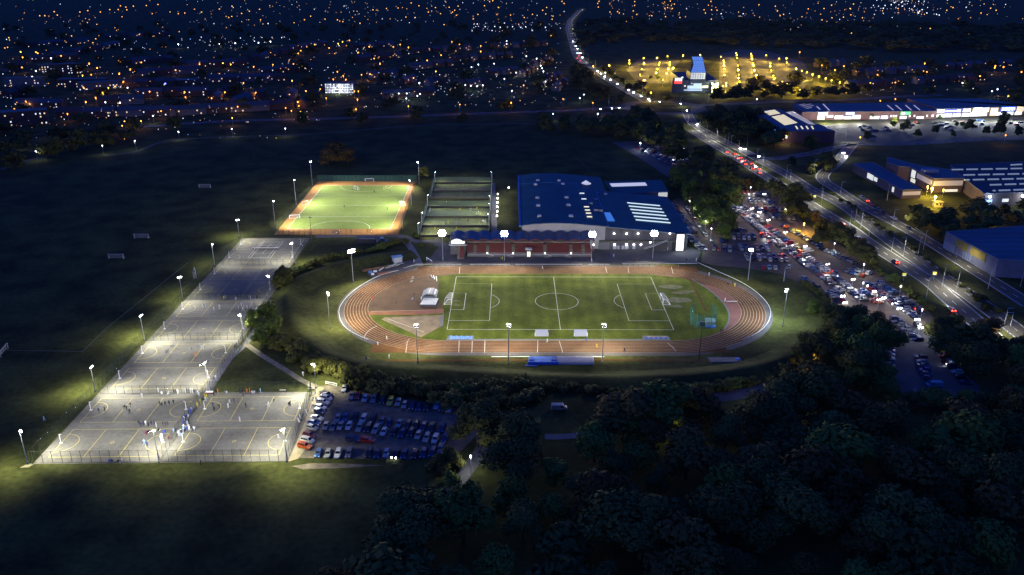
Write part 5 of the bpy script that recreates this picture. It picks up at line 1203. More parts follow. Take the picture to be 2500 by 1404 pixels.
# ================================================================ trees
def leafmat(name,c1,c2):
    m=bpy.data.materials.new(name); m.use_nodes=True; nt=m.node_tree; b=nt.nodes['Principled BSDF']; b.inputs['Roughness'].default_value=.85; b.inputs['Specular IOR Level'].default_value=.15
    oi=nt.nodes.new('ShaderNodeObjectInfo'); tc=nt.nodes.new('ShaderNodeTexCoord'); n=nt.nodes.new('ShaderNodeTexNoise'); n.inputs['Scale'].default_value=.55; n.inputs['Detail'].default_value=3
    nt.links.new(tc.outputs['Object'],n.inputs['Vector'])
    a=nt.nodes.new('ShaderNodeMath'); a.operation='MULTIPLY_ADD'; a.inputs[1].default_value=.75
    nt.links.new(n.outputs['Fac'],a.inputs[0])
    a2=nt.nodes.new('ShaderNodeMath'); a2.operation='MULTIPLY'; a2.inputs[1].default_value=.45; nt.links.new(oi.outputs['Random'],a2.inputs[0]); nt.links.new(a2.outputs[0],a.inputs[2])
    r=nt.nodes.new('ShaderNodeValToRGB'); r.color_ramp.elements[0].position=.25; r.color_ramp.elements[1].position=.85; r.color_ramp.elements[0].color=(*c1,1); r.color_ramp.elements[1].color=(*c2,1)
    nt.links.new(a.outputs[0],r.inputs['Fac']); nt.links.new(r.outputs['Color'],b.inputs['Base Color'])
    return m
LEAF=leafmat('tree_leaves',(.042,.046,.010),(.130,.125,.026)); LEAFG=leafmat('green_leaves',(.060,.090,.012),(.15,.19,.030)); LEAFR=leafmat('autumn_leaves',(.07,.045,.010),(.17,.10,.022))
bark=mat('bark',(.05,.038,.026),.95)
def crown_mesh(seed,n,leaf,lm,shape='round'):
    """crown about 1 m radius, 0..2 high: leaf sprays spread through several uneven lobes"""
    R=random.Random(seed); b=MB(); lobes=[]
    k=R.randint(9,13)
    for i in range(k):
        a=2*PI*i/k*2.4+R.uniform(-.5,.5); z=R.uniform(.55,1.75); rad=(.62 if z<1.3 else .40)*R.uniform(.55,1.1)
        if shape=='tall': rad*=.6
        if shape=='bush': z=R.uniform(.25,1.15); rad*=1.15
        lobes.append((rad*math.cos(a),rad*math.sin(a),z,R.uniform(.30,.52),R.uniform(.26,.44)))
    mi=b.mi(lm)
    for i in range(n):
        lx,ly,lz,lr,lh=lobes[R.randrange(k)]
        u=R.uniform(-1,1); t=R.uniform(0,2*PI); s=math.sqrt(1-u*u); rr=R.random()**.33 if R.random()<.75 else R.uniform(.9,1.2)
        c=Vector((lx+lr*rr*s*math.cos(t),ly+lr*rr*s*math.sin(t),lz+lh*rr*u))
        nrm=Vector((s*math.cos(t)+R.uniform(-.7,.7),s*math.sin(t)+R.uniform(-.7,.7),u+R.uniform(-.3,.9))).normalized()
        p=nrm.orthogonal().normalized(); q=nrm.cross(p); an=R.uniform(0,PI); p,q=p*math.cos(an)+q*math.sin(an),q*math.cos(an)-p*math.sin(an)
        L=leaf*R.uniform(.6,1.35); w=L*R.uniform(.45,.8); k0=len(b.v)
        for f in(c-p*L,c-p*L*.1+q*w,c+p*L*.9+nrm*L*.2,c+p*.1*L-q*w): b.v.append(tuple(f))
        b.f.append((k0,k0+1,k0+2,k0+3)); b.m.append(mi)
    return b
def trunk_mb(seed,shape='round'):
    R=random.Random(seed+99); b=MB(); b.tube((0,0,-.02),(.03,.02,.75),.055,bark,.038,7)
    for i in range(5):
        a=2*PI*i/5+R.uniform(-.4,.4); z=.45+.09*i; b.tube((.02,.01,z),(.5*math.cos(a),.5*math.sin(a),z+.55),.026,bark,.008,5)
    b.tube((.03,.02,.72),(.05,.0,1.5),.036,bark,.01,6); return b
CRN={}
def protos(tagn,seeds,n,leaf,lm,shape):
    CRN[tagn]=[(crown_mesh(s,n,leaf,lm,shape).mesh('crown'),trunk_mb(s).mesh('trunk')) for s in seeds]
protos('near',[1,2,3,4,5],5200,.062,LEAF,'round'); protos('green',[11,12,13],2600,.085,LEAFG,'round'); protos('autumn',[21,22],2600,.085,LEAFR,'round')
protos('mid',[31,32,33],1100,.13,LEAF,'round'); protos('bush',[41,42,43],1500,.11,LEAF,'bush'); protos('greenbush',[45,46],1500,.11,LEAFG,'bush'); protos('tall',[51,52],1100,.12,LEAF,'tall')
TREES=[]  # x,y,height,radius,proto,region phrase, category
def tr(x,y,h,r,p,reg,cat='tree'): TREES.append((x,y,h,r,p,reg,cat))
def inpoly(p,P):
    c=False
    for i in range(len(P)):
        a,b=P[i],P[i-1]
        if (a[1]>p[1])!=(b[1]>p[1]) and p[0]<(b[0]-a[0])*(p[1]-a[1])/(b[1]-a[1])+a[0]: c=not c
    return c
def forest(pts,spc,h,r,ps,reg,z=0,keep=1.,cat='tree',seed=1):
    R=random.Random(seed); P=PG(pts,z); xs=[p[0] for p in P]; ys=[p[1] for p in P]; got=[]
    n=int((max(xs)-min(xs))*(max(ys)-min(ys))/(spc*spc)*9)+40
    for _ in range(min(n,60000)):
        p=(R.uniform(min(xs),max(xs)),R.uniform(min(ys),max(ys)))
        if not inpoly(p,P) or R.random()>keep: continue
        if any(abs(p[0]-q[0])<spc and dist(p,q)<spc for q in got): continue
        got.append(p); f=R.uniform(.62,1.42); tr(p[0],p[1],h*f,r*f*R.uniform(.9,1.15),ps[R.randrange(len(ps))],reg,cat)
def belt(pts,step,h,r,ps,reg,jit=1.5,cat='tree',seed=1,z=0):
    R=random.Random(seed)
    for x,y,a in walk(smooth_path(PG(pts,z),6),step):
        f=R.uniform(.75,1.25); tr(x+R.uniform(-jit,jit),y+R.uniform(-jit,jit),h*f,r*f,ps[R.randrange(len(ps))],reg,cat)
N_=['near','near','green','near','autumn','mid','autumn']
# foreground woodland
forest([(1225,1085),(1330,1095),(1470,1060),(1530,1010),(1600,985),(1740,1000),(1800,1010),(1900,985),(2010,950),(2100,975),(2190,1030),(2420,1040),(2520,1010),(2540,1420),(700,1440),(850,1370),(985,1265),(1050,1285),(1180,1225),(1210,1150)],9.6,12.5,7.6,N_,'foreground woodland',6,seed=3)
for px,py,h,r,p in ((1165,1025,16,8,'near'),(1270,1062,16,9,'near'),(1640,985,13,8,'near'),(1585,1000,12,6,'near'),(1690,990,12,7,'near'),(1535,1035,12,7,'green'),(1465,1050,11,6,'near'),(990,1225,11,6,'near'),(945,1340,12,7,'near'),(1100,1160,6,3.5,'greenbush'),(1095,1120,8,4.5,'near'),(1070,1130,6,4,'bush'),(2090,920,9,5,'green'),(2040,935,9,5,'near')): tr(*G(px,py,h*.55),h,r,p,'gravel side of the woodland')
# hedges
H2=['bush','bush','greenbush','bush']
belt([(795,905),(840,915),(900,928),(1000,948),(1100,960),(1200,955),(1290,955)],4.2,6.5,3.8,H2,'hedge behind the gravel car park',2.2,'bush',5)
belt([(850,940),(950,960),(1050,975),(1150,985),(1250,985),(1300,975)],5,6.5,4,['bush','near','bush'],'hedge behind the gravel car park',2,'bush',6)
belt([(1310,950),(1440,955),(1560,962),(1700,958),(1830,938),(1930,905),(1990,870)],4.6,4.5,3.2,H2,'hedge below the grass bank',1.4,'bush',7)
belt([(985,592),(920,610),(850,625),(790,638),(745,655),(708,675)],3.6,4.5,3.0,['bush','greenbush'],'hedge between courts and track',1.5,'bush',8)
belt([(690,688),(686,705),(700,690)],2.6,7,3.8,['bush','near'],'dark bushes by the dark court',1.4,'bush',9)
for px,py,h,r in((650,772,12,5),(628,800,10,5),(655,810,10,5),(640,825,8,4.5),(668,790,9,4.5),(618,775,8,3.5)): tr(*G(px,py,h*.5),h,r,'green','tall bush beside the middle courts','bush')
belt([(655,835),(690,850),(725,868),(760,890),(785,908)],3.2,7,4,['bush','near','bush'],'hedge above the earth path',2,'bush',10)
belt([(690,832),(725,855),(765,880)],4,5,3.4,H2,'hedge above the earth path',1.5,'bush',12)
# around the full car park
forest([(1700,452),(1775,475),(1790,520),(1785,565),(1762,570),(1735,545),(1700,500),(1680,475)],7.5,12.5,5.8,['green','green','green','near'],'clump left of the full car park',5,seed=4)
forest([(1640,415),(1700,430),(1720,460),(1690,480),(1645,465)],9,11,5.5,['near','green'],'clump left of the full car park',4,seed=5)
belt([(1795,462),(1850,462),(1900,478),(1935,510),(1990,548)],6,8,4,N_,'roadside by the full car park',2.5,seed=11)
for px,py,h,r in((1946,478,15,9),(2045,575,12,7),(2070,585,12,7),(2105,622,11,6.5),(2010,560,10,6),(1925,520,9,5),(2085,605,10,6),(2120,635,9,5),(2000,585,8,5)): tr(*G(px,py,h*.4),h,r,'near','roadside by the full car park')
belt([(2125,650),(2180,690),(2240,735),(2290,770)],4.5,4,2.6,H2,'hedge below the dual carriageway',1.2,'bush',13)
forest([(1985,745),(2050,770),(2105,775),(2160,785),(2185,830),(2150,880),(2140,930),(2060,930),(1990,905),(1975,860),(2010,800)],8.5,11,5.8,['near','near','green'],'dark trees below the queue of cars',4,seed=6)
belt([(1965,698),(1990,720),(2010,745),(2015,775)],4,5,3,H2,'hedge by the right bend',1.5,'bush',14)
forest([(2285,790),(2330,770),(2390,790),(2500,830),(2530,1000),(2420,1010),(2420,930),(2330,890),(2300,850)],10,11,6,N_,'wood right of overflow car park',4,seed=7)
belt([(2150,905),(2140,940),(2170,985),(2260,1000),(2400,1005)],6,7,4.5,['near','green'],'edge of overflow car park',2,seed=15)
for px,py,h,r in((2392,722,4.5,3),(2412,745,4.5,3)): tr(*G(px,py,2),h,r,'bush','central reservation','bush')
belt([(2035,475),(2110,528),(2200,590),(2290,655),(2400,735),(2480,790)],7,2.6,1.8,['bush'],'verge of the service road',1,'bush',16)
# far side of the playing field and the roads
belt([(0,420),(60,400),(150,375),(230,360),(330,345),(420,322),(520,316),(640,312),(760,308),(900,302),(1050,295),(1200,292),(1290,296)],12,14,8,['mid','mid','tall'],'tree line beyond playing field',7,seed=17)
belt([(0,380),(120,350),(250,335),(400,305),(560,298),(760,294),(960,288),(1150,282)],16,13,8,['mid'],'tree line beyond playing field',8,seed=18)
forest([(1310,285),(1420,280),(1530,275),(1600,290),(1660,310),(1690,350),(1740,390),(1800,425),(1780,445),(1720,430),(1660,390),(1590,345),(1480,320),(1330,310)],14,13,8,['mid'],'trees left of dual carriageway',5,seed=8)
for px,py,h,r,p in((820,375,15,11,'autumn'),(800,388,12,8,'autumn'),(848,385,12,8,'autumn'),(1032,424,8,5,'mid')): tr(*G(px,py,h*.4),h,r,p,'field behind the hockey pitch')
for px,py,h,r in((1014,575,4,2),(1028,596,2.5,1.6)): tr(*G(px,py,1),h,r,'greenbush','near corner of the cages','bush')
forest([(1710,290),(1760,262),(1830,280),(1895,330),(1890,352),(1830,340),(1760,315)],11,13,7.5,['mid'],'dark trees left of the big store',4,seed=9)
forest([(1925,360),(1980,352),(2035,345),(2050,370),(2010,405),(1960,415),(1925,390)],10,10,6.5,['mid'],'dark trees below the big store',4,seed=10)
forest([(2200,530),(2260,515),(2390,510),(2410,545),(2390,575),(2320,575),(2250,560),(2210,545)],11,11,7,['mid'],'dark trees before the factory',4,seed=11)
forest([(2430,500),(2500,495),(2500,535),(2440,540)],13,9,6,['mid'],'dark trees before the factory',4,seed=12)
forest([(1420,170),(1500,205),(1555,240),(1540,250),(1440,230),(1400,190)],15,13,8,['mid'],'dark trees left of the main road',4,seed=13)
forest([(1450,150),(1520,190),(1600,225),(1640,240),(1560,240),(1500,210),(1440,165)],18,9,6,['mid'],'dark trees right of the main road',4,keep=.6,seed=14)
forest([(1790,225),(1880,218),(1960,226),(2060,222),(2130,232),(1990,243),(1850,247),(1780,245)],16,12,8,['mid'],'dark trees behind the side road',4,seed=15)
for px,py in((1852,197),(1838,205),(1870,210),(1905,215),(1800,222),(1750,228)): tr(*G(px,py,8),14,9,'mid','front of yellow lit car park')
tr(*G(1945,190,8),15,11,'mid','front of yellow lit car park')
forest([(1420,108),(1560,95),(1740,105),(1960,112),(2200,118),(2500,120),(2500,70),(1900,55),(1420,55)],36,14,18,['mid'],'far dark wood',4,seed=16)
forest([(2000,150),(2500,150),(2500,235),(2150,225),(2020,205)],40,10,8,['mid'],'suburb beyond the retail park',4,keep=.7,seed=17)
forest([(0,60),(1380,60),(1380,280),(0,330)],62,10,8,['mid'],'trees among the town houses',4,keep=.6,seed=18)
for x,y in((935,535+40),(1455+0,600)): pass
for x,y,h in((205,640,7),(1010,500,5),(-170,500,7),(240,560,6),(420,690,11),(620,800,8),(930,740,9),(1390,640,6),(1300,620,5),(1500,700,12),(1790,760,9),(2060,700,20),(2030,760,16),(2350,780,10),(1240,790,6),(-230,850,9)): X,Y=G(*rt(x,y)); tr(X,Y,h*.8,h*.42 if h<15 else 5,'green' if h<7.5 else 'mid','retail car park')
# yellow lit office car park
oy=lambda x,y:(1740+.16026*x,100+.16026*y)
for x,y in((357,255),(370,300),(385,400),(392,470),(397,545),(590,250),(602,290),(622,350),(625,400),(640,470),(668,545),(815,250),(880,360),(878,400),(893,470),(925,550),(945,600),(1012,300),(1125,290),(1268,440),(1437,505),(1522,530),(1620,565),(1722,595),(1812,625),(1937,655),(182,550),(205,690),(410,650)): X,Y=G(*oy(x,y+20)); tr(X,Y,5.0,3.0,'green','yellow lit office car park')
for x,y in((1195,335),(1200,415),(1400,330),(1558,310),(1437,420),(1593,425),(1403,515),(1385,580),(1168,505),(1140,590),(978,420),(670,455),(1300,625),(1420,625)): X,Y=G(*o4(x,y+25)); tr(X,Y,5,3.0,'green','yellow lit office car park')
# ---- make them: the 300 trees that show largest are things, the rest one mass
tr_=[t for t in TREES if t[6]=='tree']; bu=[t for t in TREES if t[6]=='bush']
vis=lambda t:(lambda p:-60<p[0]<2560 and -40<p[1]<1480)(pix(t[0],t[1],t[2]*.5))
RS=[pix(p[0],p[1],.3) for P_ in (PN,PR,PE,PWs,PT,PL) for p in P_]; RS=[q for q in RS if q[1]<420 and -50<q[0]<2550]
def hides(t):
    b_=pix(t[0],t[1],0); a_=pix(t[0],t[1],t[2]*.93)[1]; w_=abs(pix(t[0]+t[3]*.8,t[1],0)[0]-b_[0])
    return any(abs(q[0]-b_[0])<w_ and a_<q[1]-1<b_[1]+1 for q in RS)
tr_=[t for t in tr_ if vis(t) and not hides(t)]; bu=[t for t in bu if vis(t)]
tr_.sort(key=lambda t:-t[3]/math.hypot(t[0],t[1])); bu.sort(key=lambda t:-t[3]/math.hypot(t[0],t[1]))
print('TREES',len(tr_),'BUSHES',len(bu),'CARS',len(NEARCARS),len(TRAF),len(CARS))
cntR={}
GRP={}
for t in tr_[:300]+bu[:290]: GRP.setdefault((t[5],t[6],t[4]),[]).append(t)
KW={'near':'leafy dull green','green':'bright green','autumn':'brownish','mid':'dark rounded','bush':'dense dark','greenbush':'light green','tall':'slender dark'}
def bins(L):
    """label every member by its size and its place along its group"""
    L.sort(key=lambda t:(pix(t[0],t[1],0)[0]))
    return L
RI=random.Random(5)
for (reg,cat,p),L in GRP.items():
    bins(L)
    for i,(x,y,h,r,p,reg,cat) in enumerate(L):
        cm,tm=CRN[p][RI.randrange(len(CRN[p]))]
        lab=KW[p]+' '+cat+', '+(nth(i)+' such from the left, ' if len(L)>1 else 'the only such one, ')+reg
        o=empty('tree' if cat=='tree' else 'bush',x,y,0,RI.uniform(0,6.28),lab,cat,'trees of the '+reg if cat=='tree' else 'bushes of the '+reg)
        c=bpy.data.objects.new('crown',cm); C.objects.link(c); c.parent=o; c.scale=(r,r*RI.uniform(.85,1.15),h*.46); c.location=(0,0,h*.02)
        if cat=='tree' and math.hypot(x,y)<700 or p in('near','green'): k=bpy.data.objects.new('trunk',tm); C.objects.link(k); k.parent=o; k.scale=(r,r,h*.46)
massb=MB(); LO={}
for t in tr_[300:]+bu[290:]:
    x,y,h,r,p,reg,cat=t; sd=RI.randrange(3)
    k=('lo',p,sd)
    if k not in LO: LO[k]=crown_mesh(60+sd,260,.24,{'green':LEAFG,'greenbush':LEAFG,'autumn':LEAFR}.get(p,LEAF),'bush' if cat=='bush' else 'round')
    b=LO[k]; kk=len(massb.v); a=RI.uniform(0,6.28); cs_,sn_=math.cos(a),math.sin(a)
    massb.v+=[(x+r*(cs_*v[0]-sn_*v[1]),y+r*(sn_*v[0]+cs_*v[1]),v[2]*h*.5) for v in b.v]; m_=[massb.mi(m) for m in b.mats]
    for f,q in zip(b.f,b.m): massb.f.append(tuple(kk+i for i in f)); massb.m.append(m_[q])
tag(massb.build('distant_trees'),'dark mass of far trees among the town and its wood','trees',kind='stuff')
# ================================================================ lamps
ORG=(1,.40,.045); WHT=(.90,.95,1); YLW=(1,.64,.07)
LAMPS=[]  # x,y,h,colour key,power,phrase
z7=lambda x,y:(.3348*x,.3348*y); z8=lambda x,y:(833+.3348*x,.3348*y); z9=lambda x,y:(1667+.3348*x,.3348*y)
def lamps(f,pts,ck,reg,h=7,power=0):
    for x,y in pts: px,py=f(x,y); X,Y=G(px,py,h); LAMPS.append((X,Y,h,ck,power,reg))
tn='dark town at the upper left'
lamps(z7,[(395,85),(290,115),(327,115),(418,110),(583,88),(640,78),(732,88),(800,70),(862,70),(918,52),(925,72),(1067,40),(1152,33),(972,45),(878,43),(1668,128),(1690,120),(1762,98),(1818,82),(1893,68),(1600,66),(1692,45),(1900,145),(2220,145),(2265,118),(2370,140),(2460,145),(1470,88),(1300,100),(1348,95)],'o','far edge of the town at the upper left',7,9000)
lamps(z7,[(65,275),(483,250),(522,262),(698,283),(677,312),(150,378),(262,380),(275,388),(165,418),(445,408),(945,425),(1157,492),(650,462),(68,460),(160,492),(708,495),(950,505),(870,535),(1280,512),(1455,468),(1625,460),(1683,470),(1850,487),(1990,472),(2175,390),(2193,370),(2238,345),(2295,325),(2400,350),(2465,318),(2140,467),(2165,472),(1720,545),(1600,540),(602,550),(665,545),(900,595),(440,592),(178,615),(62,657),(610,640),(790,640),(840,630),(748,675),(697,712),(625,742),(188,740),(148,733),(105,795),(552,787),(492,830),(860,775),(1175,810),(1090,668),(1345,670),(1352,708),(1455,765),(1543,715),(1640,672),(1865,675),(1775,605),(2130,588),(2230,663),(2110,690),(2068,735),(2115,738),(2170,742),(2083,787),(2125,808),(2180,772),(2192,815),(2378,715),(2335,650),(2460,523),(2430,578),(1733,778),(1540,770),(908,885),(1028,882),(890,917),(1692,860),(395,942),(55,345),(35,350),(1030,455)],'o',tn,7,7000)
lamps(z7,[(930,640),(768,745),(875,748),(1115,845),(1300,960),(1690,940),(140,1033),(260,1103),(983,1027),(745,1062),(2080,937),(1560,310),(1600,318),(1715,315),(1855,300),(1885,312),(1972,303),(848,265),(908,285),(1300,322),(235,560),(262,518),(372,425),(1955,172)],'w',tn,7,5000)
lamps(z7,[(1205,610)],'b',tn,7,2000)
tc_='town beyond the playing field'
lamps(z8,[(12,158),(232,72),(330,62),(415,58),(510,22),(567,42),(687,55),(787,53),(852,45),(828,75),(812,88),(840,112),(725,100),(635,88),(1045,42),(1083,12),(1105,5),(1148,55),(472,125),(540,128),(1235,110),(1335,128),(963,138),(997,105),(1395,105),(1470,75),(1498,55),(1492,102),(1545,118),(1538,140),(1610,10),(1625,25),(1870,25),(1880,10),(1875,52),(1960,88),(2015,85),(2028,95),(2130,80),(2155,105),(2140,40),(2140,12),(2040,150),(2080,155),(2360,60),(2380,55),(2415,62),(2400,8),(2430,30),(2365,122),(2265,115),(2470,128),(1848,143),(1787,155),(1780,183),(750,180),(137,170),(82,185)],'o','far town near the horizon',7,9000)
lamps(z8,[(1135,270),(1530,260),(60,295),(10,305),(205,342),(125,383),(240,427),(490,345),(380,342),(430,325),(808,305),(862,325),(815,348),(1018,335),(1018,375),(690,520),(728,402),(627,440),(528,568),(210,540),(15,553),(35,580),(148,545),(283,462),(310,392),(1330,622),(1835,750),(118,725),(125,665),(95,665)],'o',tc_,7,7000)
lamps(z8,[(490,775),(865,762),(1240,748),(1618,722),(108,795)],'o','road along the far edge of the playing field',9,9000)
lamps(z8,[(470,545),(570,605),(420,682),(478,682),(475,718),(555,700),(575,685),(905,620),(945,625),(990,630),(1033,622),(950,490),(1000,470),(1190,575),(1245,662),(1115,465),(935,555),(1275,530),(1425,427),(1455,478),(1465,498),(1475,520),(1490,595),(1407,567),(1350,410),(1207,300),(1207,322),(992,175),(1050,195),(1160,198),(1190,168),(1250,195),(1310,200),(1345,195),(1440,188),(1490,200),(1545,830),(1870,830),(2097,872),(2293,925),(2183,1045),(2425,1097),(1770,690),(1740,715)],'w',tc_,6,4000)
lamps(z8,[(1120,193)],'b',tc_,7,3000)
lamps(z9,[(205,10),(155,72),(210,72),(250,75),(165,95),(208,140),(308,148),(432,152),(542,160),(555,35),(710,115),(735,105),(708,195),(745,215),(1015,145),(1050,158),(1088,130),(1172,125),(1225,108),(1072,178),(1120,165),(1310,130),(1030,62),(1085,38),(1220,62),(1245,30),(690,80),(675,45),(915,65),(1230,242),(1680,220),(1732,208),(1805,208),(1845,212),(2085,250),(1925,75),(1970,55),(2245,60),(2285,75),(2175,95)],'o','far town at the upper right',7,9000)
lamps(z9,[(853,380),(1300,420),(1350,415),(1015,477),(1175,482),(1110,510),(1420,545),(1368,605),(1550,602),(1765,462),(1780,525),(1755,520),(2280,480),(2340,488),(2275,495),(2470,525),(2168,555),(2375,700),(1440,735),(1550,722),(1295,1000),(2355,985)],'o','suburb beyond the retail park',8,7500)
lamps(z9,[(280,100),(440,100),(2040,605),(2255,665),(2295,650),(1670,487),(840,200),(800,160),(785,215),(1475,40),(1520,35),(1600,45),(1545,20),(1720,10),(1690,45),(1745,70),(1720,95),(1780,95),(1850,105),(1870,110),(1930,0),(540,722)],'w','suburb beyond the retail park',7,3000)
yl='yellow lit office car park'
lamps(oy,[(125,240),(165,295),(175,328),(172,365),(180,425),(182,518),(205,640),(205,678),(155,688),(357,185),(368,212),(370,262),(385,375),(390,437),(397,515),(395,562),(410,620),(585,195),(592,228),(602,268),(618,338),(625,378),(640,442),(668,520),(672,568),(815,218),(880,340),(875,378),(893,447),(925,528),(943,572),(835,617),(1060,622),(1135,657),(1228,702),(1330,745),(1012,268),(1125,260),(1130,328),(1268,420),(1358,455),(1437,478),(1522,505),(1620,540),(1722,568),(1812,600),(1937,632)],'y',yl,8,13000)
lamps(o4,[(977,355),(978,405),(1195,325),(1200,395),(1400,318),(1558,295),(1437,390),(1425,425),(1593,383),(1595,415),(1403,490),(1385,548),(1568,487),(1648,470),(1548,557),(1168,492),(1140,575),(1205,660),(670,430),(1797,280),(2058,275),(1490,655),(428,443)],'y',yl,8,13000)
lamps(o4,[(1305,848)],'y','roundabout',9,9000)
lamps(o4,[(500,1170),(970,1255),(1378,1370),(612,545)],'w','roundabout',6,3500)
# dim downlighters on tall columns beside the carriageways
def downlights(path_,off,step,pw,what,z=10.):
    for i,(x,y,h) in enumerate(walk(offset(path_,off),step)):
        px,py=pix(x,y,0)
        if not(-20<px<2520 and py<860): continue
        o=empty('lamp_column',x,y,0,h-PI/2 if off>0 else h+PI/2,'thin grey shielded lamp column, '+nth(i)+' from the far end, '+what,'lamp column','shielded lamp columns along the roads')
        if 'dc' not in HM0: b=MB(); b.tube((0,0,0),(0,0,z),.11,galv,.07,6); HM0['dc']=b.mesh('pole'); b=MB(); b.box((1.0,0,z),(2.2,.22,.14),galv); HM0['dh']=b.mesh('lamp_head')
        for k in('dc','dh'): c=bpy.data.objects.new('pole' if k=='dc' else 'lamp_head',HM0[k]); C.objects.link(c); c.parent=o
        hh=o.rotation_euler.z; spot(x+1.9*math.cos(hh),y+1.9*math.sin(hh),z-.2,x+4.5*math.cos(hh),y+4.5*math.sin(hh),0,pw,(1,.96,.88),2.75,1,.3)
HM0={}
downlights(PL,6.2,46,12000,'left carriageway'); downlights(PR,-6.2,48,7000,'right carriageway'); downlights(PN,7.5,60,7000,'main road'); downlights(PS,-6,60,8000,'service road')
# unlit grey columns along the roads, lit lamps over the car park
LMP=[]
CPX=[(1786,459,'m'),(1833,457,'w'),(1866,474,'m'),(1801,484,'m'),(1836,509,'m'),(1921,511,'m'),(1876,537,'m'),(1918,567,'m'),(1966,601,'m'),(2021,645,'m'),(1698,506,'w'),(1710,523,'w'),(1723,540,'w'),(1737,558,'w'),(1684,490,'w'),(2038,594,'w'),(2110,645,'w'),(2083,682,'m'),(2200,698,'w'),(2252,755,'w'),(1964,545,'y'),(2146,731,'m'),(2247,792,'w'),(1725,443,'w'),(1563,349,'w2'),(1669,362,'w2'),(1645,340,'w2'),(1149,1113,'w'),(1878,962,'w'),(1988,868,'y2'),(1636,1027,'w3'),(2108,690,'w')]
for i,(px,py,ck) in enumerate(CPX):
    h=6.; X,Y=G(px,py,h); LAMPS.append((X,Y,h,ck,{'m':13000,'w':9000,'y':9000,'w2':9000,'y2':12000,'w3':2500}[ck],'full car park' if 440<py<800 and px>1600 else ('staff car park behind the leisure centre' if py<440 else 'footpaths by the woodland')))
LCOL={'o':ORG,'w':WHT,'y':YLW,'b':(.08,.15,1),'m':(1,.90,.86),'w2':(.75,.88,1),'y2':(1,.62,.08),'w3':(.9,1,.5)}
ESTR={'o':3.2,'w':4,'y':6,'b':12,'m':7,'w2':10,'y2':4,'w3':4}
LNAME={'o':'orange street lamp','w':'white lamp','y':'yellow lamp','b':'bright blue light','m':'pinkish white lamp','w2':'bluish white lamp','y2':'amber lamp','w3':'lime white lamp'}
# named places to tell lamps and houses apart by
LAND=[('the lit white flats',(830,213)),('the sloping glass tower',(1712,165)),('the roundabout',(1617,262)),('the big store with striped rooflights',(1930,295)),('the green lit shop sign',(2210,276)),('the hockey pitch',(890,500)),('the main road bend',(1412,141)),('the yellow lit gatehouse',(2288,498)),('the blue roofed leisure centre',(1450,490)),('the long brown flats',(210,205)),('the blue light in the town',(403,204)),('the wide bright strip of yards',(560,103)),('the white depot by the main road',(1260,65)),('the far bright junction',(2245,20)),('the grandstand',(1290,605)),('the gravel car park',(900,1030)),('the top left corner',(10,20)),('the dark playing field edge path',(480,338)),('the pale gabled houses',(1000,210)),('the far horizon above the wood',(1850,15))]
LANDW=[(n,G(*p)) for n,p in LAND]
LAMPS=[l for l in LAMPS if -10<pix(l[0],l[1],l[2])[0]<2510 and pix(l[0],l[1],l[2])[1]>-6]
LAMPS.sort(key=lambda l:l[0]**2+l[1]**2)
HM_={}
def lampmesh(ck,r,arms):
    k=(ck,round(r,2),arms)
    if k not in HM_:
        b=MB(); m=emis('lamp_glass_'+LNAME[ck].replace(' ','_'),LCOL[ck],ESTR[ck])
        b.ball((0,0,0),r,m,8,4)
        HM_[k]=b.mesh('lamp_head')
    return HM_[k]
RNK={}
for i,l in enumerate(LAMPS[:300]):
    n,q=min(LANDW,key=lambda w:dist(w[1],l[:2])); RNK.setdefault((n,LNAME[l[3]]),[]).append((dist(q,l[:2]),i))
LBL={}
for (n,k),L in RNK.items():
    for j,(d,i) in enumerate(sorted(L)): LBL[i]=k+' '+(ORD[j] if j<10 else nth(j)+' nearest')+' to '+n
for i,(x,y,h,ck,pw,reg) in enumerate(LAMPS[:300]):
    D=math.hypot(x,y); r_=max(.30,min(1.5,D*.00072))  # ball grows with distance: lamp glare is built into its size
    o=empty('street_lamp',x,y,0,.4,LBL[i],'street lamp','lamps of the '+reg)
    k=('pole',h)
    if k not in HM_: b=MB(); b.tube((0,0,0),(0,0,h),.09,galv,.06,6); HM_[k]=b.mesh('pole')
    p=bpy.data.objects.new('pole',HM_[k]); C.objects.link(p); p.parent=o
    for sx_ in ((-.8,.8) if ck=='m' else (0,)): q=bpy.data.objects.new('lamp_head',lampmesh(ck,r_,1)); C.objects.link(q); q.parent=o; q.location=(sx_,0,h)
    if ck=='m':
        if 'arm' not in HM_: HM_['arm']=MB().tube((-.8,0,0),(.8,0,0),.05,galv,n=5).mesh('arm')
        a=bpy.data.objects.new('arm',HM_['arm']); C.objects.link(a); a.parent=o; a.location=(0,0,h-.1)
    if pw and D<2300: point(0,0,h+.2+r_*1.2 if False else h-.2-r_,pw*LAMPF*{'y':11,'m':1.3,'w':1.2}.get(ck,1),LCOL[ck],.3,o)
FARL=MB()
def bulb(x,y,z,r,m):
    k=len(FARL.v); mi=FARL.mi(m)
    for d in((1,0,0),(-1,0,0),(0,1,0),(0,-1,0),(0,0,1),(0,0,-1)): FARL.v.append((x+r*d[0],y+r*d[1],z+r*d[2]))
    for f in((0,2,4),(2,1,4),(1,3,4),(3,0,4),(2,0,5),(1,2,5),(3,1,5),(0,3,5)): FARL.f.append(tuple(k+i for i in f)); FARL.m.append(mi)
fo=[emis('far_orange_light_%d'%i,(1,.38+.03*i,.035+.02*i),(.9,1.7,2.8)[i]) for i in range(3)]; fw=[emis('far_white_light_%d'%i,(.85,.92,1),(.6,1.2,2.4)[i]) for i in range(3)]; fwm=emis('far_warm_light',(1,.66,.36),1.6); fbl=emis('far_blue_light',(.25,.5,1),1.5)
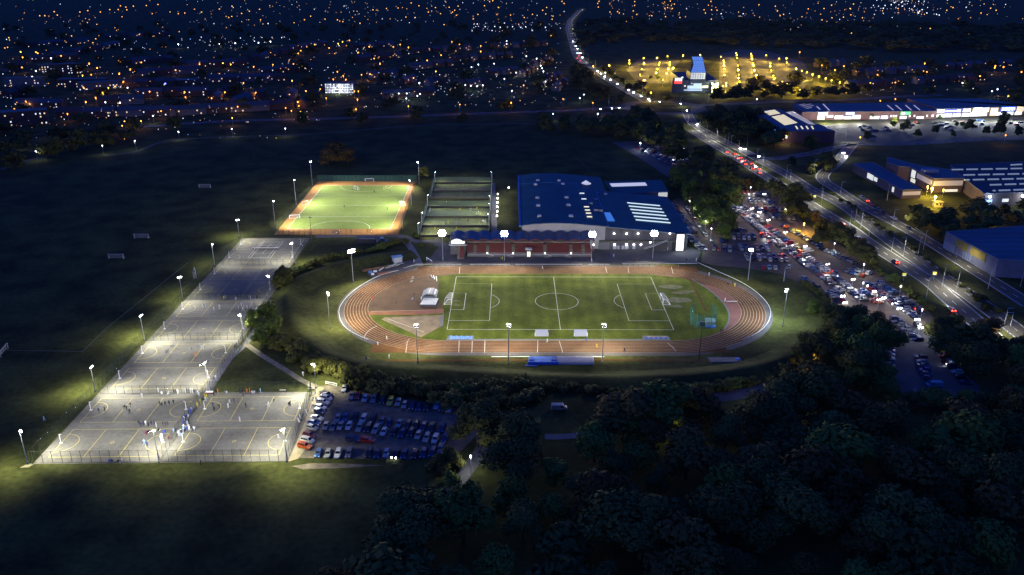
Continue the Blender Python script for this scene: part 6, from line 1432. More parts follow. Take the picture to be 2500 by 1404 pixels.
for l in LAMPS[300:]:
    D=math.hypot(l[0],l[1]); bulb(l[0],l[1],l[2],max(.5,min(1.8,D*.00062)),fo[2] if l[3] in'oy' else fw[2])  # bulbs oversized with distance to take in the lamps' glare
# many more small lights: windows and lamps between the houses, too many to count
RT=random.Random(77)
def sprinkle(n,x0,y0,x1,y1,wo,bright=1.,mask=None):
    for _ in range(n):
        px,py=RT.uniform(x0,x1),RT.uniform(y0,y1)
        if mask and not mask(px,py): continue
        zz=RT.uniform(2,8); X,Y=G(px,py,zz); D=math.hypot(X,Y); u=RT.random()
        m=RT.choice(fo) if u<wo else (RT.choice(fw) if u<.90 else (fwm if u<.97 else fbl))
        bulb(X,Y,zz,D*RT.choice([.00024,.00034,.00034,.0005])*bright,m)
noroad=lambda px,py: not(1370<px<1480 and py<190)
# plain road columns without light
for i,(bx,by,ty) in enumerate([(2073,560,549),(2240,627,609),(2412,705,672),(2120,580,575),(1777,355,338),(1822,370,355),(1927,358,341),(1769,354,344),(1722,244,230),(1728,251,222),(1840,252,224),(2028,222,208),(2090,225,213),(1805,236,222),(1486,258,238),(2491,700,689),(2254,610,573),(2165,490,477),(2260,731,712)]):
    X,Y=G(bx,by); h=10 if i!=7 else 8; o=empty('lamp_column',X,Y,0,.6,'plain grey unlit lamp column, '+(lambda n:n)(['second along the service road','beside the service road wall','tall one at the right end of the service road','on the verge of the dual carriageway','in the dark trees left of the store','near the lit pillar sign','on the verge below the store','left of the store junction','left of the glass tower road','at the roundabout entry','behind the roundabout','behind the retail roofs','right one behind the retail roofs','on the side road left','left of the roundabout','far right by the carriageway','on the service road by the yellow wall','beside the parked cars of the service road','on the central reservation'][i]),'lamp column','unlit lamp columns along the roads')
    MB().tube((0,0,0),(0,0,h),.13,galv,.08,6).build('pole',o); MB().box((.5,0,h),(1.3,.25,.15),galv).build('lamp_head',o)
for i,(px,py,l) in enumerate(((1987,483,'small yellow lit road sign above the dark roadside tree'),(2205,677,'yellow road sign beside the lower hedge'),(2279,674,'yellow road sign on the central reservation'))):
    X,Y=G(px,py+8); o=empty('road_sign',X,Y,0,0,l,'road sign','yellow road signs'); MB().tube((0,0,0),(0,0,2.2),.07,galv).build('post',o); b=MB(); b.box((0,0,2.9),(2.0,.12,1.7),mat('sign_back_yellow',(.6,.5,.05),.5)); b.box((0,-.08,3.2),(1.5,.04,.5),emis('sign_yellow',(1,.85,.10),1.1)); b.box((0,-.08,2.55),(1.3,.04,.35),emis('sign_white',(.9,.9,.8),.8)); b.build('panel',o)
# ================================================================ houses and flats of the town
wallA=mat('house_brick',(.09,.055,.035),.9,var=.2,scale=.5); wallB=mat('house_render',(.16,.15,.13),.9); roofA=mat('roof_tile',(.055,.045,.035),.8,var=.2,scale=.4); roofB=mat('roof_slate_blue',(.06,.07,.07),.6)
wl1=emis('house_window_warm',(1,.72,.38),1.0); wl2=emis('house_window_white',(.85,.92,1),1.1)
HT={}
def house_kit(w,d,h,kind,seed):
    k=(w,d,h,kind,seed)
    if k in HT: return HT[k]
    R=random.Random(seed); wm,rm=[(wallA,roofA),(wallB,roofB),(wallA,roofB)][seed%3]
    b=MB(); b.prism([(-w/2,-d/2),(w/2,-d/2),(w/2,d/2),(-w/2,d/2)],0,h,wm)
    if kind=='gable':
        for s in(-1,1): b.face([(s*w/2,-d/2,h),(s*w/2,d/2,h),(s*w/2,0,h+d*.36)],wm)
    W_=b.mesh('wall'); b=MB()
    if kind=='gable':
        e=.4
        b.face([(-w/2-e,-d/2-e,h-.2),(w/2+e,-d/2-e,h-.2),(w/2+e,0,h+d*.38),(-w/2-e,0,h+d*.38)],rm); b.face([(-w/2-e,0,h+d*.38),(w/2+e,0,h+d*.38),(w/2+e,d/2+e,h-.2),(-w/2-e,d/2+e,h-.2)],rm)
    else: b.prism([(-w/2-.4,-d/2-.4),(w/2+.4,-d/2-.4),(w/2+.4,d/2+.4),(-w/2-.4,d/2+.4)],h,h+.4,rm)
    R_=b.mesh('roof'); b=MB(); n=max(2,int(w/3.2)); fl=max(1,int(h/2.7))
    for f in range(fl):
        for i in range(n):
            if R.random()<(.13 if kind=='gable' else .34):
                x=-w/2+(i+.5)*w/n; z=1.3+f*2.7; m=wl1 if R.random()<.45 else wl2
                b.face([(x-.55,-d/2-.03,z-.6),(x+.55,-d/2-.03,z-.6),(x+.55,-d/2-.03,z+.6),(x-.55,-d/2-.03,z+.6)],m)
    N=b.mesh('lit_windows') if b.f else None; Ch=MB().box((w*.3,0,h+d*.42),(.9,.7,1.6),wm).mesh('chimney') if kind=='gable' else None
    HT[k]=(W_,R_,N,Ch); return HT[k]
STREETS=[];HN=[];RH=random.Random(31)
def house(px,py,w,d,h,kind,az,name,what,lab=None):
    X,Y=G(px,py); HN.append([X,Y,w,d,h,kind,az,name,what,lab])
def street(p0,p1,n,w,d,h,kind,name,what):
    STREETS.append((p0,p1,n,w))
    A,B=G(*p0),G(*p1); az=math.atan2(B[1]-A[1],B[0]-A[0])
    for i in range(n):
        x,y=lerp(A,B,(i+.5)/n); HN.append([x+RH.uniform(-2,2),y+RH.uniform(-2,2),w*RH.uniform(.85,1.15),d,h,kind,az+(PI if math.cos(az)<0 else 0),name,what,None])
for p0,p1,n,w in (((170,285),(420,281),5,32),((430,280),(690,266),5,36),((60,262),(140,262),2,26),((250,255),(340,252),3,22),((350,235),(500,232),4,28),((520,250),(560,225),3,24),((575,255),(640,235),3,24),((300,212),(420,208),4,22),((520,200),(690,196),5,24),((700,250),(720,235),2,30),((740,265),(760,245),2,26),((20,240),(60,225),2,24),((80,150),(180,143),4,20),((230,125),(290,112),3,26),((130,140),(200,130),3,20),((300,158),(420,150),5,18),((430,165),(600,158),6,18),((610,150),(700,130),4,18),((700,125),(800,110),4,18),((60,115),(220,105),5,18),((250,95),(420,88),5,18),((20,175),(60,165),2,20),((340,185),(480,178),5,18),((640,180),(760,172),4,18)):
    street(p0,p1,n,w,9,5.6,'gable','terraced_house','dark brick terrace')
for p0,p1,n,w in (((940,240),(1060,232),5,12),((985,205),(1010,198),2,13),((1040,210),(1070,205),2,12),((1110,215),(1180,208),5,11),((1190,185),(1260,178),5,11),((1270,190),(1310,170),4,11),((1300,165),(1345,150),4,11),((1315,205),(1370,190),4,11),((1355,225),(1375,205),3,11),((900,190),(980,184),5,11),((1000,170),(1100,160),6,11),((1100,150),(1250,140),7,11),((870,150),(980,140),6,11),((1000,130),(1150,122),6,11),((850,120),(960,112),5,11),((1200,118),(1340,112),6,11),((2060,215),(2200,208),6,12),((2080,185),(2260,175),7,12),((2230,205),(2400,195),7,12),((2300,170),(2470,160),7,12),((1990,165),(2060,158),3,12)):
    street(p0,p1,n,w,9,5.4,'gable','house','pale gabled house')
house(205,212,52,12,9,'flat',.06,'flats','','long brown block of flats with rows of lit windows')
house(60,210,40,11,9,'flat',.05,'flats','','block of flats left of the long brown flats')
house(150,180,48,12,12,'flat',.35,'flats','','tall pale flats with lit stair bands at the upper left')
house(25,306,60,14,12,'flat',.45,'flats','','big bluish slab block at the left edge by the dark field')
house(245,217,44,11,8,'flat',.5,'flats','','dark angled block of flats beside the yellow lamps')
house(455,205,26,16,5,'flat',.1,'hall','','small floodlit hall in the middle of the town')
house(1478,288,9.5,5,4.5,'flat',.0,'hut','','pale flat roofed building by the roundabout approach')
for p0,p1,n,w in STREETS:
    for x,y,h in walk(PG([p0,p1]),34):
        if RT.random()<.62: D=math.hypot(x,y); bulb(x-9*abs(math.sin(h))*0,y-11,6.5,D*.00045,RT.choice(fo[1:]))
for p0,p1 in (((0,70),(500,22)),((300,90),(900,40)),((560,45),(1000,22)),((640,60),(1350,30)),((900,10),(1340,62)),((1480,8),(1560,52)),((1620,5),(1680,50)),((1700,8),(1900,52)),((1840,60),(2100,20)),((2020,75),(2400,40)),((2120,30),(2480,8)),((120,40),(420,100))):
    for x,y,h in walk(PG([p0,p1],6),60):
        if RT.random()<.5: D=math.hypot(x,y); bulb(x+RT.uniform(-9,9),y+RT.uniform(-14,14),7,D*.0005,RT.choice(fo))
sprinkle(330,0,85,780,300,.30,1); sprinkle(240,780,95,1380,262,.22,1); sprinkle(70,0,0,520,80,.45,.7); sprinkle(190,480,0,1380,62,.30,.85); sprinkle(190,1420,0,2500,48,.40,.85,noroad); sprinkle(60,1760,48,2200,75,.6,.8); sprinkle(60,2000,150,2500,235,.6,.9); sprinkle(40,440,88,700,112,.05,1.1); sprinkle(60,1150,55,1370,78,.1,1.1); sprinkle(50,2130,0,2260,36,.15,1.3); sprinkle(30,0,300,700,340,.3,.8); sprinkle(40,930,180,1340,225,.1,1.0)
tag(FARL.build('distant_town_lights'),'countless tiny orange and white lights of the far town','lights',kind='stuff')
HN.sort(key=lambda q:q[0]**2+q[1]**2)
HR={}
for i,q in enumerate(HN):
    if q[9]: continue
    n,lw=min(LANDW,key=lambda w:dist(w[1],q[:2])); HR.setdefault((n,q[8]),[]).append((dist(lw,q[:2]),i))
for (n,k),L in HR.items():
    for j,(d,i) in enumerate(sorted(L)): HN[i][9]=k+' '+(ORD[j] if j<10 else nth(j)+' nearest')+' to '+n
for i,(x,y,w,d,h,kind,az,name,what,lab) in enumerate(HN):
    W_,R_,N,Ch=house_kit(round(w/4)*4 if w>16 else round(w),d,h,kind,i%6)
    o=empty(name,x,y,0,az,lab,'house' if kind=='gable' else 'building','houses of the town' if kind=='gable' else 'flats and halls of the town')
    for nm,me in(('wall',W_),('roof',R_),('lit_windows',N),):
        if me: c=bpy.data.objects.new(nm,me); C.objects.link(c); c.parent=o; 
        if nm=='roof' and Ch: e=bpy.data.objects.new('chimney',Ch); C.objects.link(e); e.parent=c
# lit white flats: a grid of bright windows
x,y=G(829,228); o=empty('lit_flats',x,y,0,0,'flats with a bright white grid of lit windows above the playing field','building'); h=hgt(829,228,204)
w=(G(864,228)[0]-G(795,228)[0]); b=MB(); b.prism([(-w/2,0),(w/2,0),(w/2,14),(-w/2,14)],0,h,wallB,roofB); b.build('wall',o)
for f in range(6):
    b=MB()
    for i in range(17):
        if RH.random()<.9: X=-w/2+(i+.12)*w/17; z0=h*(f+.2)/6; b.face([(X,-.05,z0),(X+w/17*.72,-.05,z0),(X+w/17*.72,-.05,z0+h/6*.55),(X,-.05,z0+h/6*.55)],emis('flat_window_%d'%RH.randrange(3),(.85,.93,1),[.6,1.2,1.9][RH.randrange(3)]))
    b.build('window_band',o)
point(x,y-6,5,3500,(.8,.9,1))
# ================================================================ office with sloping glass tower
x,y=G(1707,226); Yt=y
o=empty('glass_tower_office',x,y,0,0,'dark office building with a sloping blue white glass tower','building')
def PT(px,py,Y): X,Z=PV(px,py,Y); return (X-x,Y-y,Z)
def T_(b,n): return b.build(n,o)
offm=mat('office_dark',(.035,.05,.08),.5,var=.2,scale=.1)
a1,a2=PT(1664,224,y),PT(1752,232,y); zt=PT(1707,196,y)[2]; xa,xb_=a1[0],a2[0]
b=MB(); b.prism([(xa,0),(xb_,0),(xb_,70),(xa,70)],0,zt,offm,mat('office_roof',(.025,.04,.05),.6,var=.4,scale=.08)); T_(b,'main_block')
xl,xr=PT(1686,178,y)[0],PT(1722,178,y)[0]; z1=PT(1705,193,y-2)[2]; z2=PT(1705,177,y-2)[2]; xl2,xr2=xl+5,xr+.5
b=MB(); n=3
for r_ in range(n):
    for c_ in range(6):
        X0=xl+(xr-xl)*c_/6; X1=xl+(xr-xl)*(c_+.88)/6; q0=z1+(z2-z1)*r_/n; q1=z1+(z2-z1)*(r_+.85)/n; b.face([(X0,-2.1,q0),(X1,-2.1,q0),(X1,-2.1,q1),(X0,-2.1,q1)],emis('office_lit_glass',(.80,.85,.80),.42))
T_(b,'lit_glass'); b=MB(); b.prism([(xl-.2,-2),(xr+.2,-2),(xr+.2,22),(xl-.2,22)],0,z2,offm); T_(b,'tower_block')
# sweeping glass roof in three steps
Y0_,Y1_=-2.0,24.0; ztop=PV(1712,138,y+Y1_)[1]
pr=[(0,z2),(.25,z2+(ztop-z2)*.22),(.5,z2+(ztop-z2)*.52),(1,ztop)]
b=MB(); gl_=emis('tower_glass',(.20,.42,.95),.52)
for (t0,q0),(t1,q1) in zip(pr,pr[1:]):
    for c_ in range(5):
        u0,u1=c_/5,(c_+.93)/5
        e=lambda t,u:(xl+(xl2-xl)*min(1,t*2)+( (xr+(xr2-xr)*t)-(xl+(xl2-xl)*min(1,t*2)))*u)
        for k_ in range(2):
            s0,s1=t0+(t1-t0)*k_/2,t0+(t1-t0)*(k_+.93)/2; f0,f1=q0+(q1-q0)*k_/2,q0+(q1-q0)*(k_+.93)/2
            b.face([(e(s0,u0),Y0_+(Y1_-Y0_)*s0,f0),(e(s0,u1),Y0_+(Y1_-Y0_)*s0,f0),(e(s1,u1),Y0_+(Y1_-Y0_)*s1,f1),(e(s1,u0),Y0_+(Y1_-Y0_)*s1,f1)],gl_)
T_(b,'sloping_glass'); b=MB(); b.face([(xr2+.1,Y0_,0),(xr2+.1,Y1_,0),(xr2+.1,Y1_,ztop-.3),(xr2+.1,Y0_+6,z2+2),(xr2+.1,Y0_,z2-.3)],mat('tower_side_blue',(.04,.12,.42),.5)); b.face([(xl2,Y1_,0),(xr2,Y1_,0),(xr2,Y1_,ztop-.3),(xl2,Y1_,ztop-.3)],offm); T_(b,'tower_side')
sx,sz=PV(1656.5,198,y-3); b=MB()
for i,h_ in enumerate((1.0,1.0,1.0,1.25)): b.box((sx-x-3.2+2.1*i,-3,sz+h_*1.6),(1.0,.3,3.2*h_),emis('logo_white',(.95,.97,1),2.2))
b.box((sx-x+4.2,-3,sz+4.1),(1.4,.3,.8),MATS['logo_white']); T_(b,'sign_strokes'); b=MB(); b.prism([(sx-x-4.4,-3.2),(sx-x+3.8,-3.2),(sx-x+3.8,-2.9),(sx-x-4.4,-2.9)],sz-2.6,sz-.4,emis('logo_red',(1,.05,.04),2.2)); T_(b,'sign_base')
b=MB(); b.box((sx-x,-1.2,sz/2),(13,3,sz+6),offm); T_(b,'sign_wing')
for px,py,w,h,m in((1703,207,9,3,'e1'),(1696,213,16,3.5,'e1'),(1722,212,6,2.4,'e2'),(1671,210,3,1.5,'e2'),(1689,204,1.4,1,'e1'),(1692,220,20,1.4,'e1')):
    X,Z=PV(px,py,y-2.4); b=MB(); b.box((X-x,-2.4,max(.8,Z)),(w,.2,h),emis('office_'+m,(.62,.75,1) if m=='e1' else (1,.9,.65),.32 if m=='e1' else .8)); T_(b,'lit_window')
x2,z2_=PV(1746,217,y-4); b=MB(); b.box((x2-x,-1,4.5),(14*.45*2.2*.5,6,11),mat('deck_yellow_wall',(.35,.36,.16),.8)); T_(b,'parking_deck')
for i in range(6): X,Z=PV(1739+13*(i%2),204+10.5*(i//2),y-4.4); b=MB(); b.ball((X-x,-4.4,Z),.8,emis('deck_lamp',(1,.98,.70),8)); T_(b,'deck_lamp')
point(x2,y-9,8,14000,(.95,1,.55),.5); point(G(1700,232)[0],y-14,5,4000,(.7,.85,1))
# ================================================================ retail park
brk=mat('retail_brick',(.16,.085,.075),.9,var=.15,scale=.3); rfb=mat('retail_roof_blue',(.015,.055,.080),.55,var=.15,scale=.05)
q1=lambda u,v:(1800+.14245*u,220+.14245*v); ZS=9.3
o=empty('striped_store',*G(1930,345),0,0,'big dark store with striped lit rooflights and an orange sign','building'); ox,oy_=G(1930,345)
def O_(b,n,ob=None): r=b.build(n,ob or o); p=(ob or o).location; r.location=(-p[0],-p[1],0); return r
RP=[G(*q1(u,v),ZS) for u,v in((240,355),(712,322),(1680,700),(710,706))]
b=MB(); b.prism(RP,0,ZS-.3,mat('store_wall',(.06,.045,.055),.9,var=.2,scale=.3)); O_(b,'wall'); b=MB(); b.prism(RP,ZS-.28,ZS,rfb); O_(b,'roof')
def strips(c,n,m,fill=.55):
    c=[G(*q1(*p),ZS) for p in c]
    for i in range(n):
        t0,t1=i/n,(i+fill)/n; p=[lerp(c[0],c[3],t0),lerp(c[1],c[2],t0),lerp(c[1],c[2],t1),lerp(c[0],c[3],t1)]; b=MB(); b.prism(p,ZS+.02,ZS+.25,m); O_(b,'rooflight')
ry=emis('store_rooflight',(1,.86,.48),.85); rp=emis('store_rooflight_pale',(.75,.68,.55),.42)
strips([(455,370),(640,340),(745,405),(560,440)],5,ry); strips([(590,460),(795,422),(1038,568),(820,610)],11,ry); strips([(835,385),(960,365),(1350,600),(1235,590)],13,rp)
for u in(990,1080,1170,1260): strips([(u,620),(u+22,618),(u+55,668),(u+33,671)],1,ry,1)
fl_=lambda px,py,d=.3:(lambda A,B,t:(lerp(A,B,t)))(RP[3],RP[2],(px-1901)/(2039-1901))
def sign(p0,p1,zb,zt_,m,name='sign',ob=None,d=.35):
    az=math.atan2(p1[1]-p0[1],p1[0]-p0[0]); nx,ny=math.sin(az)*d,-math.cos(az)*d; b=MB(); b.prism([(p0[0]+nx,p0[1]+ny),(p1[0]+nx,p1[1]+ny),(p1[0],p1[1]),(p0[0],p0[1])],zb,zt_,m,None,True); return O_(b,name,ob)
A,B=lerp(RP[3],RP[2],.03),lerp(RP[3],RP[2],.165); sign(A,B,3.0,8.7,emis('sign_orange',(1,.42,.02),1.3)); A2,B2=lerp(RP[3],RP[2],.045),lerp(RP[3],RP[2],.15); sign(A2,B2,3.6,6.0,emis('sign_cream',(1,.93,.70),1.8),d=.5); point((A[0]+B[0])/2,A[1]-5,4,2600,(1,.6,.35))
X,Y=G(*q1(620,865)); r=empty('totem_sign',X,Y,0,0,'narrow lit white pillar sign with a blue top left of the orange sign','sign'); b=MB(); b.box((0,0,4.2),(2.2,.8,8.4),dkm); b.build('pillar',r)
for i,(z,c_) in enumerate(((8.2,(.1,.2,1)),(6.6,(.9,1,1)),(4.6,(.8,.95,.85)),(2.6,(.8,1,.9)))): MB().box((0,-.45,z),(1.7,.1,1.3),emis('totem_%d'%i,c_,1.6)).build('panel',r)
def parade(name,label,base,eave_z,roofpts,ridge=0):
    P0,P1=G(*base[0]),G(*base[1]); ob=empty(name,P0[0],P0[1],0,0,label,'building'); back=[G(*p,eave_z) for p in roofpts]
    b=MB(); b.prism([P0,P1]+back[::-1],0,eave_z-.3,brk); O_(b,'wall',ob); e=[(P0[0],P0[1]-1.0),(P1[0],P1[1]-1.0)]+back[::-1]; b=MB()
    b.prism(e,eave_z-.28,eave_z,rfb); O_(b,'roof',ob); return ob,P0,P1
obA,PA0,PA1=parade('retail_parade','long low retail parade with lit shop fronts and a green sign',((1955,293.5),(2285,290.5)),7.6,[(1934,253.5),(2225,250)])
obB,PB0,PB1=parade('bright_retail_parade','brightest retail parade with white shop fronts at the right edge',((2283,288),(2540,279.5)),8.6,[(2215,241),(2400,240.5),(2530,262)])
def front(ob,P0,P1,px0,px1,z0,z1,m,name='shop_front',d=.4):
    f=lambda px:(lambda lo,hi:[lo,hi])(0,1)
    def t(px):
        lo,hi=-.1,1.2
        for _ in range(40):
            mid=(lo+hi)/2; q=lerp(P0,P1,mid)
            if pix(q[0],q[1],3)[0]<px: lo=mid
            else: hi=mid
        return lo
    a,c=t(px0),t(px1); return sign(lerp(P0,P1,a),lerp(P0,P1,c),z0,z1,m,name,ob,d)
ew=emis('shop_white',(1,.92,.80),.95); ec=emis('shop_cool',(.85,.95,1),.8); ewm=emis('shop_warm',(1,.72,.48),.9); eb=emis('shop_blue',(.05,.16,1),1.6); eg=emis('shop_green',(.12,.85,.25),1.3); lettr=emis('shop_letters',(.92,.96,1),3.0); epale=emis('shop_pale_green',(.85,1,.80),1.5)
u1=lambda u:1800+.14245*u; u2=lambda u:2150+.14245*u
for a,c,z0,z1,m,d in((1380,1540,4.4,7.0,ew,.5),(1375,1500,.3,4.1,ewm,.4),(1535,1560,2.2,4.2,ew,.5),(1575,1600,2.2,4.2,ew,.5),(1615,1640,2.2,4.2,ew,.5),(1670,1812,.8,3.9,ew,.4),(1830,1960,.6,2.8,ew,.4),(1975,2110,.8,4.2,ew,.4),(2275,2435,.6,3.2,ec,.4)): front(obA,PA0,PA1,u1(a),u1(c),z0,z1,m,'shop_front',d)
front(obA,PA0,PA1,u1(1845),u1(2000),4.4,6.8,eb,'sign',.5)
for i in range(7): front(obA,PA0,PA1,u1(1856+20*i),u1(1870+20*i),5.5,6.5,lettr,'sign_letter',.62)
for i in range(9): front(obA,PA0,PA1,u1(1866+13*i),u1(1875+13*i),4.7,5.1,lettr,'sign_letter',.62)
for a,c,z0,z1,m in((5,120,.5,3.4,ec),(330,445,.4,3.0,ec),(620,740,.5,2.6,ew),(165,190,2.2,3.8,ew),(210,232,2.2,3.8,ew),(250,275,2.2,3.8,ew),(485,510,2.0,3.8,ew),(565,590,2.2,3.9,ew),(780,805,2.0,3.9,ewm),(870,905,2.0,3.9,ewm)): front(obA,PA0,PA1,u2(a),u2(c),z0,z1,m)
front(obA,PA0,PA1,u2(335),u2(497),4.3,6.8,eg,'sign',.5); front(obA,PA0,PA1,u2(345),u2(400),4.8,5.9,lettr,'sign_letter',.62); 
for a,c,z0,z1,m in((945,1080,4.6,7.6,ec),(935,1080,.4,3.4,ec),(1085,1220,.4,3.6,ec),(1240,1370,.4,3.4,ec),(1395,1520,.4,3.4,ec),(1400,1530,4.6,7.6,ec),(1570,1725,4.6,8.2,epale),(1535,1680,.4,4.2,ec),(1740,1840,4.2,8.0,ec),(1690,1820,.4,3.8,ec),(1875,2000,.4,7.6,ewm),(1990,2120,.4,3.6,ec),(2145,2275,.4,3.6,ec),(2320,2440,3.4,8.2,ewm),(2300,2420,.4,3.2,ew)): front(obB,PB0,PB1,u2(a),u2(c),z0,z1,m)
front(obB,PB0,PB1,u2(1085),u2(1390),4.6,7.6,emis('shop_navy',(.02,.06,.45),1.0),'sign',.5); front(obB,PB0,PB1,u2(2050),u2(2295),4.2,8.2,eb,'sign',.5)
for i in range(9): front(obB,PB0,PB1,u2(1098+21*i),u2(1114+21*i),5.4,6.3,lettr,'sign_letter',.62)
for i in range(3): front(obB,PB0,PB1,u2(1300+19*i),u2(1312+19*i),5.0,7.2,lettr,'sign_letter',.62)
for i in range(8): front(obB,PB0,PB1,u2(2062+28*i),u2(2084+28*i),4.9+.3*(i%2),7.5-.3*((i*3)%2),lettr,'sign_letter',.62)
for px in(1880+0,2008,2045,2090,2170,2210,2300,2345,2390,2430,2470): X,Y=G(px,299 if px<2280 else 294); point(X,Y-7,6,16000,(.95,.94,.9) if px<2280 else (.86,.94,1),.8) if px>1950 else None
rlm=emis('parade_rooflight',(.85,.75,.62),.45)
for (a,c) in (((1470,240),(1580,352)),((1360,280),(1420,335))): p,q=G(*q1(*a),7.6),G(*q1(*c),7.6); b=MB(); b.strip([p,q],1.3,7.75,rlm); O_(b,'rooflight',obA)
for a in(115,255,425,570): p,q=G(2150+.14245*a,257,7.6),G(2150+.14245*(a+105),269.5,7.6); b=MB(); b.strip([p,q],1.2,7.75,rlm); O_(b,'rooflight',obA)
for a,c in(((1060,260),(1155,238)),((1100,278),(1265,238)),((1140,300),(1310,262)),((1180,320),(1275,300))): p,q=G(*q1(*a),7.6),G(*q1(*c),7.6); b=MB(); b.strip([p,q],1.0,7.75,rlm); O_(b,'rooflight',obA)
# ================================================================ works and offices on the right
q3=lambda u,v:(2050+.18*u,360+.18*v)
def block(name,label,pts,z,wm,rm,kerb=True):
    P=[G(*q3(*p),z) for p in pts]; ob=empty(name,P[0][0],P[0][1],0,0,label,'building'); b=MB(); b.prism(P,0,z-.25,wm); O_(b,'wall',ob); b=MB(); b.prism(P,z-.23,z,rm); O_(b,'roof',ob)
    b=MB(); 
    for i in range(len(P)): j=(i+1)%len(P); b.tube((*P[i],z+.1),(*P[j],z+.1),.16,mat('parapet',(.28,.27,.28),.7),n=4)
    O_(b,'parapet',ob); return ob,P
offw=mat('office_wall_brown',(.13,.09,.085),.9,var=.15,scale=.3)
ob,P=block('office_wing','long flat blue roofed office wing with two lit corners',[(185,222),(455,205),(1115,570),(850,578)],5.5,offw,rfb)
def lit(ob,p0,p1,z0,z1,m,name='lit_window'): return sign(p0,p1,z0,z1,m,name,ob,.3)
ow=emis('office_window_lit',(.92,.95,.78),.75); ow2=emis('office_window_dim',(.6,.55,.5),.22)
E0,E1=P[0],P[3]
lit(ob,lerp(E0,E1,.33),lerp(E0,E1,.45),1.6,4.9,ow); lit(ob,lerp(E0,E1,.47),lerp(E0,E1,.53),2.2,4.6,ow); lit(ob,lerp(E0,E1,.83),lerp(E0,E1,.86),1.5,4.5,ow); lit(ob,lerp(P[3],P[2],.05),lerp(P[3],P[2],.95),2.2,4.4,ow2)
ob,P=block('office_block','stepped office block with glowing windows above the yellow lamp',[(800,255),(960,268),(1275,425),(1690,418),(1500,300),(1100,250),(650,130),(640,200)],9,offw,rfb)
lit(ob,lerp(P[1],P[2],.10),lerp(P[1],P[2],.26),3.5,8.2,ow); lit(ob,lerp(P[1],P[2],.12),lerp(P[1],P[2],.30),.5,2.8,ow); lit(ob,lerp(P[2],P[3],.02),lerp(P[2],P[3],.98),4.5,7.6,ow2); lit(ob,lerp(P[1],P[2],.34),lerp(P[1],P[2],.97),4.5,7.6,ow2); lit(ob,lerp(P[2],P[3],.45),lerp(P[2],P[3],.85),.6,2.0,ow)
X,Y=G(*q3(1225,300),11); b=MB(); b.box((X,Y,10.2),(9,5,2.2),mat('plant_pale',(.20,.23,.30),.6)); O_(b,'plant_room',ob)
ob,P=block('factory','wide dark factory with rows of glowing rooflights',[(1500,240),(2600,190),(2700,610),(1960,628),(1700,430)],8,mat('factory_wall',(.11,.09,.09),.9,var=.15,scale=.3),mat('factory_roof',(.012,.03,.045),.7,var=.3,scale=.05))
fr=emis('factory_rooflight',(.62,.74,.70),.24)
for u0,u1_,v,n in((2280,2640,235,9),(1520,2640,297,28),(1640,2640,370,25),(1690,2640,436,24),(2000,2640,505,16),(2080,2640,583,14)):
    p,q=G(*q3(u0,v+12),8),G(*q3(u1_,v-8),8); b=MB()
    for i in range(n):
        if (i*7+v)%5==0: continue
        a,c=lerp(p,q,i/n),lerp(p,q,(i+.72)/n); b.prism([(a[0],a[1]-.5),(c[0],c[1]-.5),(c[0],c[1]+.6),(a[0],a[1]+.6)],8.02,8.7,fr)
    O_(b,'rooflight',ob)
F0,F1=P[3],P[2]
lit(ob,lerp(F0,F1,.03),lerp(F0,F1,.17),.2,4.6,emis('loading_door_blue',(.35,.50,.80),.32),'loading_door'); lit(ob,lerp(F0,F1,.36),lerp(F0,F1,.47),2.8,4.6,ow)
for t,c_,pw in((.10,(.55,.72,1),2600),(.70,(.85,.92,1),1600)): p=lerp(F0,F1,t); b=MB(); b.ball((p[0],p[1]-1.0,6.4),.75,emis('works_lamp',(.75,.88,1),14)); O_(b,'wall_lamp',ob); point(p[0],p[1]-4,5.6,pw,c_)
X,Y=G(*q3(1320,800)); r=empty('gatehouse',X,Y,0,.05,'small gatehouse glowing yellow under an amber lamp','hut'); MB().box((0,0,1.5),(4.6,3.4,3.0),mat('gatehouse_wall',(.45,.40,.16),.8)).build('wall',r); MB().box((0,0,3.1),(5.4,4.2,.3),mat('gatehouse_roof',(.4,.34,.1),.7)).build('roof',r)
for dx in(-1.2,.9): MB().box((dx,-1.75,1.8),(.9,.1,1.0),glassm).build('window',r)
ambers=((1300,668,7,16000),(1255,555,6,15000),(1195,530,6,7000),(2045,985,5,2500),(1410,575,5,700))
for i,(u,v,h,pw) in enumerate(ambers):
    X,Y=G(*q3(u,v),h); r=empty('amber_lamp',X,Y,0,0,['amber lamp glowing over the gatehouse','brightest amber lamp at the end of the office wing','left amber lamp at the end of the office wing','lone orange lamp in the dark trees right of the service road','small white lamp by the office block'][i],'lamp','amber lamps at the works'); MB().tube((0,0,0),(0,0,h),.1,galv).build('pole',r); MB().ball((0,0,h),.75 if i<2 else .45,emis('amber_glass',(1,.66,.12),12)).build('lamp_head',r); point(X,Y-.3,h-1,pw*1.1,(1,.66,.10),.4)
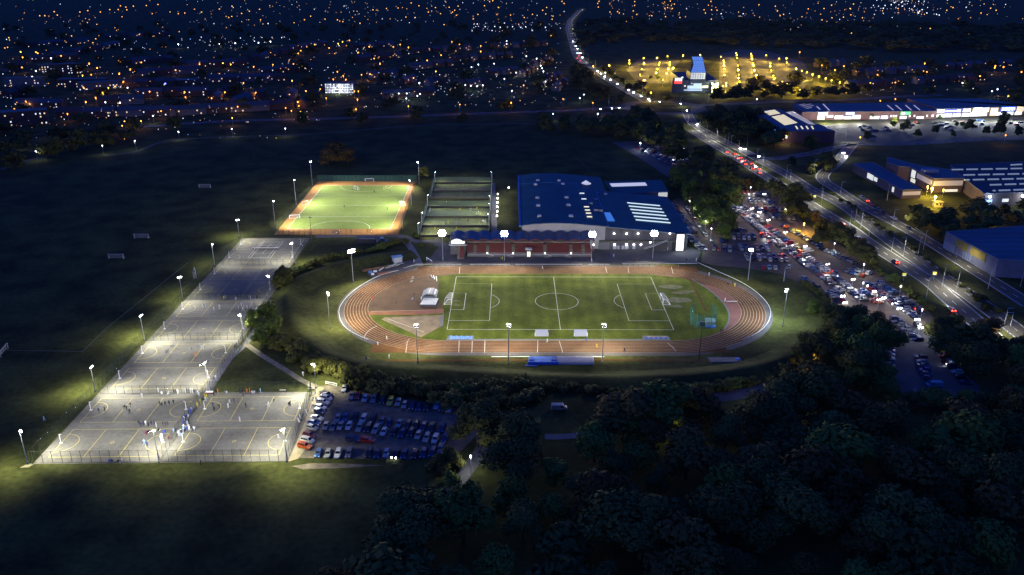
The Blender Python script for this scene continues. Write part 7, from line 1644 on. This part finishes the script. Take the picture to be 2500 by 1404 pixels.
ob,P=block('yellow_trim_warehouse','blue ridged warehouse with yellow wall panels at the right edge',[(1440,1145),(2560,1060),(2900,1300),(2900,1560),(2150,1520)],8.5,mat('warehouse_wall',(.13,.14,.18),.8,var=.15,scale=.2),mat('warehouse_roof',(.03,.075,.10),.6,var=.25,scale=.06,stripe=('Y',7,.22)))
E0,E1=P[0],P[4]
ypan=mat('yellow_cladding',(.26,.19,.03),.8,var=.15,scale=.3)
for t0,t1 in((.24,.46),(.52,.80)): lit(ob,lerp(E0,E1,t0),lerp(E0,E1,t1),4.4,8.3,ypan,'yellow_panel')
dpan=mat('loading_door_grey',(.22,.26,.34),.7)
for i in range(5): lit(ob,lerp(E0,E1,.02+.045*i),lerp(E0,E1,.045+.045*i),.3,4.2,dpan,'loading_door')
for i in range(4): lit(ob,lerp(E0,E1,.40+.045*i),lerp(E0,E1,.425+.045*i),.3,4.0,dpan,'loading_door')
# low white wall along the service road
pw_=[G(2233,560),G(2290,598),G(2330,622),G(2405,668)]
for a,c,l in((0,1,'upper length of low pale wall along the service road'),(1,3,'lower length of low pale wall along the service road')): b=MB(); b.strip(pw_[a:c+1],.4,1.1,mat('pale_wall',(.34,.34,.33),.8)); o=b.build('roadside_wall'); b2=None; tag(o,l,'wall','low walls along the service road')
if HAZE>0:
    b=MB(); b.prism([(-3500,-70),(3500,-70),(3500,6500),(-3500,6500)],-1.5,CH+6,mat('x',(.5,.5,.5)),None,True); o=tag(b.build('haze'),kind='stuff'); m=bpy.data.materials.new('haze_air'); m.use_nodes=True; n_=m.node_tree; n_.nodes.clear(); ou=n_.nodes.new('ShaderNodeOutputMaterial'); v=n_.nodes.new('ShaderNodeVolumePrincipled'); v.inputs['Density'].default_value=HAZE; v.inputs['Color'].default_value=(.45,.68,1,1); v.inputs['Anisotropy'].default_value=.2; n_.links.new(v.outputs[0],ou.inputs['Volume']); o.data.materials.clear(); o.data.materials.append(m); m.cycles.homogeneous_volume=True if hasattr(m.cycles,'homogeneous_volume') else None
